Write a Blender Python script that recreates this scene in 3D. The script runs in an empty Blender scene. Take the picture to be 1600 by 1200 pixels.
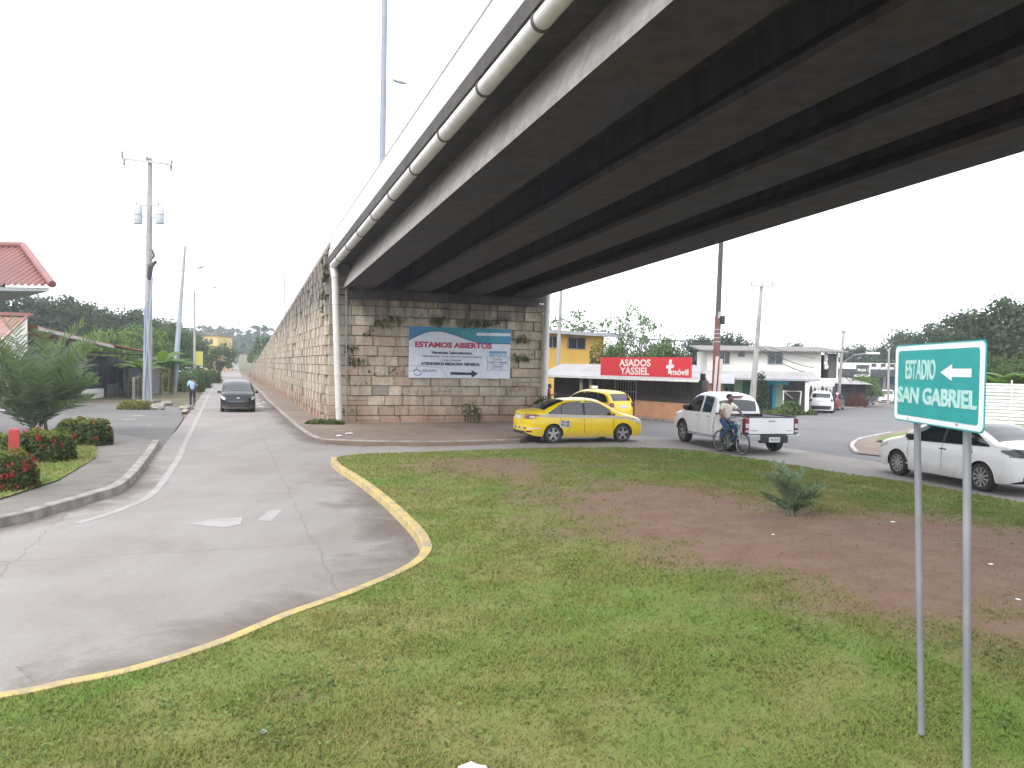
import bpy, bmesh, math, random
import numpy as np
from mathutils import Vector, Matrix, Euler
R_ = math.radians
C = bpy.context.scene.collection
SC = bpy.context.scene
# ---------------------------------------------------------------- camera
F, H, PITCH, ROLL = 1260.0, 2.5, R_(1.24), R_(1.0)
cd = bpy.data.cameras.new('camera'); cam = bpy.data.objects.new('camera', cd); C.objects.link(cam)
cd.sensor_width = 36.0; cd.lens = F/1600*36; cd.clip_start = 0.1; cd.clip_end = 5000
MC = Matrix.Rotation(math.pi/2-PITCH, 3, 'X') @ Matrix.Rotation(ROLL, 3, 'Z')
cam.matrix_world = Matrix.Translation((0, 0, H)) @ MC.to_4x4()
SC.camera = cam
# ---------------------------------------------------------------- sky, sun, exposure
SUN_EL, SUN_AZ = R_(44), R_(212)          # azimuth measured clockwise from +Y
w = bpy.data.worlds.new('World'); SC.world = w; w.use_nodes = True
nt = w.node_tree; bg = nt.nodes['Background']
sky = nt.nodes.new('ShaderNodeTexSky'); sky.sky_type = 'NISHITA'; sky.sun_disc = False
sky.sun_elevation = SUN_EL; sky.sun_rotation = SUN_AZ; sky.dust_density = 4; sky.air_density = 1.0
hs = nt.nodes.new('ShaderNodeHueSaturation'); hs.inputs['Saturation'].default_value = 0.25
nt.links.new(sky.outputs[0], hs.inputs['Color'])
# a closed bright cloud deck over the clear sky
mx = nt.nodes.new('ShaderNodeMix'); mx.data_type = 'RGBA'; mx.inputs[0].default_value = 0.8
nt.links.new(hs.outputs[0], mx.inputs[6]); mx.inputs[7].default_value = (9.6, 9.9, 10.5, 1)
nt.links.new(mx.outputs[2], bg.inputs[0]); bg.inputs[1].default_value = 0.12
sl = bpy.data.lights.new('sun', 'SUN'); sl.energy = 0.9; sl.angle = R_(25); sl.color = (1, .96, .9)
so = bpy.data.objects.new('sun', sl); C.objects.link(so)
sd = Vector((math.sin(SUN_AZ)*math.cos(SUN_EL), math.cos(SUN_AZ)*math.cos(SUN_EL), math.sin(SUN_EL)))
so.rotation_euler = sd.to_track_quat('Z', 'Y').to_euler()
SC.view_settings.view_transform = 'Standard'; SC.view_settings.look = 'None'
SC.view_settings.exposure = 1.25; SC.view_settings.gamma = 1
# ---------------------------------------------------------------- geometry of the place
def ray(u, v): return MC @ Vector(((u-800)/F, -(v-600)/F, -1))
def G(u, v, z=0.0):
    d = ray(u, v); k = (z-H)/d.z; return Vector((d.x*k, d.y*k, z))
def at(u, v, Y):
    d = ray(u, v); k = Y/d.y; return Vector((d.x*k, Y, H+d.z*k))
E1 = Vector((-0.3355, 0.942, 0)); E2 = Vector((0.942, 0.3355, 0))
P0 = Vector((-7.30, 32.36, 0))            # near left corner of the abutment
def ST(s, t, z=0): return Vector((P0.x+E1.x*s+E2.x*t, P0.y+E1.y*s+E2.y*t, z))
def st_of(x, y):
    dx, dy = x-P0.x, y-P0.y; return dx*E1.x+dy*E1.y, dx*E2.x+dy*E2.y
def sstep(a, b, x):
    t = min(1, max(0, (x-a)/(b-a))); return t*t*(3-2*t)
def zf(x, y):
    s, t = st_of(x, y)
    left = sstep(-28, -48, x)*0.030*max(0, s-95)*sstep(95, 150, s)
    right = -0.0165*max(0, min(y, 150)-24)*sstep(8, 19, x)
    return left+right
def gz(p): return Vector((p.x, p.y, zf(p.x, p.y)))
# ---------------------------------------------------------------- object helpers
def tag(o, label=None, cat=None, group=None, kind=None):
    if label: o['label'] = label
    if cat: o['category'] = cat
    if group: o['group'] = group
    if kind: o['kind'] = kind
    return o
def thing(name, label, cat, loc=(0, 0, 0), rz=0, group=None):
    o = bpy.data.objects.new(name, None); C.objects.link(o); o.empty_display_size = .2
    o.location = loc; o.rotation_euler = (0, 0, rz); return tag(o, label, cat, group)
def kids(o): return [c for c in o.children]
def copy_tree(o, parent=None):
    c = o.copy(); C.objects.link(c)
    if parent is not None: c.parent = parent
    for ch in list(o.children): copy_tree(ch, c)
    return c
class MB:
    def __init__(s): s.v = []; s.f = []; s.n = 0; s.c = []; s.hascol = False
    def add(s, vs, fs, col=None):
        s.v += [tuple(p) for p in vs]; s.f += [tuple(i+s.n for i in f) for f in fs]; s.n += len(vs)
        if col is not None: s.hascol = True
        s.c += [col if col is not None else (1, 1, 1)]*len(fs); return s
    def box(s, c, size, rot=None, col=None):
        x, y, z = [k/2 for k in size]
        vs = [Vector((a*x, b*y, d*z)) for a in (-1, 1) for b in (-1, 1) for d in (-1, 1)]
        if rot is not None:
            if not isinstance(rot, Matrix): rot = Euler(rot if not isinstance(rot, (int, float)) else (0, 0, rot)).to_matrix()
            vs = [rot @ p for p in vs]
        c = Vector(c); vs = [p+c for p in vs]
        return s.add(vs, [(0, 1, 3, 2), (4, 6, 7, 5), (0, 4, 5, 1), (2, 3, 7, 6), (0, 2, 6, 4), (1, 5, 7, 3)], col)
    def ring(s, path, radii, n=8, cap=True, col=None):
        path = [Vector(p) for p in path]; vs = []; fs = []
        up = None
        for i, p in enumerate(path):
            d = (path[min(i+1, len(path)-1)]-path[max(i-1, 0)]).normalized()
            if up is None or abs(d.dot(up)) > .95: up = Vector((1, 0, 0)) if abs(d.x) < .8 else Vector((0, 1, 0))
            a = d.cross(up).normalized(); b = d.cross(a).normalized(); up = -d.cross(a).cross(d) if False else up
            r = radii[i] if hasattr(radii, '__len__') else radii
            for k in range(n):
                t = 2*math.pi*k/n; vs.append(p+a*(r*math.cos(t))+b*(r*math.sin(t)))
        for i in range(len(path)-1):
            for k in range(n):
                k2 = (k+1) % n; fs.append((i*n+k, i*n+k2, (i+1)*n+k2, (i+1)*n+k))
        if cap: fs += [tuple(range(n))[::-1], tuple(range((len(path)-1)*n, len(path)*n))]
        return s.add(vs, fs, col)
    def cyl(s, a, b, r0, r1=None, n=10, col=None): return s.ring([a, b], [r0, r0 if r1 is None else r1], n, True, col)
    def prism(s, poly, z0, z1, col=None):       # poly: list of (x,y); z0,z1 numbers
        n = len(poly)
        vs = [(p[0], p[1], z0) for p in poly]+[(p[0], p[1], z1) for p in poly]
        fs = [tuple(range(n))[::-1], tuple(range(n, 2*n))]+[(i, (i+1) % n, n+(i+1) % n, n+i) for i in range(n)]
        return s.add(vs, fs, col)
    def extr(s, poly3, d, col=None):            # planar 3d polygon pushed along d
        n = len(poly3); d = Vector(d); a = [Vector(p) for p in poly3]
        vs = a+[p+d for p in a]
        fs = [tuple(range(n))[::-1], tuple(range(n, 2*n))]+[(i, (i+1) % n, n+(i+1) % n, n+i) for i in range(n)]
        return s.add(vs, fs, col)
    def grid(s, P, col=None):                   # P: rows of points
        m = len(P); n = len(P[0]); vs = [p for r in P for p in r]
        return s.add(vs, [(i*n+j, i*n+j+1, (i+1)*n+j+1, (i+1)*n+j) for i in range(m-1) for j in range(n-1)], col)
    def lathe(s, prof, c=(0, 0, 0), axis='z', n=24, col=None):
        vs = []; fs = []; m = len(prof); c = Vector(c)
        for k in range(n):
            t = 2*math.pi*k/n
            for r, h in prof:
                a, b = r*math.cos(t), r*math.sin(t)
                vs.append(c+(Vector((a, b, h)) if axis == 'z' else Vector((a, h, b))))
        for k in range(n):
            k2 = (k+1) % n
            for j in range(m-1): fs.append((k*m+j, k2*m+j, k2*m+j+1, k*m+j+1))
        return s.add(vs, fs, col)
    def build(s, name, mat, parent=None, smooth=False, bevel=0, fix=True):
        me = bpy.data.meshes.new(name); me.from_pydata(s.v, [], s.f)
        if s.hascol:
            ca = me.color_attributes.new('Col', 'FLOAT_COLOR', 'CORNER')
            arr = np.ones((len(me.loops), 4), np.float32)
            ls = np.array([len(f) for f in s.f]); arr[:, :3] = np.repeat(np.array(s.c, np.float32), ls, axis=0)
            ca.data.foreach_set('color', arr.ravel())
        if fix:
            bm = bmesh.new(); bm.from_mesh(me); bmesh.ops.recalc_face_normals(bm, faces=bm.faces); bm.to_mesh(me); bm.free()
        if smooth: me.polygons.foreach_set('use_smooth', [True]*len(me.polygons))
        if isinstance(mat, (list, tuple)):
            for m_ in mat: me.materials.append(m_)
        elif mat: me.materials.append(mat)
        o = bpy.data.objects.new(name, me); C.objects.link(o)
        if parent is not None: o.parent = parent
        if bevel:
            b = o.modifiers.new('bevel', 'BEVEL'); b.width = bevel; b.segments = 2; b.limit_method = 'ANGLE'
        if smooth and smooth != 'all':
            try: me.set_sharp_from_angle(angle=R_(38))
            except Exception: pass
        return o
def dep(): return bpy.context.evaluated_depsgraph_get()
def text(s, size, mat, parent, loc, rot, name='lettering', bold=0.0, align='LEFT', sx=1.0, depth=.004, width=None):
    cu = bpy.data.curves.new(name, 'FONT'); cu.body = s; cu.size = size; cu.extrude = depth/2; cu.offset = bold; cu.align_x = align
    cu.resolution_u = 3
    t = bpy.data.objects.new(name, cu); C.objects.link(t); bpy.context.view_layer.update()
    me = bpy.data.meshes.new_from_object(t.evaluated_get(dep())); me.name = name
    bpy.data.objects.remove(t); bpy.data.curves.remove(cu)
    if width:
        xs = [v.co.x for v in me.vertices]; sx = width/(max(xs)-min(xs))
    for v in me.vertices: v.co.x *= sx
    me.materials.clear(); me.materials.append(mat)
    o = bpy.data.objects.new(name, me); C.objects.link(o); o.parent = parent; o.location = loc; o.rotation_euler = rot
    return o
# ---------------------------------------------------------------- materials
class N:
    def __init__(s, name):
        s.m = bpy.data.materials.new(name); s.m.use_nodes = True; s.t = s.m.node_tree; s.b = s.t.nodes['Principled BSDF']
    def new(s, typ, **kw):
        n = s.t.nodes.new('ShaderNode'+typ)
        for k, v in kw.items(): setattr(n, k, v)
        return n
    def link(s, a, b): s.t.links.new(a, b)
    def inp(s, n, **kw):
        for k, v in kw.items(): n.inputs[k.replace('_', ' ')].default_value = v
        return n
    def noise(s, vec, scale, detail=6, rough=.6, dist=0):
        n = s.new('TexNoise'); n.inputs['Scale'].default_value = scale; n.inputs['Detail'].default_value = detail
        n.inputs['Roughness'].default_value = rough; n.inputs['Distortion'].default_value = dist
        s.link(vec, n.inputs['Vector']); return n.outputs['Fac']
    def ramp(s, fac, stops):
        r = s.new('ValToRGB'); e = r.color_ramp.elements
        while len(e) < len(stops): e.new(.5)
        for k, (p, c) in enumerate(stops):
            e[k].position = p; e[k].color = (c, c, c, 1) if isinstance(c, (int, float)) else (*c, 1)
        s.link(fac, r.inputs[0]); return r.outputs[0]
    def mix(s, fac, a, b, typ='MIX'):
        m = s.new('Mix', data_type='RGBA', blend_type=typ)
        for sock, v in ((m.inputs[0], fac), (m.inputs[6], a), (m.inputs[7], b)):
            if isinstance(v, (int, float)): sock.default_value = v
            elif isinstance(v, tuple): sock.default_value = (*v[:3], 1)
            else: s.link(v, sock)
        return m.outputs[2]
    def math(s, op, a, b=None):
        m = s.new('Math', operation=op)
        for k, v in ((0, a), (1, b)):
            if v is None: continue
            if isinstance(v, (int, float)): m.inputs[k].default_value = v
            else: s.link(v, m.inputs[k])
        return m.outputs[0]
    def pos(s, world=True, scale=(1, 1, 1), rz=0):
        src = s.new('NewGeometry').outputs['Position'] if world else s.new('TexCoord').outputs['Object']
        mp = s.new('Mapping'); mp.inputs['Scale'].default_value = scale; mp.inputs['Rotation'].default_value = (0, 0, rz)
        s.link(src, mp.inputs[0]); return mp.outputs[0]
    def bump(s, h, strength=.3, dist=.02):
        b = s.new('Bump'); b.inputs['Strength'].default_value = strength; b.inputs['Distance'].default_value = dist
        s.link(h, b.inputs['Height']); s.link(b.outputs[0], s.b.inputs['Normal'])
    def col(s, c):
        if isinstance(c, tuple): s.b.inputs['Base Color'].default_value = (*c, 1)
        else: s.link(c, s.b.inputs['Base Color'])
def mat(name, col, col2=None, rough=.6, scale=4, bump=0, metal=0, spec=.5, world=False, stretch=(1, 1, 1), lo=.35, hi=.65, detail=6, coat=0):
    n = N(name); n.b.inputs['Roughness'].default_value = rough; n.b.inputs['Metallic'].default_value = metal
    n.b.inputs['Specular IOR Level'].default_value = spec; n.b.inputs['Coat Weight'].default_value = coat
    n.b.inputs['Coat Roughness'].default_value = .06
    v = n.pos(world, stretch)
    if col2 is None: col2 = tuple(k*.82 for k in col)
    f = n.noise(v, scale, detail)
    n.col(n.ramp(f, [(lo, col2), (hi, col)]))
    if bump: n.bump(n.noise(v, scale*4, 6), bump)
    return n.m
def glassmat(name, col=(.012, .016, .02), rough=.04):
    n = N(name); n.col(col); n.b.inputs['Roughness'].default_value = rough; n.b.inputs['Specular IOR Level'].default_value = .8
    return n.m
MT = {}
MT['black'] = mat('black_plastic', (.018, .018, .02), rough=.55)
MT['rubber'] = mat('tyre_rubber', (.022, .022, .023), (.035, .033, .03), rough=.85, scale=9)
MT['chrome'] = mat('alloy_metal', (.55, .55, .57), (.42, .42, .43), rough=.3, metal=.85, scale=6)
MT['darkalloy'] = mat('dark_alloy', (.06, .06, .065), rough=.4, metal=.5)
MT['glass'] = glassmat('tinted_glass')
MT['glass2'] = glassmat('window_glass', (.03, .036, .042), .08)
MT['galv'] = mat('galvanised_steel', (.42, .43, .44), (.30, .31, .32), rough=.5, metal=.3, scale=5)
MT['polec'] = mat('pole_concrete', (.36, .35, .34), (.24, .235, .23), rough=.9, scale=3, stretch=(1, 1, .25), bump=.1)
MT['white'] = mat('white_paint', (.78, .78, .76), (.66, .65, .62), rough=.55, scale=2)
MT['lamp_red'] = mat('red_lens', (.18, .012, .016), (.12, .01, .012), rough=.15, coat=.5)
MT['lamp_white'] = mat('clear_lens', (.62, .64, .66), (.4, .41, .43), rough=.12, scale=15, coat=.5)
MT['lamp_amber'] = mat('amber_lens', (.6, .2, .03), rough=.2)
MT['plate'] = mat('plate_paint', (.65, .66, .66), (.5, .52, .55), rough=.4, scale=30)
MT['ink'] = mat('black_ink', (.02, .02, .025), rough=.6)
MT['dark'] = mat('dark_interior', (.01, .01, .011), rough=.9)
# ================================================================ THE SETTING
def smooth(pts, k=6, closed=False):
    P = [Vector((p[0], p[1], 0)) for p in pts]; out = []; n = len(P)
    rng = range(n if closed else n-1)
    for i in rng:
        a, b, c, d = (P[(i-1) % n], P[i], P[(i+1) % n], P[(i+2) % n]) if closed else (P[max(i-1, 0)], P[i], P[i+1], P[min(i+2, n-1)])
        for j in range(k):
            t = j/k; t2 = t*t; t3 = t2*t
            out.append(0.5*((2*b)+(c-a)*t+(2*a-5*b+4*c-d)*t2+(3*b-a-3*c+d)*t3))
    if not closed: out.append(P[-1])
    return out
def offset(path, d):
    out = []
    for i, p in enumerate(path):
        t = (path[min(i+1, len(path)-1)]-path[max(i-1, 0)]); t.z = 0; t.normalize()
        out.append(p+Vector((-t.y, t.x, 0))*d)
    return out
def strip(name, A, B, m, dz=0, kind='structure', label=None, cat=None, parent=None, flat=False):
    mb = MB(); vs = []; fs = []
    for i, (a, b) in enumerate(zip(A, B)):
        vs += [(a.x, a.y, (0 if flat else zf(a.x, a.y))+dz), (b.x, b.y, (0 if flat else zf(b.x, b.y))+dz)]
        if i: fs.append((2*i-2, 2*i-1, 2*i+1, 2*i))
    mb.add(vs, fs); o = mb.build(name, m, parent); 
    if kind: o['kind'] = kind
    return tag(o, label, cat)
def line_pts(a, b, n): return [a+(b-a)*(i/n) for i in range(n+1)]

# --- materials of the ground
def earth_mat():
    n = N('earth'); v = n.pos(); a = n.noise(v, .35, 8); b = n.noise(v, 6, 6)
    c = n.mix(n.ramp(a, [(.42, 0), (.58, 1)]), (.060, .082, .022), (.15, .11, .075))
    n.col(n.mix(n.ramp(b, [(.3, 0), (.7, .5)]), c, (.075, .07, .04))); n.b.inputs['Roughness'].default_value = .95
    n.bump(b, .4, .05); return n.m
def asphalt_mat(name, c1, c2, stain):
    n = N(name); v = n.pos(); big = n.noise(v, .22, 7, .65, .6); fine = n.noise(v, 40, 3); mid = n.noise(v, 2.2, 6)
    c = n.mix(n.ramp(big, [(.38, 0), (.62, 1)]), c1, c2)
    c = n.mix(n.ramp(mid, [(.45, 0), (.75, .55)]), c, stain)
    c = n.mix(n.ramp(fine, [(.3, .25), (.7, 0)]), c, (.02, .02, .02)); n.col(c)
    n.b.inputs['Roughness'].default_value = .85; n.bump(fine, .25, .01); return n.m
def concrete_road_mat():
    n = N('road_concrete'); v = n.pos(); big = n.noise(v, .16, 7, .62, .8); fine = n.noise(v, 30, 4); mid = n.noise(v, 1.1, 7, .65)
    along = n.pos(True, (1, 1, 1), R_(-19.6)); along2 = n.pos(True, (1.2, .10, 1), R_(-19.6))
    c = n.mix(n.ramp(big, [(.36, 0), (.64, 1)]), (.272, .252, .240), (.228, .207, .195))
    c = n.mix(n.ramp(n.noise(along2, 1.0, 6, .6), [(.45, 0), (.72, .48)]), c, (.18, .152, .132))
    c = n.mix(n.ramp(mid, [(.5, 0), (.8, .5)]), c, (.30, .293, .288))
    # reddish dirt washed along the kerbs: broad patches
    c = n.mix(n.ramp(n.noise(v, .33, 5, .6, .4), [(.50, 0), (.70, .48)]), c, (.16, .125, .10))
    # slab joints every 4.5 m along the road
    sx = n.new('SeparateXYZ'); n.link(along, sx.inputs[0])
    wob = n.math('MULTIPLY', n.noise(v, 1.5, 4), .08)
    fr = n.math('FRACT', n.math('ADD', n.math('DIVIDE', sx.outputs[1], 4.6), wob))
    j = n.math('LESS_THAN', n.math('ABSOLUTE', n.math('SUBTRACT', fr, .5)), .0038)
    fr2 = n.math('FRACT', n.math('ADD', n.math('DIVIDE', sx.outputs[0], 3.6), wob))
    j2 = n.math('LESS_THAN', n.math('ABSOLUTE', n.math('SUBTRACT', fr2, .37)), .004)
    vo = n.new('TexVoronoi', feature='DISTANCE_TO_EDGE'); vo.inputs['Scale'].default_value = .22
    dv = n.new('VectorMath', operation='ADD'); nn = n.new('TexNoise'); nn.inputs['Scale'].default_value = .9; nn.inputs['Detail'].default_value = 5
    n.link(v, nn.inputs['Vector']); n.link(v, dv.inputs[0]); n.link(nn.outputs['Color'], dv.inputs[1]); n.link(dv.outputs[0], vo.inputs['Vector'])
    cr = n.math('LESS_THAN', vo.outputs['Distance'], .0022)
    jj = n.math('MULTIPLY', n.math('MAXIMUM', n.math('MAXIMUM', j, j2), n.math('MULTIPLY', cr, .25)), .25)
    c = n.mix(jj, c, (.06, .05, .045))
    c = n.mix(n.ramp(fine, [(.3, .22), (.7, 0)]), c, (.09, .08, .07)); n.col(c)
    n.b.inputs['Roughness'].default_value = .9; n.bump(fine, .2, .01); return n.m
MT['earth'] = earth_mat()
MT['asphalt'] = asphalt_mat('road_asphalt', (.15, .146, .15), (.115, .112, .116), (.17, .16, .155))
MT['lot'] = asphalt_mat('lot_asphalt', (.14, .132, .13), (.10, .095, .092), (.18, .168, .155))
MT['road'] = concrete_road_mat()
MT['pave'] = asphalt_mat('pavement_concrete', (.19, .172, .16), (.13, .115, .105), (.24, .225, .21))
MT['dirtpave'] = asphalt_mat('dirty_pavement', (.22, .165, .125), (.15, .11, .085), (.27, .23, .19))
MT['kerb'] = mat('kerb_concrete', (.33, .31, .29), (.16, .145, .13), rough=.9, scale=2.5, world=True, bump=.2)
MT['yellowkerb'] = mat('yellow_kerb_paint', (.46, .345, .12), (.27, .225, .155), rough=.85, scale=4.5, world=True, lo=.34, hi=.58, bump=.3)
MT['paintline'] = mat('worn_road_paint', (.305, .292, .282), (.232, .214, .202), rough=.8, scale=2.2, world=True, lo=.3, hi=.6)
MT['faintline'] = mat('faint_road_paint', (.315, .302, .295), (.25, .235, .225), rough=.8, scale=2.0, world=True, lo=.3, hi=.6)
# --- terrain to the horizon
def ax(lo, hi, step, far):
    a = list(np.arange(lo, hi+.1, step)); d = step
    while a[-1] < far: d *= 1.35; a.append(a[-1]+d)
    d = step
    while a[0] > -far: d *= 1.35; a.insert(0, a[0]-d)
    return a
xs = ax(-150, 90, 5, 1500); ys = ax(-20, 400, 5, 1500)
MB().grid([[(x, y, zf(x, min(y, 420))-.05) for x in xs] for y in ys]).build('ground', MT['earth'])['kind'] = 'structure'
# --- cross road (asphalt)
xs = np.arange(-7, 75, 1.5); ys = np.arange(-10, 130, 1.5)
MB().grid([[(x, y, zf(x, y)) for x in xs] for y in ys]).build('road', MT['asphalt'])['kind'] = 'structure'
# --- concrete approach road
LK = [Vector(p) for p in ((-15, -8, 0), (-11, 2, 0), (-8.7, 8, 0))]+[G(0, 815, .1), G(80, 795, .1), G(150, 775, .1), G(200, 755, .1), G(235, 715, .1), G(250, 690, .1)]
lk = smooth(LK, 5)
PK = [G(415, 624, .1), G(450, 656, .1), G(470, 673, .1), G(492, 685, .1), G(530, 689.5, .1), G(680, 692, .1), G(812, 688, .1)]
pk = smooth(PK, 5)
poly = lk+[ST(-2, -5.6), ST(0, -5.6), ST(0, -1.3)]+pk[10:]+[Vector(p) for p in ((4.8, 30.2, 0), (9.2, 25.8, 0), (10.4, 22.3, 0), (11.6, 18.3, 0), (13.5, 12, 0), (14.5, -8, 0))]
mb = MB(); mb.add([(p.x, p.y, .004) for p in poly], [tuple(range(len(poly)))]); mb.build('concrete_road', MT['road'])['kind'] = 'structure'
seg = [s for s in np.arange(0, 420, 6.0)]
strip('concrete_road', [ST(s, -5.6-(.0 if s < 3 else .0)) for s in seg], [ST(s, -1.3) for s in seg], MT['road'], .004)
# --- left edge line, arrow, stop line (all painted markings)
el = smooth([(G(120, 818).x, G(120, 818).y), (G(190, 796).x, G(190, 796).y), (G(243, 767).x, G(243, 767).y), (G(279, 716).x, G(279, 716).y)], 6)+[ST(s, -5.1) for s in np.arange(-6, 110, 6)]
strip('edge_line', offset(el, .07), offset(el, -.07), MT['paintline'], .008)
mb = MB()
for pl in ([(292, 819), (330, 811), (379, 808), (376, 819), (352, 824)], [(402, 813), (420, 797), (441, 796), (424, 814)]):
    mb.add([G(u, v, .008) for u, v in pl], [tuple(range(len(pl)))])
mb.build('road_arrow', MT['faintline'])['kind'] = 'structure'
strip('stop_line', [ST(72, -5), ST(72, -1.6)], [ST(72.8, -5), ST(72.8, -1.6)], MT['paintline'], .009)
# --- pavement strip below the retaining wall and apron before the abutment
mb = MB()
poly = [ST(119, -1.3), ST(60, -1.3)]+pk[0:]+[Vector((2.6, 31.6, 0)), ST(-.6, 9.9), ST(0, 9.6), ST(.05, 0.05), ST(119, .05)]
mb.prism([(p.x, p.y) for p in poly], -.04, .12); mb.build('pavement', MT['dirtpave'])['kind'] = 'structure'
def kerb(name, path, m, w=.16, h=.14, z0=-.04, label=None):
    a = path; b = offset(path, w); mb = MB(); vs = []; fs = []
    for p, q in zip(a, b):
        e = (q-p)*.12
        z = zf(p.x, p.y)
        vs += [(p.x, p.y, z+z0), (p.x+e.x, p.y+e.y, z+h-.01), (p.x+2*e.x, p.y+2*e.y, z+h), (q.x, q.y, z+h), (q.x, q.y, z+z0)]
    for i in range(len(a)-1):
        for k in range(4): fs.append((5*i+k, 5*i+k+1, 5*i+6+k, 5*i+5+k))
    fs += [(0, 1, 2, 3, 4), tuple(5*(len(a)-1)+k for k in range(5))]
    mb.add(vs, fs); o = mb.build(name, m); o['kind'] = 'structure'; return o
kp = [ST(s, -1.32) for s in np.arange(110, 26, -6)]+pk+[Vector((2.6, 31.6, 0))]
kerb('kerb', [p for p in kp], MT['kerb'], .16, .145)
# --- left pavement slab with its kerb
kerb('kerb', lk, MT['kerb'], .2, .155)
inner = [Vector(p) for p in ((-13.2, 26.2, 0), (-14.4, 24.6, 0), (-14.8, 21.5, 0), (-22, 22, 0), (-30, 22, 0), (-30, -8, 0))]
mb = MB(); sl_ = offset(lk, .15); mb.prism([(p.x, p.y) for p in sl_+inner], -.04, .14); mb.build('pavement', MT['pave'])['kind'] = 'structure'
lot = [ST(-9, -5.65), ST(4, -5.65), ST(14, -6.2), ST(17, -9), ST(19, -16), ST(17, -28), ST(0, -34), ST(-12, -30)]
mb = MB(); mb.add([(p.x, p.y, .006) for p in lot], [tuple(range(len(lot)))]); mb.build('parking_lot', MT['lot'])['kind'] = 'structure'
mb = MB()
for u, v, du in ((200, 655, 12), (232, 664, 5), (214, 649, 9)):
    mb.add([G(u-du, v+1, .010), G(u+du, v+.2, .010), G(u+du*1.2, v-.8, .010), G(u-du*.5, v, .010)], [(0, 1, 2, 3)])
mb.build('lot_patch', MT['paintline'])['kind'] = 'structure'
mb = MB(); mb.lathe([(0, .004), (.34, .004), (.36, 0)], G(150, 722, .142)); mb.build('manhole_cover', mat('iron_cover', (.12, .11, .10), rough=.8, scale=12))
tag(bpy.data.objects['manhole_cover'], 'round iron manhole cover set in the left pavement', 'manhole cover')
# --- grass bed on the left pavement
bed = [(G(*p, .14).x, G(*p, .14).y) for p in ((-60, 800), (20, 775), (90, 752), (150, 716), (150, 700), (80, 690), (0, 690), (-80, 700))]
# ================================================================ GRASS ISLAND
def inside(poly, X, Y):
    X = np.asarray(X, float); Y = np.asarray(Y, float); c = np.zeros(X.shape, bool); n = len(poly)
    for i in range(n):
        x1, y1 = poly[i][0], poly[i][1]; x2, y2 = poly[i-1][0], poly[i-1][1]
        if y1 == y2: continue
        c ^= ((y1 > Y) != (y2 > Y)) & (X < (x2-x1)*(Y-y1)/(y2-y1)+x1)
    return c
def dist_poly(poly, X, Y):
    X = np.asarray(X, float); Y = np.asarray(Y, float); d = np.full(X.shape, 1e9); n = len(poly)
    for i in range(n):
        ax_, ay = poly[i-1][0], poly[i-1][1]; bx, by = poly[i][0]-ax_, poly[i][1]-ay
        t = np.clip(((X-ax_)*bx+(Y-ay)*by)/(bx*bx+by*by+1e-9), 0, 1)
        d = np.minimum(d, np.hypot(X-ax_-t*bx, Y-ay-t*by))
    return d
def vnoise(X, Y, sc, seed=0):
    X = np.asarray(X)*sc+seed*17.3; Y = np.asarray(Y)*sc-seed*9.1; out = 0; amp = 1; tot = 0
    for o in range(4):
        xi = np.floor(X).astype(int); yi = np.floor(Y).astype(int); fx = X-xi; fy = Y-yi; fx = fx*fx*(3-2*fx); fy = fy*fy*(3-2*fy)
        def h(a, b): 
            k = (a*374761393+b*668265263+seed*1442695) & 0x7fffffff; k = ((k ^ (k >> 13))*1274126177) & 0x7fffffff
            return (k & 0xffff)/65535.
        out = out+amp*((h(xi, yi)*(1-fx)+h(xi+1, yi)*fx)*(1-fy)+(h(xi, yi+1)*(1-fx)+h(xi+1, yi+1)*fx)*fy)
        tot += amp; amp *= .5; X = X*2.03+5.1; Y = Y*2.03+1.7
    return out/tot
KF = [G(516, 716, .1), G(522, 727, .1), G(560, 752, .1), G(600, 784, .1), G(640, 824, .1), G(656, 850, .1), G(652, 868, .1), G(622, 890, .1), G(540, 925, .1), G(440, 960, .1), G(330, 1005, .1), G(200, 1045, .1), G(100, 1065, .1), G(0, 1085, .1), Vector((-5.0, 4.9, 0)), Vector((-5.6, 4.2, 0)), Vector((-5.0, 3.5, 0)), Vector((-2, 3.1, 0))]
kf = smooth(KF, 6)
BK = [Vector((6, 2.9, 0)), Vector((11.5, 3, 0)), Vector((12.6, 5, 0)), Vector((12, 10, 0))]+[G(1600, 783, .12), G(1420, 752, .12), G(1300, 735, .12), G(1160, 713, .12), G(1060, 701, .12), G(900, 698, .12), G(700, 704, .12), G(560, 708, .12)]
bk = smooth(BK, 5)
kerb('kerb', kf, MT['yellowkerb'], .15, .13)
kerb('kerb', bk, MT['kerb'], .15, .10)
isl = offset(kf, .14)+offset(bk, .14)
islp = [(p.x, p.y) for p in isl]
def gxy(pts, z): return [(G(u, v, z).x, G(u, v, z).y) for u, v in pts]
DIRT = gxy([(848, 768), (960, 762), (1080, 770), (1200, 795), (1330, 806), (1450, 815), (1600, 826), (1750, 848), (1750, 1015), (1600, 988), (1450, 968), (1350, 950), (1250, 925), (1150, 895), (1050, 860), (950, 815), (880, 785)], .24)
DIRT2 = gxy([(690, 725), (740, 717), (820, 722), (880, 734), (800, 745), (720, 738)], .2)
def dirtness(X, Y):
    out = np.zeros(np.shape(X))
    for pl, k in ((DIRT, 1.0), (DIRT2, .9)):
        d = dist_poly(pl, X, Y); sgn = np.where(inside(pl, X, Y), 1, -1)
        out = np.maximum(out, k*np.clip(.72+(sgn*d+(vnoise(X, Y, 1.1, 3)-.5)*2.2+(vnoise(X, Y, 4, 5)-.5)*1.0)/1.7, 0, 1))
    out = np.maximum(out, .45*np.clip((vnoise(X, Y, 1.1, 9)-.70)*9, 0, 1))
    return out
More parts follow.
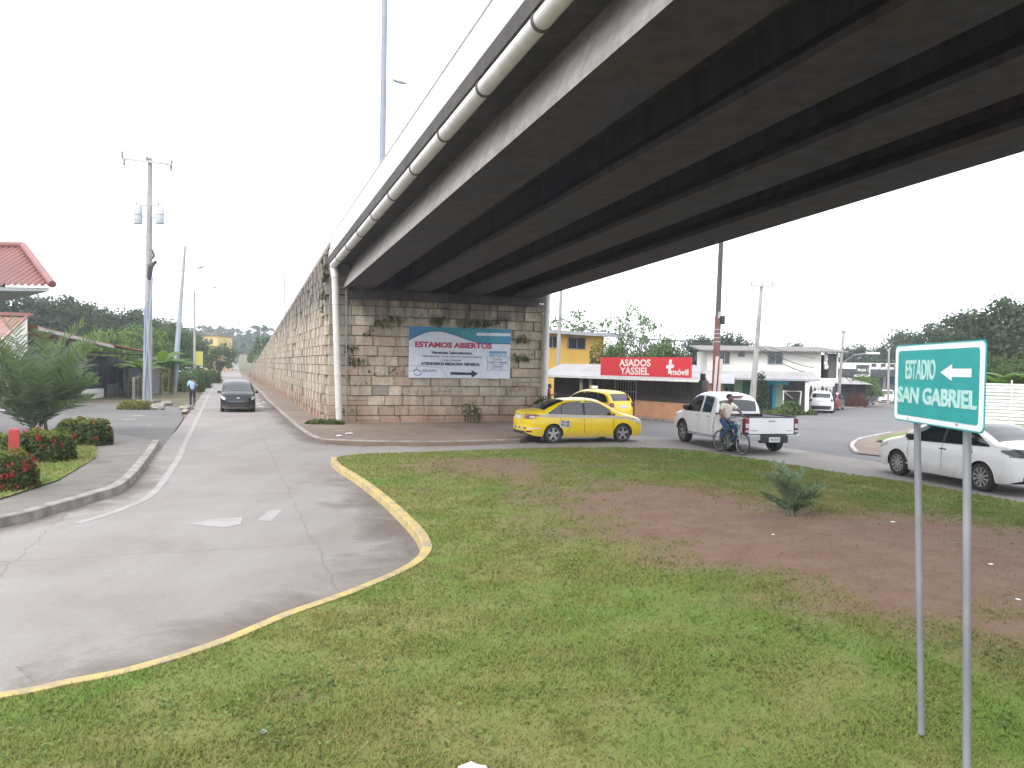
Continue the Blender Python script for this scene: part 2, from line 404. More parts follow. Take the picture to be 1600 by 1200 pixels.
def island_z(X, Y):
    d = dist_poly(islp, X, Y); t = np.clip(d/4.5, 0, 1); t = t*t*(3-2*t)
    return .115+.17*t+.05*(vnoise(X, Y, .6, 2)-.5)*np.clip(d/.8, 0, 1)+.02*(vnoise(X, Y, 4, 4)-.5)*np.clip(d/.3, 0, 1)
def grass_mat(name='grass', trans=0):
    n = N(name); v = n.pos(); att = n.new('Attribute', attribute_name='dirt')
    a = n.noise(v, .28, 6, .6, .5); b = n.noise(v, 1.3, 6, .65); f = n.noise(v, 22, 4)
    c = n.mix(n.ramp(a, [(.40, 0), (.60, 1)]), (.118, .186, .040), (.172, .176, .056))
    c = n.mix(n.ramp(b, [(.42, 0), (.72, .75)]), c, (.225, .19, .085))
    c = n.mix(n.ramp(f, [(.3, .3), (.7, 0)]), c, (.085, .11, .032))
    d = n.mix(n.ramp(n.noise(v, 2.5, 7, .65), [(.35, 0), (.65, 1)]), (.150, .088, .064), (.195, .125, .094))
    d = n.mix(n.ramp(n.noise(v, 14, 5), [(.45, 0), (.75, .5)]), d, (.21, .15, .12))
    cc = n.mix(att.outputs['Fac'], c, d)
    if trans: cc = n.mix(1.0, cc, (1.5, 1.5, 1.4), 'MULTIPLY')
    n.col(cc); n.b.inputs['Roughness'].default_value = .95; n.b.inputs['Specular IOR Level'].default_value = .2
    bp = n.new('Bump'); bp.inputs['Strength'].default_value = .5; bp.inputs['Distance'].default_value = .02; n.link(n.noise(v, 30, 5), bp.inputs['Height'])
    va = n.new('VectorMath', operation='MULTIPLY_ADD'); va.inputs[1].default_value = (.4, .4, .4); va.inputs[2].default_value = (0, 0, .6); n.link(bp.outputs[0], va.inputs[0])
    vn = n.new('VectorMath', operation='NORMALIZE'); n.link(va.outputs[0], vn.inputs[0]); n.link(vn.outputs[0], n.b.inputs['Normal'])
    if trans:
        tr = n.new('BsdfTranslucent'); n.link(cc, tr.inputs[0]); ms = n.new('MixShader'); ms.inputs[0].default_value = trans
        n.link(n.b.outputs[0], ms.inputs[1]); n.link(tr.outputs[0], ms.inputs[2]); n.link(ms.outputs[0], n.t.nodes['Material Output'].inputs[0])
    return n.m
MT['grass'] = grass_mat(); MT['blade'] = grass_mat('grass_blade', .32)
from mathutils.geometry import delaunay_2d_cdt
def grass_sheet(name, poly, step, zfun, m, dirtf=None):
    rng = random.Random(5); X0 = min(p[0] for p in poly); X1 = max(p[0] for p in poly); Y0 = min(p[1] for p in poly); Y1 = max(p[1] for p in poly)
    gx, gy = np.meshgrid(np.arange(X0, X1, step), np.arange(Y0, Y1, step)); gx = gx.ravel(); gy = gy.ravel()
    gx = gx+np.array([rng.uniform(-.3, .3)*step for _ in gx]); gy = gy+np.array([rng.uniform(-.3, .3)*step for _ in gy])
    k = inside(poly, gx, gy) & (dist_poly(poly, gx, gy) > step*.4)
    pts = [Vector(p) for p in poly]+[Vector((a, b)) for a, b in zip(gx[k], gy[k])]
    n = len(poly); r = delaunay_2d_cdt(pts, [(i, (i+1) % n) for i in range(n)], [list(range(n))], 1, 1e-5)
    vx = np.array([p.x for p in r[0]]); vy = np.array([p.y for p in r[0]]); vz = zfun(vx, vy)
    me = bpy.data.meshes.new(name); me.from_pydata([tuple(p) for p in zip(vx, vy, vz)], [], [tuple(f) for f in r[2]])
    me.polygons.foreach_set('use_smooth', [True]*len(me.polygons))
    at_ = me.attributes.new('dirt', 'FLOAT', 'POINT')
    at_.data.foreach_set('value', (dirtf(vx, vy) if dirtf else np.zeros(len(vx))).astype(np.float32))
    me.materials.append(m); o = bpy.data.objects.new(name, me); C.objects.link(o); o['kind'] = 'structure'
    if me.polygons[0].normal.z < 0: me.flip_normals()
    return o
grass_sheet('grass_island', islp, .22, island_z, MT['grass'], dirtness)
grass_sheet('grass_bed', bed, .3, lambda X, Y: .15+.03*vnoise(X, Y, 2, 1), MT['grass'])
def blades(name, X, Y, Z, D, rng, hmin=.010, hmax=.034, wmul=.85):
    n = len(X); a = rng.uniform(0, 2*np.pi, n); h = rng.uniform(hmin, hmax, n); dist = np.hypot(X, Y)
    wd = (.0028+.0007*dist)*wmul; h = h*(1+.02*dist)
    lean = rng.uniform(.4, 1.5, n)*h; la = rng.uniform(0, 2*np.pi, n)
    V = np.empty((n, 3, 3), np.float32)
    V[:, 0] = np.stack([X-np.cos(a)*wd, Y-np.sin(a)*wd, Z], 1); V[:, 1] = np.stack([X+np.cos(a)*wd, Y+np.sin(a)*wd, Z], 1)
    V[:, 2] = np.stack([X+np.cos(la)*lean, Y+np.sin(la)*lean, Z+h], 1)
    me = bpy.data.meshes.new(name); me.vertices.add(3*n); me.vertices.foreach_set('co', V.ravel())
    me.loops.add(3*n); me.loops.foreach_set('vertex_index', np.arange(3*n, dtype=np.int32))
    me.polygons.add(n); me.polygons.foreach_set('loop_start', np.arange(0, 3*n, 3, dtype=np.int32))
    try: me.polygons.foreach_set('loop_total', np.full(n, 3, np.int32))
    except Exception: pass
    me.update(calc_edges=True)
    at_ = me.attributes.new('dirt', 'FLOAT', 'POINT'); at_.data.foreach_set('value', np.repeat(D*.6, 3).astype(np.float32))
    me.materials.append(MT['blade']); o = bpy.data.objects.new(name, me); C.objects.link(o); return tag(o, None, None, None, 'stuff')
rg = np.random.default_rng(11)
n = 1500000
Y = 3.2+22*rg.random(n)**2.0; X = (rg.random(n)*2-1)*(Y*.66+1.0)
k = inside(islp, X, Y); X, Y = X[k], Y[k]
Dn = dirtness(X, Y); k = rg.random(len(X)) > Dn*.985; X, Y, Dn = X[k], Y[k], Dn[k]
cl = vnoise(X, Y, 2.5, 7); k = rg.random(len(X)) < np.clip((cl-.25)*2.2, .25, 1); X, Y, Dn = X[k], Y[k], Dn[k]
X, Y, Dn = X[:360000], Y[:360000], Dn[:360000]
n = 260000; X2_ = rg.uniform(-6, 13, n); Y2_ = rg.uniform(2.8, 22, n); k = inside(islp, X2_, Y2_) & (np.abs(X2_) > Y2_*.66+.9); X2_, Y2_ = X2_[k], Y2_[k]; D2_ = dirtness(X2_, Y2_)
k = rg.random(len(X2_)) > D2_*.985; X, Y, Dn = np.concatenate([X, X2_[k]]), np.concatenate([Y, Y2_[k]]), np.concatenate([Dn, D2_[k]])
tag(blades('grass', X, Y, island_z(X, Y), Dn, rg), 'short patchy grass growing over the traffic island', 'grass')
n = 26000; bx = [p[0] for p in bed]; by = [p[1] for p in bed]
X = rg.uniform(min(bx), max(bx), n); Y = rg.uniform(min(by), max(by), n); k = inside(bed, X, Y); X, Y = X[k], Y[k]
tag(blades('grass', X, Y, np.full(len(X), .15), np.zeros(len(X)), rg, .03, .07), 'green lawn between the hedges on the left pavement', 'grass')
# pebbles and crumbs of earth on the bare patch
n = 30000; X = rg.uniform(-2, 12, n); Y = rg.uniform(7, 22, n); D_ = dirtness(X, Y); k = inside(islp, X, Y) & (rg.random(n) < D_*.32); X, Y = X[k], Y[k]; Z = island_z(X, Y); n = len(X); s_ = rg.uniform(.006, .02, n)*np.where(rg.random(n) < .06, 2.0, 1.0)
OC = np.array([(1, 0, 0), (-1, 0, 0), (0, 1, 0), (0, -1, 0), (0, 0, 1)]); VV = np.stack([X, Y, Z], 1)[:, None]+OC[None]*s_[:, None, None]*rg.uniform(.5, 1.2, (n, 5, 1))*np.array([1, 1, .7])
FF = [tuple(5*i+j for j in f) for i in range(n) for f in ((0, 2, 4), (2, 1, 4), (1, 3, 4), (3, 0, 4))]
mb = MB(); mb.v = [tuple(p) for p in VV.reshape(-1, 3)]; mb.f = FF; mb.n = len(mb.v); mb.c = [(1, 1, 1)]*len(FF)
tag(mb.build('pebbles', mat('earth_pebbles', (.20, .14, .11), (.12, .075, .058), rough=.95, world=True, scale=12), fix=False), 'loose pebbles and crumbs on the bare red earth', 'pebbles', None, 'stuff')
# --- earth washed against the kerbs: patchy film that thins out away from them
def film_mat():
    n = N('kerb_dirt'); v = n.pos(); e = n.new('Attribute', attribute_name='Col'); n.b.inputs['Roughness'].default_value = .95
    n.col(n.mix(n.noise(v, 6, 5), (.12, .092, .074), (.19, .15, .125)))
    sx = n.new('SeparateColor'); n.link(e.outputs['Color'], sx.inputs[0])
    k = n.math('ADD', sx.outputs[0], n.math('MULTIPLY', n.math('SUBTRACT', n.noise(v, .8, 7, .68, .5), .52), 2.0)); a = n.ramp(k, [(.40, 0), (1.05, .5)])
    tr = n.new('BsdfTransparent'); ms = n.new('MixShader'); n.link(a, ms.inputs[0]); n.link(tr.outputs[0], ms.inputs[1]); n.link(n.b.outputs[0], ms.inputs[2]); n.link(ms.outputs[0], n.t.nodes['Material Output'].inputs[0]); return n.m
MT['film'] = film_mat()
def film(path, wd, z=.0065):
    mb = MB(); K = 18
    for k in range(K):
        A = offset(path, wd*k/K); B = offset(path, wd*(k+1)/K); n_ = len(path)
        for i in range(n_-1):
            c = (1-(k+.5)/K)*min(1, (i+.5)/14, (n_-1.5-i)/10+.05)*1.0-(.8 if i < 2 else 0)
            mb.add([(q.x, q.y, z+zf(q.x, q.y)) for q in (A[i], A[i+1], B[i+1], B[i])], [(0, 1, 2, 3)], (c, c, c))
    o = mb.build('kerb_dirt', MT['film']); o['kind'] = 'structure'
film([p for p in kf[:84]], -1.5); film([p for p in lk[4:]], -.9, .007); film(kp[::-1], .8, .0075) if False else film(kp, -.9, .0075)
# --- right verge and lots
VR = smooth([(p.x, p.y) for p in (G(1334, 709), G(1327, 697), G(1340, 686), G(1357, 681))]+[(21.5, 42.5), (29, 53.5), (47, 80)], 5)
vp = [(p.x, p.y) for p in VR]+[(70, 80), (70, 10), (22, 12), (12.2, 22.6)]
mb = MB(); mb.add([(x, y, zf(x, y)+.03) for x, y in vp], [tuple(range(len(vp)))])
mb.build('verge', MT['dirtpave'])['kind'] = 'structure'
kerb('kerb', VR[:18], mat('white_kerb', (.5, .49, .47), (.3, .28, .26), rough=.9, scale=2, world=True), -.14, .09)
vg = [(p.x, p.y) for p in (G(1368, 690), G(1385, 680), G(1420, 672), G(1470, 668))]+[(40, 60), (55, 55), (50, 25), (20, 26), (15, 27.5)]
grass_sheet('verge_grass', vg, .8, lambda X, Y: np.array([zf(a, b) for a, b in zip(X, Y)])+.10+.12*np.clip(dist_poly(vg, X, Y), 0, 1.5), MT['grass'])
FL = [Vector((1.5, 47, 0)), Vector((4.6, 42.6, 0)), Vector((8.6, 36.6, 0)), Vector((11, 39, 0)), Vector((16, 50, 0)), Vector((21.2, 59.4, 0)), Vector((29.2, 70.8, 0)), Vector((45.8, 97, 0)), Vector((58, 118, 0))]
fl = smooth([(p.x, p.y) for p in FL], 5)
strip('verge', fl, [p+Vector((-4, 30, 0)) for p in fl], MT['dirtpave'], .05)
kerb('kerb', fl, MT['kerb'], .14, .10)
# ================================================================ OVERPASS, RAMP WALL, PIPES
def bridge_mat(name, c1, c2, stain, fine=.2):
    n = N(name); v = n.pos(); a = n.noise(v, .5, 7, .62, .4); st = n.noise(n.pos(True, (1.6, 1.6, .18)), 1.6, 6); f = n.noise(v, 6, 8, .7)
    c = n.mix(n.ramp(a, [(.35, 0), (.65, 1)]), c1, c2)
    c = n.mix(n.ramp(st, [(.45, 0), (.72, .8)]), c, stain)
    c = n.mix(n.ramp(f, [(.3, .55), (.65, 0)]), c, tuple(k*.5 for k in c2)); n.col(c)
    n.b.inputs['Roughness'].default_value = .92; n.bump(f, fine, .02); return n.m
MT['girder'] = bridge_mat('girder_concrete', (.40, .385, .36), (.32, .30, .28), (.21, .175, .155))
MT['girder_in'] = bridge_mat('shaded_girder_concrete', (.046, .057, .092), (.080, .058, .055), (.026, .022, .030))  # stained concrete with the bluish shade under the deck put into its colour
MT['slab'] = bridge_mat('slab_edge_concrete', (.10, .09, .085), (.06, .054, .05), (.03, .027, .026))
MT['parapet'] = bridge_mat('parapet_white', (.80, .79, .77), (.72, .71, .69), (.55, .52, .50))
SO = lambda s: 5.49-.036*s
def pr(sec, s0, s1, n=2):                   # section of (t, dz above soffit) lofted along the bridge
    rows = []
    for i in range(n+1):
        s = s0+(s1-s0)*i/n; rows.append([ST(s, t, SO(s)+z) for t, z in sec])
    mb = MB(); k = len(sec); vs = [p for r in rows for p in r]; fs = []
    for i in range(n):
        for j in range(k): fs.append((i*k+j, i*k+(j+1) % k, (i+1)*k+(j+1) % k, (i+1)*k+j))
    fs += [tuple(range(k)), tuple(range(n*k, n*k+k))]; mb.add(vs, fs); return mb
br = thing('overpass_bridge', 'grey concrete girder overpass crossing above the grass island and road', 'bridge', (0, 0, 0))
SA, SB = -.25, -78
def gsec(a, b):
    m = (a+b)/2; h = (b-a)/2
    o = [(m-.22, 1.02), (m-.22, .46), (m-h, .12)] if a > 1 else [(a+.34, 1.02), (a+.30, .90), (a+.15, .50), (m-h, .10)]
    return [(m-h, 0), (m+h, 0), (m+h, .12), (m+.22, .46), (m+.22, 1.02)]+o
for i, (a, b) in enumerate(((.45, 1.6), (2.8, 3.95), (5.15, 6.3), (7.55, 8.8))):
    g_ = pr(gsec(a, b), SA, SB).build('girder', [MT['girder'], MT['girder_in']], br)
    for p_ in g_.data.polygons:                # shade painted into the colour everywhere but the first girder's outer face
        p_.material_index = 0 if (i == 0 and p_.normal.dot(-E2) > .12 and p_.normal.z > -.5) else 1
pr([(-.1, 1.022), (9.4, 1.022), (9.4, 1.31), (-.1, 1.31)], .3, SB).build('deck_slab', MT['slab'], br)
pr([(-.08, 1.312), (.14, 1.312), (.10, 2.02), (-.06, 2.02)], .6, SB).build('parapet', MT['parapet'], br)
pr([(9.16, 1.312), (9.38, 1.312), (9.36, 2.02), (9.2, 2.02)], .6, SB).build('parapet', MT['parapet'], br)
for t in (.02, 9.28):
    mb = MB(); mb.cyl(ST(.4, t, SO(.4)+2.17), ST(SB, t, SO(SB)+2.17), .028, n=6)
    for s in np.arange(-1, SB, -3.2): mb.cyl(ST(s, t, SO(s)+2.0), ST(s, t, SO(s)+2.17), .022, n=6)
    mb.build('handrail', MT['galv'], br)
# abutment seat, end diaphragm and the far pier (behind the camera)
mb = MB()
def stbox(mb, s0, s1, t0, t1, z0, z1, col=None):
    mb.prism([tuple(ST(s, t)[:2]) for s, t in ((s0, t0), (s0, t1), (s1, t1), (s1, t0))], z0, z1, col)
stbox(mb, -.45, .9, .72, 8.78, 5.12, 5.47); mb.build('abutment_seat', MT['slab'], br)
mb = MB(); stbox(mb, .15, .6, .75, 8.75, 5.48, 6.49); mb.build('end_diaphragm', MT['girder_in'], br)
for sp in (-42,):
    mb = MB(); stbox(mb, sp-.6, sp+.6, .3, 9, SO(sp)-1.25, SO(sp)-.06); mb.build('pier_cap', MT['girder'], br)
    for t in (1.6, 4.65, 7.7): MB().cyl(ST(sp, t, -.1), ST(sp, t, SO(sp)-1.22), .55, n=20).build('pier_column', MT['girder'], br, smooth=True)
# ---------------------------------------------------------------- retaining wall of split-face blocks
def wall_mat():
    n = N('split_block'); v = n.pos(); att = n.new('Attribute', attribute_name='Col')
    f = n.noise(v, 9, 7, .65); st = n.noise(n.pos(True, (1.5, 1.5, .22)), .9, 6, .6)
    c = n.mix(n.ramp(f, [(.3, .45), (.7, 0)]), att.outputs['Color'], (.16, .13, .10))
    c = n.mix(n.ramp(st, [(.48, 0), (.70, .80)]), c, (.105, .098, .088))
    c = n.mix(n.ramp(n.noise(n.pos(True, (2.2, 2.2, .5)), 1.7, 6, .65), [(.52, 0), (.74, .6)]), c, (.15, .14, .115))
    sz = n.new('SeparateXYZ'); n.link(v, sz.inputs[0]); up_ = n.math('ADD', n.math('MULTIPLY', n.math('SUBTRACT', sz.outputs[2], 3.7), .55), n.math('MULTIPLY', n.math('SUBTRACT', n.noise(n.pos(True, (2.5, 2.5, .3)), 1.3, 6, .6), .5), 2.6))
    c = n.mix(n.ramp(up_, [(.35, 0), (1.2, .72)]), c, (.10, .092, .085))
    # red earth splashed on the lowest courses
    sx = n.new('SeparateXYZ'); n.link(v, sx.inputs[0])
    lowz = n.math('SUBTRACT', 1.0, n.math('DIVIDE', sx.outputs[2], 1.5)); lowz = n.math('ADD', lowz, n.math('MULTIPLY', n.math('SUBTRACT', n.noise(v, .7, 5), .5), 1.2))
    c = n.mix(n.ramp(lowz, [(.1, 0), (.9, .62)]), c, (.30, .155, .105))
    n.col(c); n.b.inputs['Roughness'].default_value = .95; n.bump(f, .7, .04); return n.m
MT['block'] = wall_mat()
rw = thing('retaining_wall', 'tall beige split-face block wall carrying the overpass ramp', 'wall', tuple(P0))
rw.location = (0, 0, 0)
rb = random.Random(3)
def blockcol():
    k = rb.uniform(.82, 1.1); h = rb.random()
    base = (.53, .445, .345) if h < .66 else ((.57, .51, .42) if h < .87 else ((.48, .36, .28) if h < .965 else (.27, .25, .235)))
    return tuple(c*k for c in base)
TOPL = lambda s: 7.12-.0605*max(s, 0)
CH = .405
def rowblocks(mb, r, a0, a1, put, top, reg=False):
    a = a0-(.33*(r % 2) if reg else rb.uniform(0, .4)); i = 0
    while a < a1:
        wd = .66 if reg else rb.choice((.55, .7, .7, .85, .95)); b = min(a+wd, a1); aa = max(a, a0)
        if b-aa > .12:
            zt = min((r+1)*CH, top((aa+b)/2)); z0 = r*CH+.018
            if rb.random() < .06 and zt-z0 > .3:
                zm = (z0+zt)/2; put(mb, aa+.008, b-.008, z0, zm-.008, rb.uniform(.0, .07), blockcol()); put(mb, aa+.008, b-.008, zm+.008, zt-.006, rb.uniform(.0, .07), blockcol())
            elif zt-z0 > .08:
                pro = (.075 if i % 2 else .0)+rb.uniform(0, .03); cc = blockcol(); cc = tuple(.45*q+.55*w_ for q, w_ in zip(cc, (.52, .46, .375))) if reg else cc; put(mb, aa+.010, b-.010, z0, zt-.012, pro, cc)
        a += wd; i += 1
def put_front(mb, a, b, z0, z1, p, c): stbox(mb, -.02-p, .18, a, b, z0, z1, c)
def put_left(mb, a, b, z0, z1, p, c): stbox(mb, a, b, -.02-p*1.7, .18, z0, z1, c)
mb = MB()
for r in range(18):
    top = lambda t: (7.0 if t < .72 else (5.14 if t < 8.76 else 6.7))
    segs = [(.2, 9.26)] if (r+1)*CH <= 5.2 else [(.2, .72), (8.8, 9.26)]
    if r*CH < 5.14 <= (r+1)*CH: segs = [(.2, .72), (.73, 8.77), (8.8, 9.26)]
    for a, b in segs: rowblocks(mb, r, a, b, put_front, top)
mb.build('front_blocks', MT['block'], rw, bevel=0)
mb = MB()
for r in range(18):
    s1 = (7.12-r*CH)/.0605
    rowblocks(mb, r, .0, min(s1, 117), put_left, TOPL, True)
# dressed corner quoins
for r in range(17): stbox(mb, -.1, .0, -.07-.02*(r % 2), .195, r*CH+.01, min((r+1)*CH, 7.0)-.008, (.34, .30, .26) if r > 12 else blockcol())
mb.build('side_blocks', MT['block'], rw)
mb = MB()
for s0 in np.arange(-.12, 116, 3.0):
    s1 = min(s0+2.985, 117)
    for q in (0,):
        A = [ST(s0, -.13, TOPL(s0)), ST(s0, .3, TOPL(s0)), ST(s0, .3, TOPL(s0)+.2), ST(s0, -.13, TOPL(s0)+.2)]
        mb.extr(A, ST(s1, 0, TOPL(s1))-ST(s0, 0, TOPL(s0)))
mb.build('coping', MT['kerb'], rw)
mb = MB()
A = [ST(.17, .17, -.05), ST(.17, 9.22, -.05), ST(.17, 9.22, 5.1), ST(.17, .17, 5.1)]
sec0 = [ST(.185, .18, -.05), ST(.185, 9.2, -.05), ST(.185, 9.2, 5.11), ST(.185, .18, 5.11)]
mb.extr(sec0, ST(.6, 0)-ST(.185, 0)); mb.build('wall_core', MT['kerb'], rw)
mb = MB(); zt = 6.78
vs = [ST(.91, .19, -.05), ST(.91, 9.2, -.05), ST(.91, 9.2, zt), ST(.91, .19, zt), ST(114, .19, -.05), ST(114, 9.2, -.05), ST(114, 9.2, .05), ST(114, .19, .05)]
mb.add(vs, [(0, 1, 2, 3), (4, 5, 6, 7), (0, 1, 5, 4), (1, 2, 6, 5), (2, 3, 7, 6), (3, 0, 4, 7)]); mb.build('ramp_fill', MT['asphalt'], rw)
# ---------------------------------------------------------------- drain pipes
MT['pvc'] = mat('white_pvc', (.62, .61, .58), (.50, .485, .455), rough=.45, scale=2.5, world=True, stretch=(1, 1, .4))
MT['ring'] = mat('dirty_pipe_joint', (.10, .09, .085), rough=.9)
dp = thing('drain_pipe', 'white plastic drain pipe slung along the bridge edge and down the wall corner', 'drain pipe', (0, 0, 0))
PT, PZ = .02, .885
pe = ST(-.55, PT, SO(-.55)+PZ)
mb = MB(); mb.cyl(pe, ST(SB, PT, SO(SB)+PZ), .135, n=16)
mb.build('gutter_pipe', MT['pvc'], dp, smooth=True)
foot = ST(-.62, .30, .12)
q = ST(-.58, .06, SO(-.5)+PZ-.42)
MB().ring([pe+E1*-.02, ST(-.50, PT, SO(-.5)+PZ-.03), ST(-.46, .03, SO(-.5)+PZ-.14), q, q+Vector((0, 0, -.1))], [.15, .155, .155, .15, .15], 16).build('elbow', MT['pvc'], dp, smooth=True)
MB().cyl(q, foot, .135, n=16).build('downpipe', MT['pvc'], dp, smooth=True)
s = -2.2
while s > -45:
    c = ST(s, PT, SO(s)+PZ); d = (ST(s-.07, PT, SO(s-.07)+PZ)-c)
    MB().cyl(c, c+d, .152, n=16).build('pipe_joint', MT['ring'], dp, smooth=True)
    mb = MB(); mb.cyl(c+Vector((0, 0, .1)), c+Vector((0, 0, .17)), .02, n=6); mb.build('hanger', MT['galv'], dp)
    s -= 2.55
for f in (.18, .42, .66, .88):
    c = q.lerp(foot, f); d = (foot-q).normalized()*.09; MB().cyl(c, c+d, .15, n=16).build('pipe_joint', MT['pvc'], dp, smooth=True)
d2 = thing('drain_pipe', 'white plastic downpipe standing at the far right end of the block wall', 'drain pipe', (0, 0, 0))
a = ST(-.4, 9.1, .12); b = ST(-.35, 9.2, SO(0)+.95)
MB().cyl(a, b, .13, n=16).build('downpipe', MT['pvc'], d2, smooth=True)
for f in (.25, .5, .75): c = a.lerp(b, f); MB().cyl(c, c+Vector((0, 0, .1)), .148, n=16).build('pipe_joint', MT['pvc'], d2, smooth=True)
cb = thing('cable_conduit', 'thin grey conduit running down beside the corner drain pipe', 'conduit', (0, 0, 0))
MB().cyl(ST(-.3, .62, .12), ST(-.3, .55, 5.6), .03, n=8).build('conduit_tube', MT['galv'], cb)
# ---------------------------------------------------------------- banner
def onwall(u, v, off=-.16):
    d = ray(u, v); o = Vector((0, 0, H)); k = (off+(P0-o).dot(E1)-0)/d.dot(E1); return o+d*k
TL, TR, BL, BR = [onwall(*p) for p in ((640, 508.5), (797.5, 515), (637.5, 589.5), (797, 592.5))]
bw = ((TR-TL).length+(BR-BL).length)/2; bh = ((TL-BL).length+(TR-BR).length)/2
RZ = math.atan2(E2.y, E2.x)
org = (BL+BR+TL+TR)/4
bn = thing('banner', 'white vinyl banner with blue wave saying ESTAMOS ABIERTOS on the block wall', 'banner', tuple(org), RZ)
def vinyl(name, col):
    n = N(name); v = n.pos(False); a = n.noise(n.pos(False, (1, 1, 1)), 1.2, 5, .6, 1.5); n.b.inputs['Roughness'].default_value = .45
    n.col(n.ramp(n.noise(v, 2.0, 5), [(.3, tuple(k*.9 for k in col)), (.7, col)])); n.bump(a, .8, .12); return n.m
MV = {k: vinyl('vinyl_'+k, c) for k, c in dict(white=(.66, .71, .80), blue=(.05, .22, .47), teal=(.03, .27, .36), red=(.42, .02, .07), navy=(.015, .02, .06), grey=(.16, .17, .22), sky=(.12, .30, .52)).items()}
def bxy(cx, cy): return ((cx-145)/1270-.5)*bw, (.5-(cy-150)/660)*bh
mb = MB(); mb.box((0, 0, 0), (bw, .02, bh)); mb.build('sheet', MV['white'], bn)
def flatpoly(name, pts, m, y=-.013):
    mb = MB(); mb.extr([(*bxy(*p)[:1], y, bxy(*p)[1]) for p in pts], (0, -.003, 0)); return mb.build(name, m, bn)
bt = 152
wave = lambda x: 330-(330-205)*math.sin(min(1, (x-145)/330)*math.pi/2) if x < 475 else (205+ (345-205)*sstep(475, 1080, x))
xs_ = [145+i*(1270/40) for i in range(41)]
def band(name, f0, f1, m, y): flatpoly(name, [(x, f0(x)) for x in xs_]+[(x, f1(x)) for x in xs_[::-1]], m, y)
band('blue_wave', lambda x: bt, lambda x: max(bt+3, wave(x)), MV['blue'], -.0115)
band('teal_wave', lambda x: max(bt, bt+50-(x-145)*.12), lambda x: max(bt+53-(x-145)*.12, wave(x)-14) if 300 < x < 1330 else max(bt, bt+50-(x-145)*.12)+1, MV['teal'], -.0165)
band('wave_line', lambda x: wave(x)-2, lambda x: wave(x)+5, MV['navy'], -.0205)
flatpoly('label_strip', [(975, 212), (1410, 205), (1410, 245), (975, 250)], MV['white'], -.0205)
def btext(s, cx, cy, wd, hc, m, bold=.0):
    x, z = bxy(cx, cy); wid = wd/1270*bw; size = hc/660*bh/.70
    o = text(s, size, m, bn, (x, -.018, z), (math.pi/2, 0, 0), 'lettering', bold, 'LEFT', width=wid); return o
btext('ESTAMOS ABIERTOS', 215, 414, 955, 66, MV['red'], .014)
btext('Hacemos Laboratorios:', 420, 497, 500, 36, MV['navy'], .006)
btext('- Hemogramas, Orina General, Química General', 290, 540, 760, 27, MV['grey'], .001)
btext('y Especializada.', 540, 588, 250, 26, MV['grey'], .001)
btext('ATENDEMOS MEDICINA GENERAL', 295, 643, 735, 34, MV['navy'], .007)
flatpoly('phone_box', [(1140, 445), (1365, 445), (1365, 478), (1140, 478)], MV['sky'])
btext('6BCA/3161', 1140, 513, 222, 26, MV['sky'], .004)
for a in ([(1120, 525), (1390, 525), (1390, 529), (1120, 529)], [(1120, 697), (1390, 697), (1390, 701), (1120, 701)], [(1120, 529), (1124, 529), (1124, 697), (1120, 697)], [(1386, 529), (1390, 529), (1390, 697), (1386, 697)]): flatpoly('frame_line', a, MV['grey'])
btext('HORARIO', 1190, 566, 115, 20, MV['grey']); btext('LUNES A VIERNES', 1135, 607, 240, 24, MV['grey'], .002); btext('7:00 am - 3:00 pm', 1165, 630, 180, 14, MV['grey'])
btext('SABADO', 1185, 661, 135, 22, MV['grey'], .002); btext('7:00 am - 12:00 md', 1165, 684, 185, 14, MV['grey'])
btext('APLAFA', 305, 735, 180, 36, MV['grey'], .001)
flatpoly('logo_arc', [(245+48*math.cos(t), 745-45*math.sin(t)) for t in np.linspace(.15, 2.99, 14)]+[(245+38*math.cos(t), 742-32*math.sin(t)) for t in np.linspace(2.99, .15, 14)], MV['navy'])
flatpoly('logo_arc', [(255+56*math.cos(t), 735+52*math.sin(t)) for t in np.linspace(.2, 2.6, 14)]+[(255+45*math.cos(t), 733+40*math.sin(t)) for t in np.linspace(2.6, .2, 14)], MV['sky'])
flatpoly('logo_dot', [(242+7*math.cos(t), 684+9*math.sin(t)) for t in np.linspace(0, 6, 10)], MV['navy'])
flatpoly('arrow', [(655, 728), (920, 734), (920, 702), (1005, 748), (920, 802), (920, 768), (655, 766)], MV['navy'])
flatpoly('corner_line', [(145, 650), (530, 668), (625, 808), (620, 808), (527, 673), (145, 655)], MV['sky'])
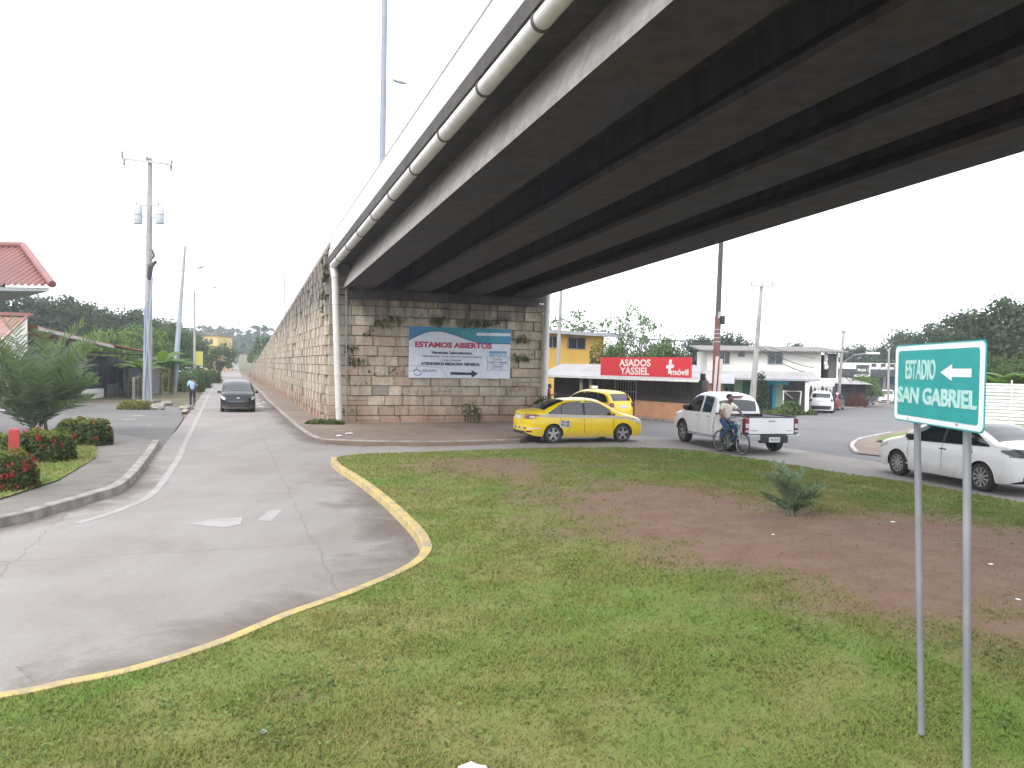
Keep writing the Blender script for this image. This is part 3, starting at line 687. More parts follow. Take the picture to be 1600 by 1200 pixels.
# ================================================================ VEHICLES
def curve(pts):
    X = np.array([p[0] for p in pts], float); Yv = np.array([p[1] for p in pts], float); n = len(X)
    h = np.diff(X); d = np.diff(Yv)/h; m = np.zeros(n); m[0] = d[0]; m[-1] = d[-1]
    for i in range(1, n-1):                       # monotone cubic
        m[i] = 0 if d[i-1]*d[i] <= 0 else 2*d[i-1]*d[i]/(d[i-1]+d[i])
    def f(x):
        x = min(max(x, X[0]), X[-1]); i = min(max(int(np.searchsorted(X, x))-1, 0), n-2); t = (x-X[i])/h[i]
        return float((2*t**3-3*t*t+1)*Yv[i]+(t**3-2*t*t+t)*h[i]*m[i]+(-2*t**3+3*t*t)*Yv[i+1]+(t**3-t*t)*h[i]*m[i+1])
    return f
class Shell:
    """A car body surface: half width y(x, z) below a top line, x forward, z up."""
    def __init__(s, L, W, top, base=.2, belt=None, tum=.36, wheels=(), rw=.31, arch=.05, rc=None, front_r=.6, rear_r=.45, pn=3.0, sill=.03, n=3.0):
        s.L = L; s.hw = W/2; s.top = curve(top); s.base = curve(base) if isinstance(base, list) else (lambda x: base)
        s.belt = curve(belt) if isinstance(belt, list) else (lambda x: belt); s.tum = tum; s.wh = wheels; s.ra = rw+arch; s.rw = rw
        s.rc = curve(rc) if isinstance(rc, list) else (lambda x: rc); s.fr = front_r; s.rr = rear_r; s.pn = pn; s.n = n; s.x0 = -L/2; s.x1 = L/2
    def W(s, x):
        k = 1.0
        d = (x-(s.x1-s.fr))/s.fr
        if d > 0: k *= max(0, 1-min(d, 1)**s.pn)**(1/s.pn)
        d = ((s.x0+s.rr)-x)/s.rr
        if d > 0: k *= max(0, 1-min(d, 1)**s.pn)**(1/s.pn)
        return s.hw*k
    def bot(s, x):
        b = s.base(x)
        for c in s.wh:
            q = s.ra**2-(x-c)**2
            if q > 0: b = max(b, s.rw+math.sqrt(q))
        return min(b, s.top(x)-.05)
    def side(s, x, z):
        B = s.belt(x); w = s.W(x); zz = min(z, B); zm = .58
        k = 1-.10*((zz-zm)/.55)**2 if zz < zm else 1-.06*((zz-zm)/.4)**2
        w2 = w*k
        if z > B: w2 -= s.tum*(z-B)*(w/s.hw)
        return max(w2, .0)
    def y(s, x, z):
        T = s.top(x); rc = min(s.rc(x), (T-s.base(x))*.8); z0 = T-rc
        if z <= z0: return s.side(x, z)
        t = min((z-z0)/rc, 1); return s.side(x, z0)*(max(0, 1-t**s.n))**(1/s.n)
    def ztop(s, x, y):
        T = s.top(x); rc = min(s.rc(x), (T-s.base(x))*.8); w = max(s.side(x, T-rc), 1e-4); q = min(abs(y)/w, 1)
        return T-rc+rc*(1-q**s.n)**(1/s.n)
    def xend(s, yv, z, sgn):
        lo, hi = (s.x1, 0) if sgn > 0 else (s.x0, 0)      # lo outside, hi inside
        for _ in range(26):
            m = (lo+hi)/2
            if s.top(m) > z and s.y(m, z) > abs(yv): hi = m
            else: lo = m
        return hi
    def mesh(s, nx=110, nz=13, nr=9):
        ds = [s.x0+(s.x1-s.x0)*.5*(1-math.cos(math.pi*i/nx)) for i in range(nx+1)]
        ds = sorted(set([round(.35*a+.65*(s.x0+(s.x1-s.x0)*i/nx), 4) for i, a in enumerate(ds)]+[c+sg*s.ra for c in s.wh for sg in (-1.0, 1.0, -.999, .999, -.97, .97, -.9, .9)]))
        rows = []
        for x in ds:
            T = s.top(x); b = s.bot(x); rc = min(s.rc(x), (T-s.base(x))*.8); z0 = max(T-rc, b+.02); half = []
            for i in range(nz): z = b+(z0-b)*i/(nz-1); half.append((s.y(x, z), z))
            for i in range(1, nr+1):
                th = math.pi/2*i/nr; z = z0+(T-z0)*math.sin(th)**(2/s.n); half.append((s.side(x, z0)*abs(math.cos(th))**(2/s.n) if i < nr else 0., z))
            rows.append([(x, -a, z) for a, z in half]+[(x, a, z) for a, z in half[::-1][1:]])
        mb = MB(); mb.grid(rows); return mb
    def side_patch(s, xs, zb, zt, off=.006, nz=5, sides=(-1, 1)):
        mb = MB()
        for sg in sides:
            rows = []
            for x in xs:
                a = zb(x) if callable(zb) else zb; b = zt(x) if callable(zt) else zt; b = max(b, a+.001)
                rows.append([(x, sg*(s.y(x, a+(b-a)*j/nz)+off), a+(b-a)*j/nz) for j in range(nz+1)])
            mb.grid(rows)
        return mb
    def top_patch(s, xs, half, off=.008, ny=8, y0=None):
        rows = []
        for x in xs:
            h = half(x) if callable(half) else half
            ys = [-h+2*h*j/ny for j in range(ny+1)] if y0 is None else [y0+(h-y0)*j/ny for j in range(ny+1)]
            e = .01; sl = (s.top(min(x+e, s.x1))-s.top(max(x-e, s.x0)))/(2*e); nrm = math.hypot(sl, 1)
            rows.append([(x-off*sl/nrm, y, s.ztop(x, y)+off/nrm) for y in ys])
        mb = MB(); mb.grid(rows); return mb
    def end_patch(s, sgn, y0, y1, z0, z1, off=.006, ny=8, nz=4, mirror=False, zf=None):
        mb = MB()
        for m in ((1, -1) if mirror else (1,)):
            rows = []
            for j in range(nz+1):
                r = []
                for i in range(ny+1):
                    yv = y0+(y1-y0)*i/ny
                    a, b = (z0, z1) if zf is None else zf(i/ny)
                    z = a+(b-a)*j/nz
                    r.append((s.xend(yv, z, sgn)+sgn*off, m*yv, z))
                rows.append(r)
            mb.grid(rows)
        return mb
def lin(a, b, n=14): return [a+(b-a)*i/n for i in range(n+1)]
def pl(*pts):
    X = [p[0] for p in pts]; Yv = [p[1] for p in pts]; return lambda x: float(np.interp(x, X, Yv))
def wheel(parent, x, y, r, w, style='five', out=1):
    """hub disc with tyre and rim as its parts; outer face towards out*y"""
    sg = out
    mb = MB(); mb.lathe([(0, -.02*sg), (r*.60, -.02*sg), (r*.60, -.08*sg), (0, -.08*sg)], (0, 0, 0), 'y', 20)
    hub = mb.build('wheel', MT['dark'], parent); hub.location = (x, y, r)
    mb = MB(); k = r*.68
    mb.lathe([(k, -w*.45), (r*.9, -w*.5), (r*.985, -w*.42), (r, -w*.2), (r, w*.2), (r*.985, w*.42), (r*.9, w*.5), (k, w*.45), (k, -w*.45)], (0, 0, 0), 'y', 36)
    mb.build('tyre', MT['rubber'], hub, smooth=True)
    mb = MB(); yo = sg*(w*.40)
    mb.lathe([(k, yo+.012*sg), (k*.93, yo+.012*sg), (k*.90, yo-.02*sg), (k*.90, yo-.10*sg), (k, yo-.10*sg)], (0, 0, 0), 'y', 32)
    mb.lathe([(0, yo+.01*sg), (r*.11, yo+.008*sg), (r*.13, yo-.02*sg), (0, yo-.03*sg)], (0, 0, 0), 'y', 16)
    ns = {'five': 5, 'ten': 10, 'six': 6}[style]; sw = {'five': .062, 'ten': .024, 'six': .05}[style]*r/.31
    for i in range(ns):
        t = 2*math.pi*i/ns+.3; d = Vector((math.cos(t), 0, math.sin(t))); n_ = Vector((-math.sin(t), 0, math.cos(t)))
        a = d*r*.09; b = d*k*.93; w0, w1 = sw, sw*(.62 if style != 'ten' else .9)
        P = [a-n_*w0/1.3, a+n_*w0/1.3, b+n_*w1, b-n_*w1]
        mb.extr([p+Vector((0, yo-.03*sg, 0)) for p in P], (0, sg*.035, 0))
    mb.build('rim', MT['chrome'], hub, smooth=True)
    return hub
def paintmat(name, col, rough=.28):
    n = N(name); v = n.pos(False)
    c = n.mix(n.ramp(n.noise(v, 2.2, 6, .6), [(.4, 0), (.75, .35)]), col, tuple(k*.8 for k in col))
    sx = n.new('SeparateXYZ'); n.link(v, sx.inputs[0])
    dirt = n.ramp(n.math('ADD', sx.outputs[2], n.math('MULTIPLY', n.noise(v, 5, 5), .3)), [(.30, .55), (.62, 0)])
    n.col(n.mix(dirt, c, (.21, .17, .14))); n.b.inputs['Roughness'].default_value = rough; n.b.inputs['Coat Weight'].default_value = .6
    n.b.inputs['Coat Roughness'].default_value = .05; n.b.inputs['Specular IOR Level'].default_value = .4; return n.m
PM = dict(yellow=paintmat('taxi_yellow_paint', (.82, .57, .008)), white=paintmat('white_car_paint', (.80, .80, .81)), black=paintmat('black_car_paint', (.010, .012, .018)),
          red=paintmat('red_car_paint', (.22, .02, .025)), silver=paintmat('silver_car_paint', (.40, .41, .42), .3), grey=paintmat('grey_car_paint', (.07, .08, .09)))
PM['black'].node_tree.nodes['Principled BSDF'].inputs['Coat Weight'].default_value = .15; PM['black'].node_tree.nodes['Principled BSDF'].inputs['Specular IOR Level'].default_value = .25
MT['stripe'] = mat('grey_stripe_paint', (.42, .41, .40), rough=.35, coat=.5)
MT['seat'] = mat('seat_cloth', (.09, .085, .08), rough=.9)
def place(root, p, d):
    root.location = (p[0], p[1], zf(p[0], p[1])+.006); root.rotation_euler = (0, 0, math.atan2(d[1], d[0]))
def common(sh, root, paint, wheels_xy, r, w, style):
    sh.mesh().build('body', paint, root, smooth=True)
    mb = MB(); L = sh.L
    mb.box((0, 0, sh.base(0)+.12), (L*.86, sh.hw*1.45, .16)); mb.box((0, 0, sh.base(0)+.3), (L*.9, sh.hw*1.2, .3))
    mb.build('underbody', MT['dark'], root)
    for x in sh.wh:
        for sg in (-1, 1): wheel(root, x, sg*(wheels_xy), r, w, style, sg)
def mirrors(sh, root, x, z, m, size=(.12, .19, .13)):
    for sg in (-1, 1):
        mb = MB(); yv = sh.y(x, z); bm = bmesh.new(); bmesh.ops.create_icosphere(bm, subdivisions=2, radius=.5)
        vs = [Vector((v.co.x*size[0], sg*(yv+.11)+v.co.y*size[1], z+.03+v.co.z*size[2])) for v in bm.verts]; fs = [[v.index for v in f.verts] for f in bm.faces]; bm.free()
        mb.add(vs, fs); mb.box((x*0+x, sg*(yv+.02), z-.03), (.05, .1, .03)) if False else None
        vs2 = [v for v in mb.v]; mb.v = [(a+x, b, c) for a, b, c in mb.v]
        mb.build('wing_mirror', m, root, smooth='all')
def handles(sh, root, pts, m):
    for sg in (-1, 1):
        for x, z in pts:
            mb = MB(); y = sg*(sh.y(x, z)+.012); mb.box((x, y, z), (.19, .03, .028)); mb.build('door_handle', m, root, bevel=.008)
def seams(sh, root, xs, z0, z1, name='door_seam'):
    for sg in (-1, 1):
        for x in xs:
            sh.side_patch([x-.006, x+.006], z0, z1, .0035, 10, (sg,)).build(name, MT['black'], root)
# ------------------------------------------------ yellow taxi saloon and white saloon share a body kind
def sedan(name, label, paint, mono, style, group=None):
    L, W = 4.41, 1.70
    top = [(-2.205, .60), (-2.16, .88), (-2.08, 1.02), (-1.95, 1.065), (-1.62, 1.10), (-1.30, 1.245), (-.95, 1.385), (-.55, 1.46), (0, 1.485), (.35, 1.455), (.62, 1.375), (.95, 1.20), (1.22, 1.03), (1.45, .975), (1.75, .91), (1.98, .83), (2.12, .72), (2.205, .52)]
    sh = Shell(L, W, top, [(-2.205, .36), (-1.9, .25), (-1, .19), (1, .19), (1.9, .21), (2.205, .27)], [(-2.2, .98), (-1.4, .965), (0, .925), (1.0, .90), (2.2, .80)], .38, (-1.26, 1.29), .305, .045,
               [(-2.205, .16), (-1.9, .13), (-1.55, .16), (-1.0, .27), (0, .21), (.6, .25), (1.2, .15), (2.2, .17)], .62, .5)
    t = thing(name, label, 'taxi' if paint is PM['yellow'] else 'car', (0, 0, 0), 0, group)
    common(sh, t, paint, .745, .305, .195, style)
    # side glass: black frame behind three panes
    zb = lambda x: sh.belt(x)+.012
    zt = pl((-1.42, .99), (-1.2, 1.13), (-.95, 1.265), (-.65, 1.345), (-.2, 1.385), (.15, 1.375), (.45, 1.29), (.75, 1.12), (.98, .945))
    for sg in (-1, 1):
        sh.side_patch(lin(-1.44, 1.0, 44), lambda x: zb(x)-.012, lambda x: zt(x)+.015, .003, 6, (sg,)).build('window_frame', MT['black'], t)
        sh.side_patch(lin(-1.36, -.98, 8), zb, zt, .006, 6, (sg,)).build('quarter_window', MT['glass'], t, smooth=True)
        sh.side_patch(lin(-.95, -.19, 14), zb, zt, .006, 6, (sg,)).build('side_window', MT['glass'], t, smooth=True)
        sh.side_patch(lin(-.10, .92, 18), zb, zt, .006, 6, (sg,)).build('side_window', MT['glass'], t, smooth=True)
        sh.side_patch(lin(-.90, -.24, 4), sh.belt(0)+.05, sh.belt(0)+.10, .0065, 2, (sg,)) if False else None
    sh.top_patch(lin(.50, 1.17, 16), lambda x: sh.side(x, sh.top(x)-.12)*.86, .007).build('windscreen', MT['glass'], t, smooth=True)
    sh.top_patch(lin(-1.56, -.80, 16), lambda x: sh.side(x, sh.top(x)-.12)*.84, .007).build('rear_window', MT['glass'], t, smooth=True)
    seams(sh, t, (.93, -.145, -1.0), .30, .91); handles(sh, t, ((-.02-.16, .80), (-1.02+.09, .82)), paint if paint is PM['yellow'] else MT['black'])
    mirrors(sh, t, .83, .98, paint if paint is PM['yellow'] else MT['black'])
    for sg in (-1, 1):      # head and tail lamps wrap round the corners
        o = MB()
        sh.side_patch(lin(1.62, 2.0, 10), pl((1.62, .72), (2.0, .60)), pl((1.62, .78), (2.0, .75)), .006, 4, (sg,)).build('headlight', MT['lamp_white'], t, smooth=True)
        sh.end_patch(-1, sg*.46, sg*.80, .80, .97, .006, 8, 4).build('tail_light', MT['lamp_red'] if mono != 'dark' else MT['grey_lens'], t, smooth=True)
        sh.side_patch(lin(-2.1, -1.76, 8), pl((-2.1, .79), (-1.76, .895)), pl((-2.1, .965), (-1.76, .93)), .007, 4, (sg,)).build('tail_light', MT['lamp_red'] if mono != 'dark' else MT['grey_lens'], t, smooth=True)
        if mono != 'dark': sh.side_patch(lin(-2.06, -1.83, 6), pl((-2.06, .83), (-1.83, .885)), pl((-2.06, .885), (-1.83, .915)), .010, 2, (sg,)).build('lamp_lens', MT['lamp_white'], t)
    sh.end_patch(-1, -.26, .26, .78, .90, .010).build('number_plate', MT['plate'], t)
    sh.end_patch(-1, -.35, .35, .905, .925, .012).build('boot_trim', MT['chrome'], t)
    sh.end_patch(-1, -.62, .62, .30, .40, .004).build('rear_valance', MT['black'], t)
    sh.end_patch(1, -.5, .5, .30, .48, .006).build('front_grille', MT['black'], t)
    sh.end_patch(1, -.26, .26, .50, .60, .012).build('number_plate', MT['plate'], t)
    return t, sh
n_ = N('grey_lens'); n_.col((.05, .055, .06)); n_.b.inputs['Roughness'].default_value = .15; MT['grey_lens'] = n_.m
tx, sh = sedan('taxi', 'yellow saloon taxi with grey side stripe stopped in front of the block wall', PM['yellow'], None, 'five', 'yellow taxis at the corner')
for sg in (-1, 1):
    sh.side_patch(lin(-1.75, 1.9, 60), pl((-1.75, .875), (-1.2, .855), (.9, .82), (1.5, .775), (1.9, .735)), pl((-1.75, .93), (-1.4, .955), (0, .917), (.95, .885), (1.45, .86), (1.9, .775)), .0045, 3, (sg,)).build('side_stripe', MT['stripe'], tx, smooth=True)
    sh.side_patch(lin(-1.02-.02, -.66, 4), .52, .74, .005, 2, (sg,)).build('number_panel', MT['plate'], tx)
for k in range(9):        # red and white reflective tape along the rear bumper
    a = -.80+k*.178; sh.end_patch(-1, a, a+.178, .47, .515, .006, 3, 1).build('reflector_tape', MT['lamp_red'] if k % 2 else MT['plate'], tx)
sh.side_patch(lin(-2.0, -1.72, 4), .475, .515, .006, 1).build('reflector_tape', MT['plate'], tx)
for sg in (-1, 1): sh.end_patch(-1, sg*.62, sg*.78, .36, .42, .007, 4, 2).build('bumper_reflector', MT['lamp_red'], tx)
for sg in (-1, 1):
    y = sg*(sh.y(-.85, .63)+.0075); o = text('2T-60', .13, MT['ink'], tx, (-.85 - .0, y, .655), (math.pi/2, 0, 0 if sg < 0 else math.pi), 'lettering', .003, 'CENTER', width=.3)
    o = text('9T-60', .13, MT['ink'], tx, (-.85, y, .545), (math.pi/2, 0, 0 if sg < 0 else math.pi), 'lettering', .003, 'CENTER', width=.3)
a = Vector((1.33, 26.39, 0)); b = Vector((3.77, 27.29, 0)); d = (b-a).normalized(); ln = Vector((-d.y, d.x, 0))
place(tx, (a+b)/2+ln*.78, d)
wc, sh = sedan('parked_car', 'white saloon car with black ten spoke wheels behind the green road sign', PM['white'], 'dark', 'ten')
wc.name = 'car'
a = Vector((9.52, 19.7, 0)); d = Vector((-.235, .972, 0)).normalized(); ln = Vector((-d.y, d.x, 0))
place(wc, a-d*1.275-ln*.78, d)
for sg in (-1, 1):
    sh.side_patch(lin(-1.0, 1.0, 10), .33, .36, .005, 1, (sg,)).build('sill_trim', PM['white'], wc)
# ------------------------------------------------ hatchbacks and SUVs
def hatch(name, label, paint, kind='hatch', group=None, cat='car', simple=False):
    if kind == 'hatch':
        L, W = 3.80, 1.665
        top = [(-1.9, .55), (-1.86, .82), (-1.80, 1.0), (-1.68, 1.22), (-1.5, 1.42), (-1.2, 1.49), (-.4, 1.53), (.1, 1.515), (.45, 1.42), (.8, 1.22), (1.12, 1.03), (1.35, .97), (1.6, .88), (1.78, .74), (1.9, .50)]
        ws = (-1.17, 1.23); r = .29; belt = [(-1.9, .99), (0, .94), (1.9, .84)]; zt = pl((-1.62, 1.02), (-1.35, 1.30), (-1.0, 1.385), (-.3, 1.42), (.1, 1.40), (.5, 1.26), (.95, .97)); xr = (-1.55, -1.0); xs2 = (.38, 1.08); xg = (-1.78, -1.55)
    else:
        L, W = 4.45, 1.82
        top = [(-2.22, .65), (-2.18, .98), (-2.1, 1.16), (-1.95, 1.40), (-1.75, 1.60), (-1.3, 1.67), (-.5, 1.70), (.1, 1.67), (.5, 1.55), (.9, 1.33), (1.25, 1.13), (1.6, 1.06), (1.9, .98), (2.1, .84), (2.22, .55)]
        ws = (-1.3, 1.35); r = .345; belt = [(-2.2, 1.12), (0, 1.04), (2.2, .92)]; zt = pl((-1.9, 1.16), (-1.6, 1.40), (-1.2, 1.52), (-.3, 1.58), (.1, 1.55), (.6, 1.37), (1.05, 1.08)); xr = (-1.9, -1.2); xs2 = (.45, 1.2); xg = (-2.08, -1.82)
    sh = Shell(L, W, top, .22 if kind != 'hatch' else .19, belt, .34, ws, r, .05, [(-2.3, .2), (-1.6, .25), (0, .22), (.8, .25), (1.3, .16), (2.3, .18)], .7, .32)
    t = thing(name, label, cat, (0, 0, 0), 0, group)
    common(sh, t, paint, W/2-.11, r, .2, 'five')
    zb = lambda x: sh.belt(x)+.012
    x0, x1 = zt(0) and (-1.6 if kind == 'hatch' else -1.88), (.93 if kind == 'hatch' else 1.03)
    for sg in (-1, 1):
        sh.side_patch(lin(x0, x1, 36), lambda x: zb(x)-.012, lambda x: zt(x)+.015, .003, 6, (sg,)).build('window_frame', MT['black'], t)
        for a, b in ((x0+.07, -.98), (-.9, -.12), (-.04, x1-.07)):
            sh.side_patch(lin(a, b, 12), zb, zt, .006, 6, (sg,)).build('side_window', MT['glass'], t, smooth=True)
        sh.side_patch(lin(sh.x1-.55, sh.x1-.12, 10), pl((sh.x1-.55, .72*belt[0][1]/.99+.05), (sh.x1-.12, .60)), pl((sh.x1-.55, .86*belt[0][1]/.99), (sh.x1-.12, .74)), .006, 4, (sg,)).build('headlight', MT['lamp_white'], t, smooth=True)
        sh.end_patch(-1, sg*(sh.hw-.26), sg*(sh.hw-.045), belt[0][1]-.22, belt[0][1]-.02, .006, 6, 5).build('tail_light', MT['lamp_red'], t, smooth=True)
    sh.top_patch(lin(*xs2, 16), lambda x: sh.side(x, sh.top(x)-.12)*.87, .007).build('windscreen', MT['glass'], t, smooth=True)
    bz = belt[0][1]+.06; tz = sh.top(-1.5 if kind == 'hatch' else -1.8)-.06
    sh.end_patch(-1, -sh.hw*.70, sh.hw*.70, bz, tz, .008, 10, 6).build('rear_window', MT['glass'], t, smooth=True)
    sh.end_patch(-1, -.25, .25, bz-.30, bz-.19, .008).build('number_plate', MT['plate'], t)
    sh.end_patch(-1, -sh.hw*.8, sh.hw*.8, .3, .46 if kind == 'hatch' else .58, .004).build('rear_bumper_trim', MT['black'] if kind != 'hatch' else paint, t)
    sh.end_patch(1, -.42, .42, .62 if kind == 'hatch' else .72, .70 if kind == 'hatch' else .84, .006).build('front_grille', MT['black'], t)
    sh.end_patch(1, -.55, .55, .27, .42, .006).build('lower_grille', MT['black'], t)
    sh.end_patch(1, -.05, .05, .68 if kind == 'hatch' else .8, .73 if kind == 'hatch' else .86, .014).build('bonnet_badge', MT['chrome'], t)
    mirrors(sh, t, .78, sh.belt(.7)+.03, MT['black']); seams(sh, t, (.9, -.08, -.95), .32, .9); handles(sh, t, ((-.2, .84), (-1.0, .86)), paint)
    return t, sh
bc, sh = hatch('car', 'black small hatchback driving towards us along the block wall', PM['black'])
place(bc, ST(10.9, -3.35), -E1)
MB().box((1.0, 0, 1.3), (.02, .2, .05)) if False else None
sh.end_patch(1, -.62, .62, .50, .58, .006).build('bumper_lip', MT['grey_lens'], bc)
t2, sh = hatch('taxi', 'yellow hatchback taxi with white roof light in front of the wooden eatery', PM['yellow'], 'hatch', 'yellow taxis at the corner', 'taxi')
place(t2, (3.75, 37.3), Vector((-.66, .75, 0)))
mb = MB(); mb.box((-.05, 0, 1.60), (.16, .42, .14)); o = mb.build('roof_light', MT['white'], t2, bevel=.03)
s1, sh = hatch('parked_car', 'white SUV parked on the verge with its back to the road corner', PM['white'], 'suv', 'cars parked along the side road')
place(s1, (24.2, 63.0), Vector((.36, .93, 0)))
s2, sh = hatch('parked_car', 'dark red hatchback parked just beyond the white SUV', PM['red'], 'hatch', 'cars parked along the side road')
place(s2, (27.6, 69.5), Vector((.5, .87, 0)))
s3, sh = hatch('parked_car', 'dark grey car parked under the shady green tree', PM['black'], 'suv', 'cars parked along the side road')
place(s3, (38.6, 88.5), Vector((-.57, -.82, 0)))
s4, sh = hatch('parked_car', 'white off-roader with black bumper facing us at the end of the road', PM['white'], 'suv', 'cars parked along the side road')
place(s4, (48.0, 103.0), Vector((-.5, -.87, 0)))
for s, t, k, lab, dr in ((53, -8.6, 'hatch', 'white hatchback parked side on beside the left road', (-.6, -.8)), (84, -8.4, 'suv', 'white estate car parked farther along the left road', (.34, -.94)),
                      (100, -7.6, 'suv', 'white car half hidden by the roadside tree far down the left road', (-.3, .95)), (235, -4.6, 'suv', 'white car on the rise at the far end of the left road', (.33, -.94)), (205, -2.4, 'hatch', 'pale car driving at the top of the left road', (.33, -.94))):
    q_, sh = hatch('car', lab, PM['white'], k, 'cars far along the left road'); place(q_, ST(s, t), Vector((*dr, 0)))
# ------------------------------------------------ pickup
def pickup():
    L, W = 5.15, 1.80; g = .36
    top = [(-.62, .7), (-.60, 1.2), (-.56, 1.45), (-.45, 1.66), (-.30, 1.735), (.2, 1.78), (.7, 1.775), (1.0, 1.70), (1.3, 1.50), (1.62, 1.24), (1.8, 1.14), (2.1, 1.09), (2.4, .99), (2.55, .84), (2.62, .60)]
    sh = Shell(L, W, top, .42, [(-.7, 1.12), (1.0, 1.10), (2.6, 1.0)], .30, (1.58,), .375, .075, [(-.7, .14), (-.3, .22), (.5, .22), (1.2, .26), (1.8, .16), (2.6, .18)], .75, .06, 3.2)
    sh.x0, sh.x1 = -.62, 2.62
    t = thing('pickup_truck', 'white double cab pickup truck stopped at the junction behind the cyclist', 'pickup', (0, 0, 0))
    sh.mesh().build('body', PM['white'], t, smooth=True)
    # load bed: outer skin with rear wheel arch, inner walls, tailgate
    bs = Shell(L, W, [(-2.53, 1.10), (-.66, 1.12)], .42, 1.2, .1, (-1.49,), .375, .075, .05, .02, .05, 4.0, n=4.0); bs.x0, bs.x1 = -2.52, -.66
    bs.W = lambda x: .885
    mb = MB()
    for sg in (-1, 1):
        rows = []
        for x in sorted(lin(-2.52, -.66, 50)+[-1.49-.449, -1.49+.449]):
            b = bs.bot(x); rows.append([(x, sg*bs.side(x, b+(1.10-b)*j/10), b+(1.10-b)*j/10) for j in range(11)]+[(x, sg*.845, 1.115), (x, sg*.80, 1.10), (x, sg*.80, .66)])
        mb.grid(rows)
    mb.build('bed_side', PM['white'], t, smooth=True)
    mb = MB(); mb.box((-1.59, 0, .64), (1.86, 1.62, .05)); mb.box((-.69, 0, .88), (.05, 1.62, .46)); mb.build('bed_floor', MT['black'], t)
    for sg in (-1, 1): MB().box((-1.6, sg*.83, 1.13), (1.84, .09, .03)).build('bed_rail', MT['black'], t, bevel=.01)
    mb = MB(); mb.box((-2.535, 0, .86), (.07, 1.50, .50)); tg = mb.build('tailgate', PM['white'], t, bevel=.02)
    MB().box((-2.54, 0, 1.118), (.09, 1.50, .03)).build('tailgate_trim', MT['black'], t, bevel=.008)
    MB().box((-2.578, 0, 1.0), (.02, .22, .055)).build('tailgate_handle', PM['silver'], t, bevel=.01)
    for y, wd, s in ((.58, .26, 'D-MAX'), (-.58, .2, '4x4')):
        text(s, .06, MT['galv'], t, (-2.575, y+(wd/2), .70), (math.pi/2, 0, -math.pi/2), 'lettering', .001, 'LEFT', width=wd)
    for sg in (-1, 1):
        mb = MB(); mb.box((-2.50, sg*.82, .86), (.16, .155, .46)); mb.build('tail_light', MT['lamp_red'], t, bevel=.03)
        MB().box((-2.586, sg*.815, .86), (.012, .10, .13)).build('lamp_lens', MT['lamp_white'], t)
        MB().box((-2.586, sg*.815, .70), (.012, .10, .06)).build('lamp_lens', MT['lamp_white'], t)
    for sg in (-1, 1): MB().prism([(-2.72, sg*.45), (-2.70, sg*.78), (-2.60, sg*.90), (-2.2, sg*.90), (-2.2, sg*.84), (-2.56, sg*.82), (-2.60, sg*.45)], .44, .60).build('rear_bumper', PM['silver'], t, bevel=.02)
    MB().box((-2.66, 0, .47), (.14, .92, .22)).build('bumper_step', MT['black'], t, bevel=.02)
    MB().box((-2.738, 0, .46), (.012, .36, .15)).build('number_plate', MT['plate'], t)
    text('923719', .09, MT['ink'], t, (-2.746, .14, .425), (math.pi/2, 0, -math.pi/2), 'lettering', .001, width=.28)
    mb = MB(); mb.box((.2, 0, .50), (4.6, 1.2, .22)); mb.box((-1.5, 0, .55), (1.9, 1.5, .16)); mb.box((1.55, 0, .8), (1.6, 1.2, .4)); mb.build('underbody', MT['dark'], t)
    for sg in (-1, 1): mb = MB(); mb.box((.15, sg*.90, .38), (1.75, .16, .05)); mb.build('side_step', MT['galv'], t, bevel=.015)
    zb = lambda x: sh.belt(x)+.02
    zt = pl((-.5, 1.56), (-.3, 1.60), (.3, 1.64), (.75, 1.63), (1.0, 1.55), (1.25, 1.38), (1.52, 1.14))
    for sg in (-1, 1):
        for a, b in ((-.28, .28), (.46, 1.46)):
            sh.side_patch(lin(a-.03, b+.03, 20), lambda x: zb(x)-.02, lambda x: zt(x)+.02, .003, 6, (sg,)).build('window_frame', MT['black'], t)
            sh.side_patch(lin(a, b, 18), zb, zt, .006, 6, (sg,)).build('side_window', MT['glass'], t, smooth=True)
        sh.side_patch(lin(2.05, 2.5, 10), .84, pl((2.05, .98), (2.5, .92)), .006, 3, (sg,)).build('headlight', MT['lamp_white'], t, smooth=True)
        wheel(t, 1.58, sg*.765, .375, .24, 'six', sg); wheel(t, -1.49, sg*.765, .375, .24, 'six', sg)
    sh.top_patch(lin(1.02, 1.70, 16), lambda x: sh.side(x, sh.top(x)-.12)*.88, .007).build('windscreen', MT['glass'], t, smooth=True)
    sh.end_patch(-1, -.64, .64, 1.19, 1.55, .008, 10, 6, zf=lambda q: (1.19, 1.55-.05*abs(2*q-1)**3)).build('rear_window', MT['glass'], t, smooth=True)
    MB().box((-.50, 0, 1.655), (.16, .36, .05)).build('brake_light', MT['lamp_red'], t, bevel=.01)
    sh.end_patch(1, -.5, .5, .70, .86, .008).build('front_grille', MT['black'], t)
    mirrors(sh, t, 1.34, 1.19, MT['black'], (.16, .22, .2)); seams(sh, t, (1.5, .38, -.36), .5, 1.1); handles(sh, t, ((.56, 1.0), (-.2, 1.0)), PM['silver'])
    return t
pk_ = pickup()
d = Vector((-.24, .97, 0)).normalized(); ln = Vector((-d.y, d.x, 0))
fw = Vector((5.99, 27.85, 0)); place(pk_, fw-d*1.58-ln*.80, d)
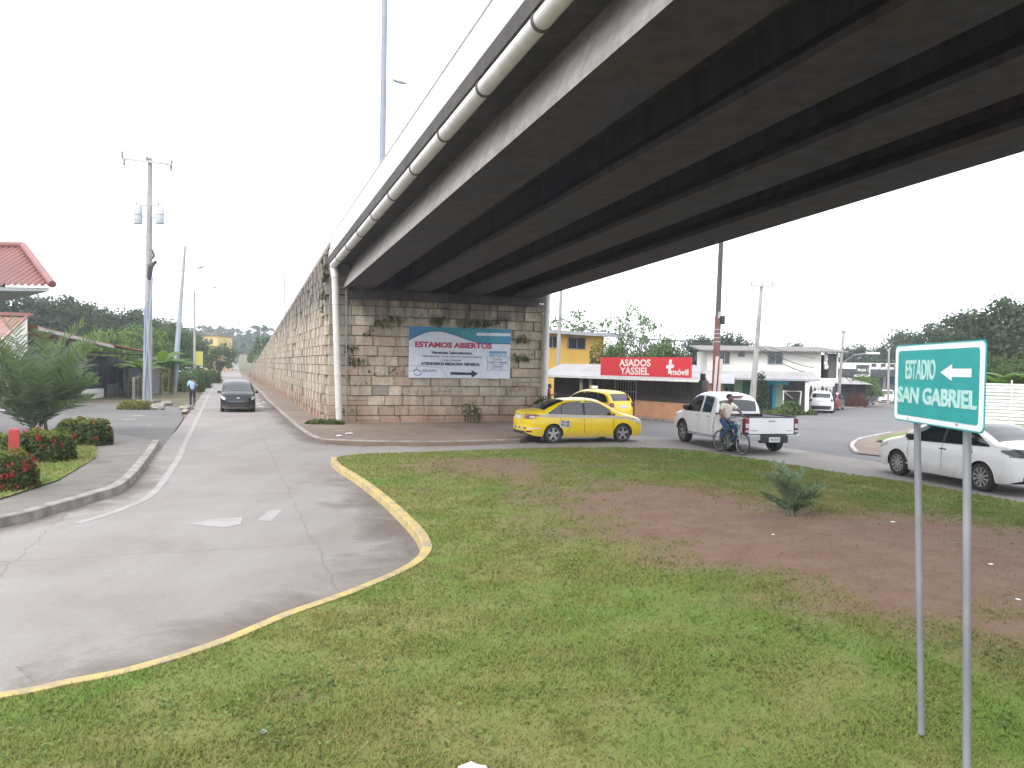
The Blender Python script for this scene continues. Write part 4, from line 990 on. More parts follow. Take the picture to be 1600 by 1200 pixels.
# ================================================================ PEOPLE AND BICYCLE
def skin(name, V, Ed, Rd, m, parent, root=0, sub=2):
    me = bpy.data.meshes.new(name); me.from_pydata([tuple(v) for v in V], Ed, [])
    o = bpy.data.objects.new(name, me); C.objects.link(o)
    md = o.modifiers.new('s', 'SKIN'); md.use_smooth_shade = True
    if not me.skin_vertices: 
        bm = bmesh.new(); bm.from_mesh(me); bm.verts.layers.skin.verify(); bm.to_mesh(me); bm.free()
    for i, r in enumerate(Rd):
        sv = me.skin_vertices[0].data[i]; sv.radius = (r, r) if not hasattr(r, '__len__') else r; sv.use_root = (i == root)
    md2 = o.modifiers.new('u', 'SUBSURF'); md2.levels = sub; md2.render_levels = sub
    bpy.context.view_layer.update()
    me2 = bpy.data.meshes.new_from_object(o.evaluated_get(dep())); me2.name = name; me2.materials.clear(); me2.materials.append(m)
    bpy.data.objects.remove(o); bpy.data.meshes.remove(me)
    me2.polygons.foreach_set('use_smooth', [True]*len(me2.polygons))
    o = bpy.data.objects.new(name, me2); C.objects.link(o); o.parent = parent; return o
MT['skin'] = mat('brown_skin', (.20, .105, .068), (.16, .082, .054), rough=.55, scale=8)
MT['hair'] = mat('black_hair', (.012, .010, .010), (.022, .019, .018), rough=.6, scale=40)
MT['jean'] = mat('blue_denim', (.045, .085, .19), (.03, .055, .13), rough=.9, scale=8, bump=.15)
MT['cream'] = mat('cream_shirt_cloth', (.76, .70, .60), (.66, .60, .50), rough=.9, scale=6, bump=.2)
MT['ltblue'] = mat('light_blue_shirt_cloth', (.33, .50, .66), (.27, .42, .57), rough=.9, scale=6)
MT['darkcloth'] = mat('dark_trouser_cloth', (.035, .045, .075), rough=.9)
MT['redcloth'] = mat('red_shirt_cloth', (.42, .03, .06), (.33, .02, .05), rough=.9, scale=6)
MT['shoe'] = mat('dark_shoe', (.03, .028, .028), rough=.7)
def person(label, P, shirt, trousers, root_loc, rz, sleeve=.62, look=(1, 0), grip=1.0, scale=1.0):
    """P holds joints in a frame with x forward, y to the person's left, z up."""
    t = thing('person', label, 'person', root_loc, rz); t.scale = (scale,)*3
    J = {k: Vector(v) for k, v in P.items()}
    V = []; Ed = []; Rd = []
    def add(p, r, par=None):
        V.append(Vector(p)); Rd.append(r)
        if par is not None: Ed.append((par, len(V)-1))
        return len(V)-1
    pel = add(J['pelvis'], .115); wa = add(J['pelvis'].lerp(J['chest'], .5), .115, pel); ch = add(J['chest'], .125, wa)
    nk = add(J['neck'], .058, ch); lk = Vector((look[0], look[1], 0)).normalized(); hd = J['head']
    jaw = add(hd+lk*.02+Vector((0, 0, -.075)), .058, nk); sk = add(hd+Vector((0, 0, .0)), .086, jaw); br_ = add(hd+Vector((0, 0, .055))-lk*.01, .086, sk); cr = add(hd+Vector((0, 0, .105))-lk*.012, .05, br_)
    nose = add(hd+lk*.112+Vector((0, 0, -.025)), .013, sk)
    ear_d = Vector((-lk.y, lk.x, 0))
    for sg in (-1, 1): add(hd+ear_d*(sg*.096)+Vector((0, 0, -.015)), .016, sk)
    arms = {}
    for sd_, sg in (('L', 1), ('R', -1)):
        s = add(J['sh'+sd_], .062, ch); up = add(J['sh'+sd_].lerp(J['el'+sd_], .5), .050, s); e = add(J['el'+sd_], .040, up)
        f = add(J['el'+sd_].lerp(J['wr'+sd_], .4), .041, e); w_ = add(J['wr'+sd_], .027, f)
        d = (J['wr'+sd_]-J['el'+sd_]).normalized(); d = (d+J.get('hd'+sd_, Vector((0, 0, 0)))).normalized()
        side = d.cross(Vector((0, 0, 1))); side = side.normalized() if side.length > .1 else Vector((0, 1, 0)); dn = side.cross(d).normalized()
        if dn.z > 0: dn = -dn
        pm = add(J['wr'+sd_]+d*.06, (.028, .028), w_); base = J['wr'+sd_]+d*.085
        for k, (off, ln) in enumerate(((-.030, .062), (-.010, .074), (.010, .070), (.029, .052))):
            a = add(base+side*off, .0095, pm); b = add(base+side*off*1.1+d*ln*.55+dn*.012*grip, .0088, a); add(base+side*off*1.1+d*ln*.75+dn*(.012+.03*grip), .0075, b)
        th = add(J['wr'+sd_]+d*.04-side*(.040*sg), .0115, pm); add(J['wr'+sd_]+d*.085-side*(.052*sg)+dn*.02*grip, .0095, th)
        hp = add(J['hip'+sd_], .09, pel); tm = add(J['hip'+sd_].lerp(J['kn'+sd_], .5), .076, hp); kn = add(J['kn'+sd_], .055, tm)
        cf = add(J['kn'+sd_].lerp(J['an'+sd_], .35), .053, kn); an = add(J['an'+sd_], .036, cf); add(J['toe'+sd_], .030, an)
    skin('body', V, Ed, Rd, MT['skin'], t)
    V, Ed, Rd = [], [], []
    a = add(J['pelvis']+Vector((0, 0, -.02)), .142); b = add(J['pelvis'].lerp(J['chest'], .5), .137, a); c_ = add(J['chest'], .147, b); d_ = add(J['chest'].lerp(J['neck'], .75), .072, c_)
    for sd_ in 'LR':
        s = add(J['sh'+sd_], .079, c_); L_ = J['el'+sd_]-J['sh'+sd_]; m_ = add(J['sh'+sd_]+L_*(sleeve*.5), .068, s); add(J['sh'+sd_]+L_*sleeve, .064, m_)
    skin('shirt', V, Ed, Rd, shirt, t)
    V, Ed, Rd = [], [], []
    a = add(J['pelvis']+Vector((0, 0, .03)), .131)
    for sd_ in 'LR':
        hp = add(J['hip'+sd_], .106, a); tm = add(J['hip'+sd_].lerp(J['kn'+sd_], .5), .092, hp); kn = add(J['kn'+sd_], .071, tm); cf = add(J['kn'+sd_].lerp(J['an'+sd_], .5), .066, kn); add(J['kn'+sd_].lerp(J['an'+sd_], .97), .056, cf)
    skin('trousers', V, Ed, Rd, trousers, t)
    for sd_ in 'LR':
        a_, b_ = J['an'+sd_], J['toe'+sd_]; skin('shoe', [a_+Vector((0, 0, -.02)), a_.lerp(b_, .5)+Vector((0, 0, -.015)), b_], [(0, 1), (1, 2)], [.048, .045, .036], MT['shoe'], t)
    bm = bmesh.new(); bmesh.ops.create_icosphere(bm, subdivisions=3, radius=1); vs = []; 
    for v in bm.verts:
        p = v.co; q = hd+Vector((0, 0, .045))-lk*.012+Vector((p.x*.098, p.y*.098, p.z*.088)); vs.append(q)
    fs = [[v.index for v in f.verts] for f in bm.faces if f.calc_center_median().z > -.05+.55*max(0, f.calc_center_median().dot(lk)) or f.calc_center_median().dot(lk) < -.35 and f.calc_center_median().z > -.75]
    bm.free(); mb = MB(); mb.add(vs, fs); mb.build('hair', MT['hair'], t, smooth='all')
    for sg in (-1, 1): 
        MB().box(hd+lk*.083+ear_d*(sg*.033)+Vector((0, 0, .012)), (.014, .014, .008), math.atan2(lk.y, lk.x)).build('eye', MT['ink'], t)
        MB().box(hd+lk*.086+ear_d*(sg*.033)+Vector((0, 0, .030)), (.012, .036, .007), math.atan2(lk.y, lk.x)).build('eyebrow', MT['hair'], t)
    MB().box(hd+lk*.082+Vector((0, 0, -.062)), (.014, .044, .009), math.atan2(lk.y, lk.x)).build('mouth', mat('lip', (.13, .05, .045), rough=.5), t)
    return t
# --- cyclist and bicycle at the island's edge
BF = Vector((.40, -.92, 0)).normalized(); BZ = math.atan2(BF.y, BF.x); BP = Vector((6.42, 24.75, 0.006))
bk_ = thing('bicycle', 'old white and green bicycle ridden by the man in the cream shirt', 'bicycle', BP, BZ)
MT['bikew'] = mat('white_bike_paint', (.62, .63, .63), (.45, .45, .44), rough=.4, scale=12); MT['bikeg'] = mat('green_bike_paint', (.05, .20, .19), (.04, .14, .13), rough=.4, scale=12)
def bwheel(x):
    mb = MB(); mb.lathe([(.308, -.022), (.325, 0), (.308, .022), (.290, .016), (.290, -.016), (.308, -.022)], (x, 0, .325), 'y', 36)
    h = mb.build('wheel', MT['rubber'], bk_, smooth=True)
    mb = MB(); mb.lathe([(.292, -.012), (.292, .012), (.274, .010), (.274, -.010), (.292, -.012)], (x, 0, .325), 'y', 36); mb.build('rim', MT['chrome'], h)
    mb = MB(); mb.cyl((x, -.05, .325), (x, .05, .325), .022, n=8)
    for k in range(20):
        t = 2*math.pi*k/20; mb.cyl((x, .03*(-1)**k, .325), (x+.28*math.cos(t), 0, .325+.28*math.sin(t)), .0018, n=4)
    mb.build('spokes', MT['chrome'], h)
bwheel(0); bwheel(1.06)
mb = MB(); BBK = (.43, 0, .30); SEAT = (.27, 0, .84); HT, HB = (.86, 0, .88), (.90, 0, .74)
for a, b, r in ((BBK, SEAT, .017), (BBK, HB, .020), (SEAT, HT, .018), (HT, HB, .022)): mb.cyl(a, b, r, n=8)
for sg in (-1, 1): mb.cyl((0, sg*.055, .325), (.43, sg*.04, .30), .011, n=6); mb.cyl((0, sg*.055, .325), (.28, sg*.02, .80), .009, n=6)
mb.build('frame', MT['bikeg'], bk_, smooth=True)
mb = MB(); mb.cyl(HB, (.93, 0, .70), .02, n=8)
for sg in (-1, 1): mb.ring([(.905, sg*.02, .72), (.935, sg*.055, .66), (1.06, sg*.055, .325)], [.018, .02, .013], 8)
mb.build('fork', MT['bikew'], bk_, smooth=True)
mb = MB(); mb.cyl(HT, (.83, 0, 1.0), .014, n=8); mb.ring([(.74, -.31, 1.02), (.80, -.2, 1.02), (.85, 0, 1.0), (.80, .2, 1.02), (.74, .31, 1.02)], .012, 8); mb.build('handlebar', MT['chrome'], bk_, smooth=True)
for sg in (-1, 1): MB().cyl((.76, sg*.255, 1.02), (.735, sg*.33, 1.02), .018, n=8).build('grip', MT['black'], bk_)
mb = MB(); mb.cyl(SEAT, (.255, 0, .90), .013, n=8); mb.prism([(.12, -.07), (.16, -.085), (.28, -.03), (.40, -.015), (.40, .015), (.28, .03), (.16, .085), (.12, .07)], .90, .935); mb.build('saddle', MT['black'], bk_)
mb = MB(); mb.lathe([(0, .045), (.09, .045), (.09, .052), (0, .052)], BBK, 'y', 20); mb.cyl((.43, -.07, .30), (.43, .07, .30), .018, n=8)
mb.cyl((.43, .075, .30), (.59, .075, .27), .011, n=6); mb.cyl((.43, -.075, .30), (.27, -.075, .33), .011, n=6); mb.build('crank', MT['galv'], bk_)
MB().box((.59, .13, .27), (.09, .09, .02)).build('pedal', MT['black'], bk_); MB().box((.27, -.13, .33), (.09, .09, .02)).build('pedal', MT['black'], bk_)
person('man in a cream shirt and blue jeans sitting on a bicycle', dict(pelvis=(.20, 0, 1.01), chest=(.33, 0, 1.36), neck=(.375, 0, 1.52), head=(.42, .01, 1.655),
    shL=(.34, .185, 1.44), elL=(.55, .31, 1.24), wrL=(.70, .30, 1.075), hdL=(.35, 0, -.1), shR=(.34, -.185, 1.44), elR=(.36, -.33, 1.19), wrR=(.55, -.19, 1.03), hdR=(.3, .2, -.3),
    hipL=(.22, .095, .95), knL=(.61, .13, .72), anL=(.53, .13, .35), toeL=(.67, .135, .30), hipR=(.22, -.095, .95), knR=(.55, -.13, .735), anR=(.22, -.13, .43), toeR=(.36, -.135, .37)),
    MT['cream'], MT['jean'], BP, BZ, .66, (.75, .66))
walk = dict(pelvis=(0, 0, .92), chest=(.02, 0, 1.30), neck=(.02, 0, 1.46), head=(.05, 0, 1.585), shL=(.0, .185, 1.39), elL=(-.08, .25, 1.12), wrL=(.06, .26, .90), shR=(0, -.185, 1.39), elR=(.05, -.25, 1.12), wrR=(.20, -.25, .93),
    hipL=(0, .09, .90), knL=(.12, .10, .49), anL=(.10, .10, .08), toeL=(.26, .11, .04), hipR=(0, -.09, .90), knR=(.02, -.10, .48), anR=(-.22, -.10, .14), toeR=(-.10, -.11, .045))
pp = ST(14.5, -5.65)
person('man in a light blue shirt walking away along the left road edge', walk, MT['ltblue'], MT['darkcloth'], (pp.x, pp.y, .012), math.atan2(E1.y, E1.x), .9, (1, .05), .4, .97)
stand = dict(walk); stand.update(elL=(.04, .27, 1.13), wrL=(.27, .12, 1.20), elR=(.03, -.26, 1.13), wrR=(.28, -.10, 1.22), knR=(.02, -.10, .49), anR=(0, -.10, .08), toeR=(.16, -.11, .045), knL=(.02, .10, .49), anL=(.0, .10, .08), toeL=(.16, .11, .045), chest=(-.01, 0, 1.30), head=(.07, 0, 1.57))
person('person in a red shirt standing by the wall end looking at a phone', stand, MT['redcloth'], MT['darkcloth'], (1.72, 38.2, .02), R_(10), .8, (1, 0), 1)
cp, sp_ = math.cos(R_(10)), math.sin(R_(10))
ph = MB(); ph.box((0, 0, 0), (.012, .07, .14), (0, .5, 0)); o = ph.build('phone', MT['ink']); o.location = (1.72+.385*cp, 38.2+.385*sp_, 1.27); o.rotation_euler = (0, 0, R_(10)); tag(o, 'small dark phone held up by the person in the red shirt', 'phone')
# ================================================================ POLES, WIRES, SIGN
MT['steelpole'] = mat('blue_grey_pole_paint', (.27, .30, .35), (.21, .24, .28), rough=.5, scale=2)
MT['bluepipe'] = mat('blue_conduit_pvc', (.29, .345, .43), (.23, .28, .36), rough=.5, scale=2)
MT['darkpole'] = mat('dark_weathered_pole', (.075, .075, .085), (.05, .048, .05), rough=.8, scale=3, stretch=(1, 1, .3))
MT['trafo'] = mat('transformer_grey', (.52, .56, .58), (.42, .46, .48), rough=.5, scale=3)
MT['ceram'] = mat('insulator_porcelain', (.30, .27, .26), rough=.3)
def pole(label, cat, b, top, r0, r1, m, name='utility_pole', group=None):
    t = thing(name, label, cat, tuple(b), 0, group); MB().cyl((0, 0, -.1), top-b, r0, r1, 14).build('shaft', m, t, smooth=True); return t
def lampheadarm(t, a, d, m=None):
    a = Vector(a); d = Vector(d); MB().ring([a, a+d*.5+Vector((0, 0, .12)), a+d], .03, 8).build('arm', m or MT['galv'], t)
    n = d.normalized(); sdv = Vector((-n.y, n.x, 0)); e = a+d
    mb = MB(); rows = []
    for k, (f, w_, h0, h1) in enumerate(((0, .06, -.03, .03), (.12, .12, -.06, .07), (.4, .16, -.09, .09), (.62, .12, -.07, .07), (.72, .03, -.02, .02))):
        c = e+n*f; rows.append([c-sdv*w_+Vector((0, 0, 0)), c-sdv*w_*.7+Vector((0, 0, h1)), c+sdv*w_*.7+Vector((0, 0, h1)), c+sdv*w_, c+sdv*w_*.7+Vector((0, 0, h0)), c-sdv*w_*.7+Vector((0, 0, h0)), c-sdv*w_])
    mb.grid(rows); mb.build('lamp_head', MT['trafo'], t, smooth='all')
# big concrete pole with two transformers
b = G(230, 631); b.z = 0; tp = at(234.5, 247, b.y)
t = pole('tall concrete utility pole with crossarm and two transformers left of the road', 'utility pole', b, tp, .27, .12, MT['polec'])
h = tp.z; ax_ = lambda z: (tp-b)*(z/h)
ca, cb_ = at(192, 248, b.y-.1)-b, at(272, 259, b.y+.1)-b
MB().box((ca+cb_)/2+Vector((0, -.2, 0)), ((cb_-ca).length, .11, .13), (0, math.atan2(-(cb_-ca).z, (cb_-ca).x), 0)).build('crossarm', MT['galv'], t)
for f, dz in ((.02, .45), (.06, -.42), (.5, .3), (.97, -.35), (.98, .3)):
    c = ca.lerp(cb_, f)+Vector((0, -.2, 0)); mb = MB(); mb.lathe([(.02, 0), (.09, dz*.35), (.05, dz*.5), (.09, dz*.7), (.02, dz)], c, 'z', 10); mb.build('insulator', MT['ceram'], t)
MB().cyl(ca.lerp(cb_, .9)+Vector((0, -.2, 0)), ax_(h-1.3)+Vector((0, -.13, 0)), .02, n=6).build('brace', MT['galv'], t)
for u in (215.5, 250):
    c = at(u, 350, b.y)-b
    mb = MB(); mb.lathe([(0, 0), (.22, 0), (.24, .03), (.24, .95), (.22, 1.0), (0, 1.04)], c, 'z', 18); tr = mb.build('transformer', MT['trafo'], t, smooth=True)
    mb = MB(); mb.lathe([(.25, .50), (.265, .51), (.265, .54), (.25, .55)], c, 'z', 18); mb.build('tank_band', MT['galv'], tr)
    for k in (-.1, .1): mb = MB(); mb.lathe([(.03, 0), (.06, .08), (.035, .14), (.05, .2), (.015, .27)], c+Vector((k, 0, 1.0)), 'z', 8); mb.build('bushing', MT['ceram'], tr)
for v in (321, 339): c = at(232, v, b.y)-b; MB().box(c, (1.0, .1, .08)).build('bracket', MT['galv'], t)
for (u0, v0, u1, v1, r) in ((224, 628, 238, 432, .055), (237, 630, 229, 478, .05), (226, 628, 226, 480, .04)):
    p0, p1 = at(u0, v0, b.y-.32)-b, at(u1, v1, b.y-.2)-b; MB().cyl(p0, p1, r, n=8).build('conduit', MT['bluepipe'], t)
c = at(241, 418, b.y-.3)-b; MB().ring([ax_(6.9), c+Vector((-.2, 0, .1)), c+Vector((.12, 0, .35))], [.12, .17, .09], 8).build('cable_coil', MT['darkpole'], t)
c = at(238, 390, b.y-.3)-b; MB().ring([c, c+Vector((.1, 0, -.35)), c+Vector((-.05, 0, -.6))], [.05, .08, .03], 8).build('cable_coil', MT['darkpole'], t)
for v in (370, 396, 440, 470, 500, 540): c = at(232, v, b.y)-b; k = .27-.15*c.z/h; MB().cyl(c, c+Vector((0, 0, .05)), k+.02, n=14).build('strap', MT['galv'], t)
MB().prism([(-.55, -.5), (.6, -.45), (.65, .4), (-.5, .45)], -.05, .22).build('footing', MT['pave'], t, bevel=.05)
# second, leaning pole with blue conduit
b = G(271, 614); tp = at(289.5, 384, b.y)
t = pole('slim leaning concrete pole with a pale blue conduit farther up the left road', 'utility pole', b, tp, .24, .09, MT['polec'])
MB().cyl(at(274, 600, b.y-.3)-b, at(283, 470, b.y-.25)-b, .17, .13, 10).build('conduit', MT['bluepipe'], t)
MB().cyl(at(263, 612, b.y-.3)-b, at(266, 570, b.y-.3)-b, .09, n=8).build('guard', mat('yellow_guard', (.62, .38, .03), rough=.6), t)
lampheadarm(t, at(288, 424, b.y)-b, Vector((.9, 0, .25)))
for (ub, vb, ut, vt, dx, lab) in ((304, 602, 304, 455, 1.7, 'thin street lamp pole beside the yellow panel up the left road'), (317.5, 585, 317.5, 487, 1.5, 'smaller far street lamp pole in front of the yellow block')):
    b = G(ub, vb); tp = at(ut, vt, b.y); t = pole(lab, 'street lamp', b, tp, .14, .09, MT['polec'], 'street_lamp', 'street lamps along the left road'); lampheadarm(t, tp-b, Vector((dx, 0, .35)))
# lamp masts on the bridge and ramp
b = ST(-8.6, .42, SO(-8.6)+1.30); tp = at(602, -60, b.y)
t = pole('pale blue steel lamp mast rising from the bridge edge out of the frame', 'lamp mast', b, tp, .10, .085, MT['steelpole'], 'lamp_mast')
MB().box((0, 0, .02), (.4, .4, .04)).build('base_plate', MT['galv'], t); lampheadarm(t, tp-b, Vector((1.2, .5, .3)))
b = ST(33, .5, TOPL(33)-.3); tp = at(443.5, 409, b.y); t = pole('thin grey pole standing on the ramp behind its coping', 'pole', b, tp, .07, .05, MT['galv'], 'ramp_pole')
MB().box((0, 0, .02), (.3, .3, .04)).build('base_plate', MT['galv'], t)
b = ST(3, 7.4, 6.75); e = at(628, 128, b.y); tp = at(646, 133, b.y); t = pole('white lamp mast on the far side of the overpass with one luminaire', 'lamp mast', b, tp, .07, .05, MT['white'], 'lamp_mast')
MB().box((0, 0, .02), (.3, .3, .04)).build('base_plate', MT['galv'], t); lampheadarm(t, tp-b, (e-tp)*.6)
b = ST(74, .45, TOPL(74)-.3); tp = at(405.5, 487, b.y); t = pole('short lamp pole low on the ramp wrapped in creeper', 'pole', b, tp, .07, .05, MT['galv'], 'ramp_pole'); lampheadarm(t, tp-b, Vector((.8, 0, .1)))
# right hand side poles
b = Vector((at(1115.5, 640, 40).x, 40, 0)); b = gz(b); tp = at(1127, 371, 40); tp2 = tp+(tp-b)*.1
t = pole('dark utility pole with red lower shaft between the eatery and white house', 'utility pole', b, tp2, .15, .11, MT['darkpole'])
MT['redpole'] = mat('faded_red_pole', (.20, .085, .08), (.13, .06, .06), rough=.9, scale=4); MT['peach'] = mat('pale_post_paint', (.60, .50, .47), (.50, .42, .40), rough=.8, scale=4)
f = lambda z: (tp-b)*(z/(tp.z-b.z))
MB().cyl(f(0.0), f(5.2), .165, .155, 14).build('painted_sleeve', MT['redpole'], t, smooth=True)
c = f(5.0)+Vector((.20, -.1, 0)); MB().box(c, (.22, .2, .42)).build('meter_box', MT['black'], t, bevel=.03)
MB().box(f(5.25)+Vector((0, -.17, 0)), (.1, .06, .3)).build('clamp', MT['galv'], t)
for dz in (3.9, 4.1, 4.3, 4.5): MB().cyl(f(dz), f(dz+.05), .17, n=12).build('strap', MT['galv'], t)
for k, (u0, u1) in enumerate(((1110.5, 1114.5), (1117, 1121.5))):
    q0 = at(u0, 640, 39.7); q1 = at(u1, 640, 39.7); z1 = at(u0, 560 if k else 556, 39.7).z
    mb = MB(); cx = (q0.x+q1.x)/2; mb.cyl((0, 0, -.1), (.20, 0, z1), .075, n=10)
    o = mb.build('post', MT['peach']); o.location = (cx, 39.7, zf(cx, 39.7)); tag(o, ('pale pink post on the left of the red utility pole', 'pale pink post on the right of the red utility pole')[k], 'post', 'pale posts at the utility pole')
b = gz(Vector((at(1174, 640, 52).x, 52, 0))); tp = at(1190, 446, 52)
t = pole('grey concrete utility pole with short crossarm in front of the green shop', 'utility pole', b, tp, .22, .10, MT['polec'])
MB().box(tp-b+Vector((0, -.13, -.05)), (1.5, .1, .1)).build('crossarm', MT['galv'], t)
for k in (-.7, 0, .65): mb = MB(); mb.lathe([(.02, 0), (.06, .1), (.04, .16), (.06, .22), (.02, .3)], tp-b+Vector((k, -.13, 0)), 'z', 8); mb.build('insulator', MT['ceram'], t)
b = gz(Vector((at(1309, 640, 76).x, 76, 0))); tp = at(1318, 520, 76)
t = pole('thin concrete pole with a long street lamp arm beside the white house', 'street lamp', b, tp, .17, .09, MT['polec'], 'street_lamp')
a0 = at(1314, 569, 76)-b; a1 = at(1355, 552, 72)-b; MB().ring([a0, (a0+a1)/2+Vector((0, 0, .35)), a1], .045, 8).build('arm', MT['galv'], t)
mb = MB(); mb.box((0, 0, 0), (1.15, .35, .18)); o = mb.build('lamp_head', MT['white'], t, bevel=.05); o.location = a1+Vector((.5, 0, 0))
mb = MB(); mb.lathe([(.1, 0), (.34, .25), (.38, .8), (.3, 1.35), (.1, 1.5)], tp-b+Vector((0, 0, -.1)), 'z', 10); mb.build('antenna', MT['white'], t)
b = gz(Vector((at(1387.5, 640, 96).x, 96, 0))); tp = at(1389, 545, 96); pole('grey pole at the end of the side road left of the green sign', 'utility pole', b, tp, .16, .10, MT['polec'])
b = gz(Vector((at(869, 640, 56).x, 56, 0))); tp = at(877, 448, 56); pole('slender concrete pole in front of the yellow house', 'utility pole', b, tp, .17, .10, MT['polec'])
def wire(name, label, pts, r=.018, sag=.6):
    mb = MB()
    for a, b in zip(pts[:-1], pts[1:]):
        P = [a.lerp(b, k/14)-Vector((0, 0, sag*4*(k/14)*(1-k/14))) for k in range(15)]; mb.ring(P, r, 5)
    o = mb.build(name, MT['ink']); return tag(o, label, 'cable', 'overhead cables')
A1 = [at(1182, v, 51.8) for v in (538, 541, 536)]; A2 = [at(u, v, 75.8) for u, v in ((1311, 572), (1312, 576), (1313, 562))]
wire('cable', 'lowest slack cable from the green shop pole to the lamp pole', [A1[1], A2[1]], .03, 1.0)
wire('cable', 'middle cable from the green shop pole to the lamp pole', [A1[0], A2[0]], .025, .7)
wire('cable', 'top cable sagging in front of the white house', [A1[2], A2[2]], .02, .3)
wire('cable', 'cable running from the slender pole past the airy tree', [at(874, 495, 55.8), at(945, 518, 52), at(1121, 531, 40.2)], .03, .25)
wire('cable', 'slack cable from the lamp pole to the far grey pole', [at(1313, 578, 75.8), at(1388, 572, 95.8)], .03, 2.2)
wire('cable', 'tighter cable from the lamp pole to the far grey pole', [at(1313, 574, 75.8), at(1388, 563, 95.8)], .03, 1.2)
# ---------------------------------------------------------------- green road sign
MT['postgrey'] = mat('dull_post_zinc', (.24, .25, .265), (.17, .178, .19), rough=.6, metal=.2, scale=4, stretch=(1, 1, .4))
MT['signgreen'] = mat('sign_green_sheeting', (.010, .29, .28), (.008, .25, .245), rough=.35, scale=3)
MT['signwhite'] = mat('sign_white_sheeting', (.70, .74, .73), (.60, .65, .64), rough=.35, scale=6)
MT['signfade'] = mat('sign_faded_legend', (.42, .60, .56), (.32, .52, .48), rough=.4, scale=5)
GZ = .27
pl0, pl1 = G(1440, 1130, GZ), G(1511, 1216, GZ)
t0_, t1_ = at(1421, 600, pl0.y+.07), at(1498, 600, pl1.y+.09)
def online(u):
    d = ray(u, 600); e = t1_-t0_; k = (t0_.x*e.y-t0_.y*e.x)/(d.x*e.y-d.y*e.x); return at(u, 600, d.y*k)
q0, q1 = online(1399), online(1541)
dv = Vector((q1.x-q0.x, q1.y-q0.y, 0)); sw = dv.length; rz = math.atan2(dv.y, dv.x)
zt = (at(1541, 531, q1.y).z+at(1399, 539, q0.y).z)/2; zb_ = (at(1541, 679, q1.y).z+at(1399, 655, q0.y).z)/2; sh_ = zt-zb_
t = thing('road_sign', 'green direction sign with white arrow on two grey posts in the grass', 'road sign', ((q0.x+q1.x)/2, (q0.y+q1.y)/2, 0), rz)
zc = (zt+zb_)/2
def rrect(w_, h_, r, n=5):
    P = []
    for cx, cy, a0 in ((w_/2-r, h_/2-r, 0), (-w_/2+r, h_/2-r, 90), (-w_/2+r, -h_/2+r, 180), (w_/2-r, -h_/2+r, 270)):
        for k in range(n+1): a = R_(a0+90*k/n); P.append((cx+r*math.cos(a), cy+r*math.sin(a)))
    return P
def plate(name, w_, h_, r, y, th, m): mb = MB(); mb.extr([(x, y, zc+z) for x, z in rrect(w_, h_, r)], (0, -th, 0)); return mb.build(name, m, t)
plate('panel', sw, sh_, .04, 0, .004, MT['signgreen']); plate('border', sw*.985, sh_*.965, .035, -.0045, .001, MT['signwhite']); plate('panel_face', sw*.90, sh_*.84, .025, -.006, .001, MT['signgreen'])
mb = MB(); X = lambda f: (f-.5)*sw; Z = lambda f: zc+(.5-f)*sh_
mb.extr([(X(.57), -.0075, Z(.355)), (X(.69), -.0075, Z(.26)), (X(.69), -.0075, Z(.31)), (X(.88), -.0075, Z(.31)), (X(.88), -.0075, Z(.405)), (X(.69), -.0075, Z(.405)), (X(.69), -.0075, Z(.45))], (0, -.001, 0)); mb.build('arrow', MT['signwhite'], t)
text('ESTADIO', sh_*.235/.70, MT['signfade'], t, (X(.15), -.008, Z(.44)), (math.pi/2, 0, 0), 'lettering', .004, 'LEFT', width=sw*.36)
text('SAN GABRIEL', sh_*.19/.70, MT['signfade'], t, (X(.055), -.008, Z(.745)), (math.pi/2, 0, 0), 'lettering', .005, 'LEFT', width=sw*.88)
for bb, tt, r in ((pl0, t0_, .021), (pl1, t1_, .0215)):
    bb = bb.copy(); bb.z = .2; tt = tt.copy()
    RI = Matrix.Rotation(-rz, 3, 'Z')
    p0 = RI @ (bb-t.location); p1 = RI @ (tt-t.location); p0.y = max(p0.y, .045); p1.y = .045; p1.z = min(p1.z, zt-.06)
    MB().cyl(p0, p1, r, n=12).build('post', MT['postgrey'], t, smooth=True)
    MB().cyl(p0.lerp(p1, .9)+Vector((0, -.06, 0)), p0.lerp(p1, .9)+Vector((0, .03, 0)), .008, n=6).build('bolt', MT['galv'], t)
# ---------------------------------------------------------------- bollard
b = G(22, 734, .14); o = MB(); o.box((0, 0, .40), (.20, .20, .84))
o.prism([(-.10, -.10), (.10, -.10), (.10, .10), (-.10, .10)], .822, .87)
o.v = [(x*.8 if z > .85 else x, y*.8 if z > .85 else y, z) for x, y, z in o.v]
o = o.build('bollard', mat('red_bollard_paint', (.42, .045, .04), (.30, .035, .03), rough=.6, scale=5), bevel=.012); o.location = b; o.rotation_euler = (0, 0, .5); tag(o, 'square red bollard beside the hedges on the left', 'bollard')
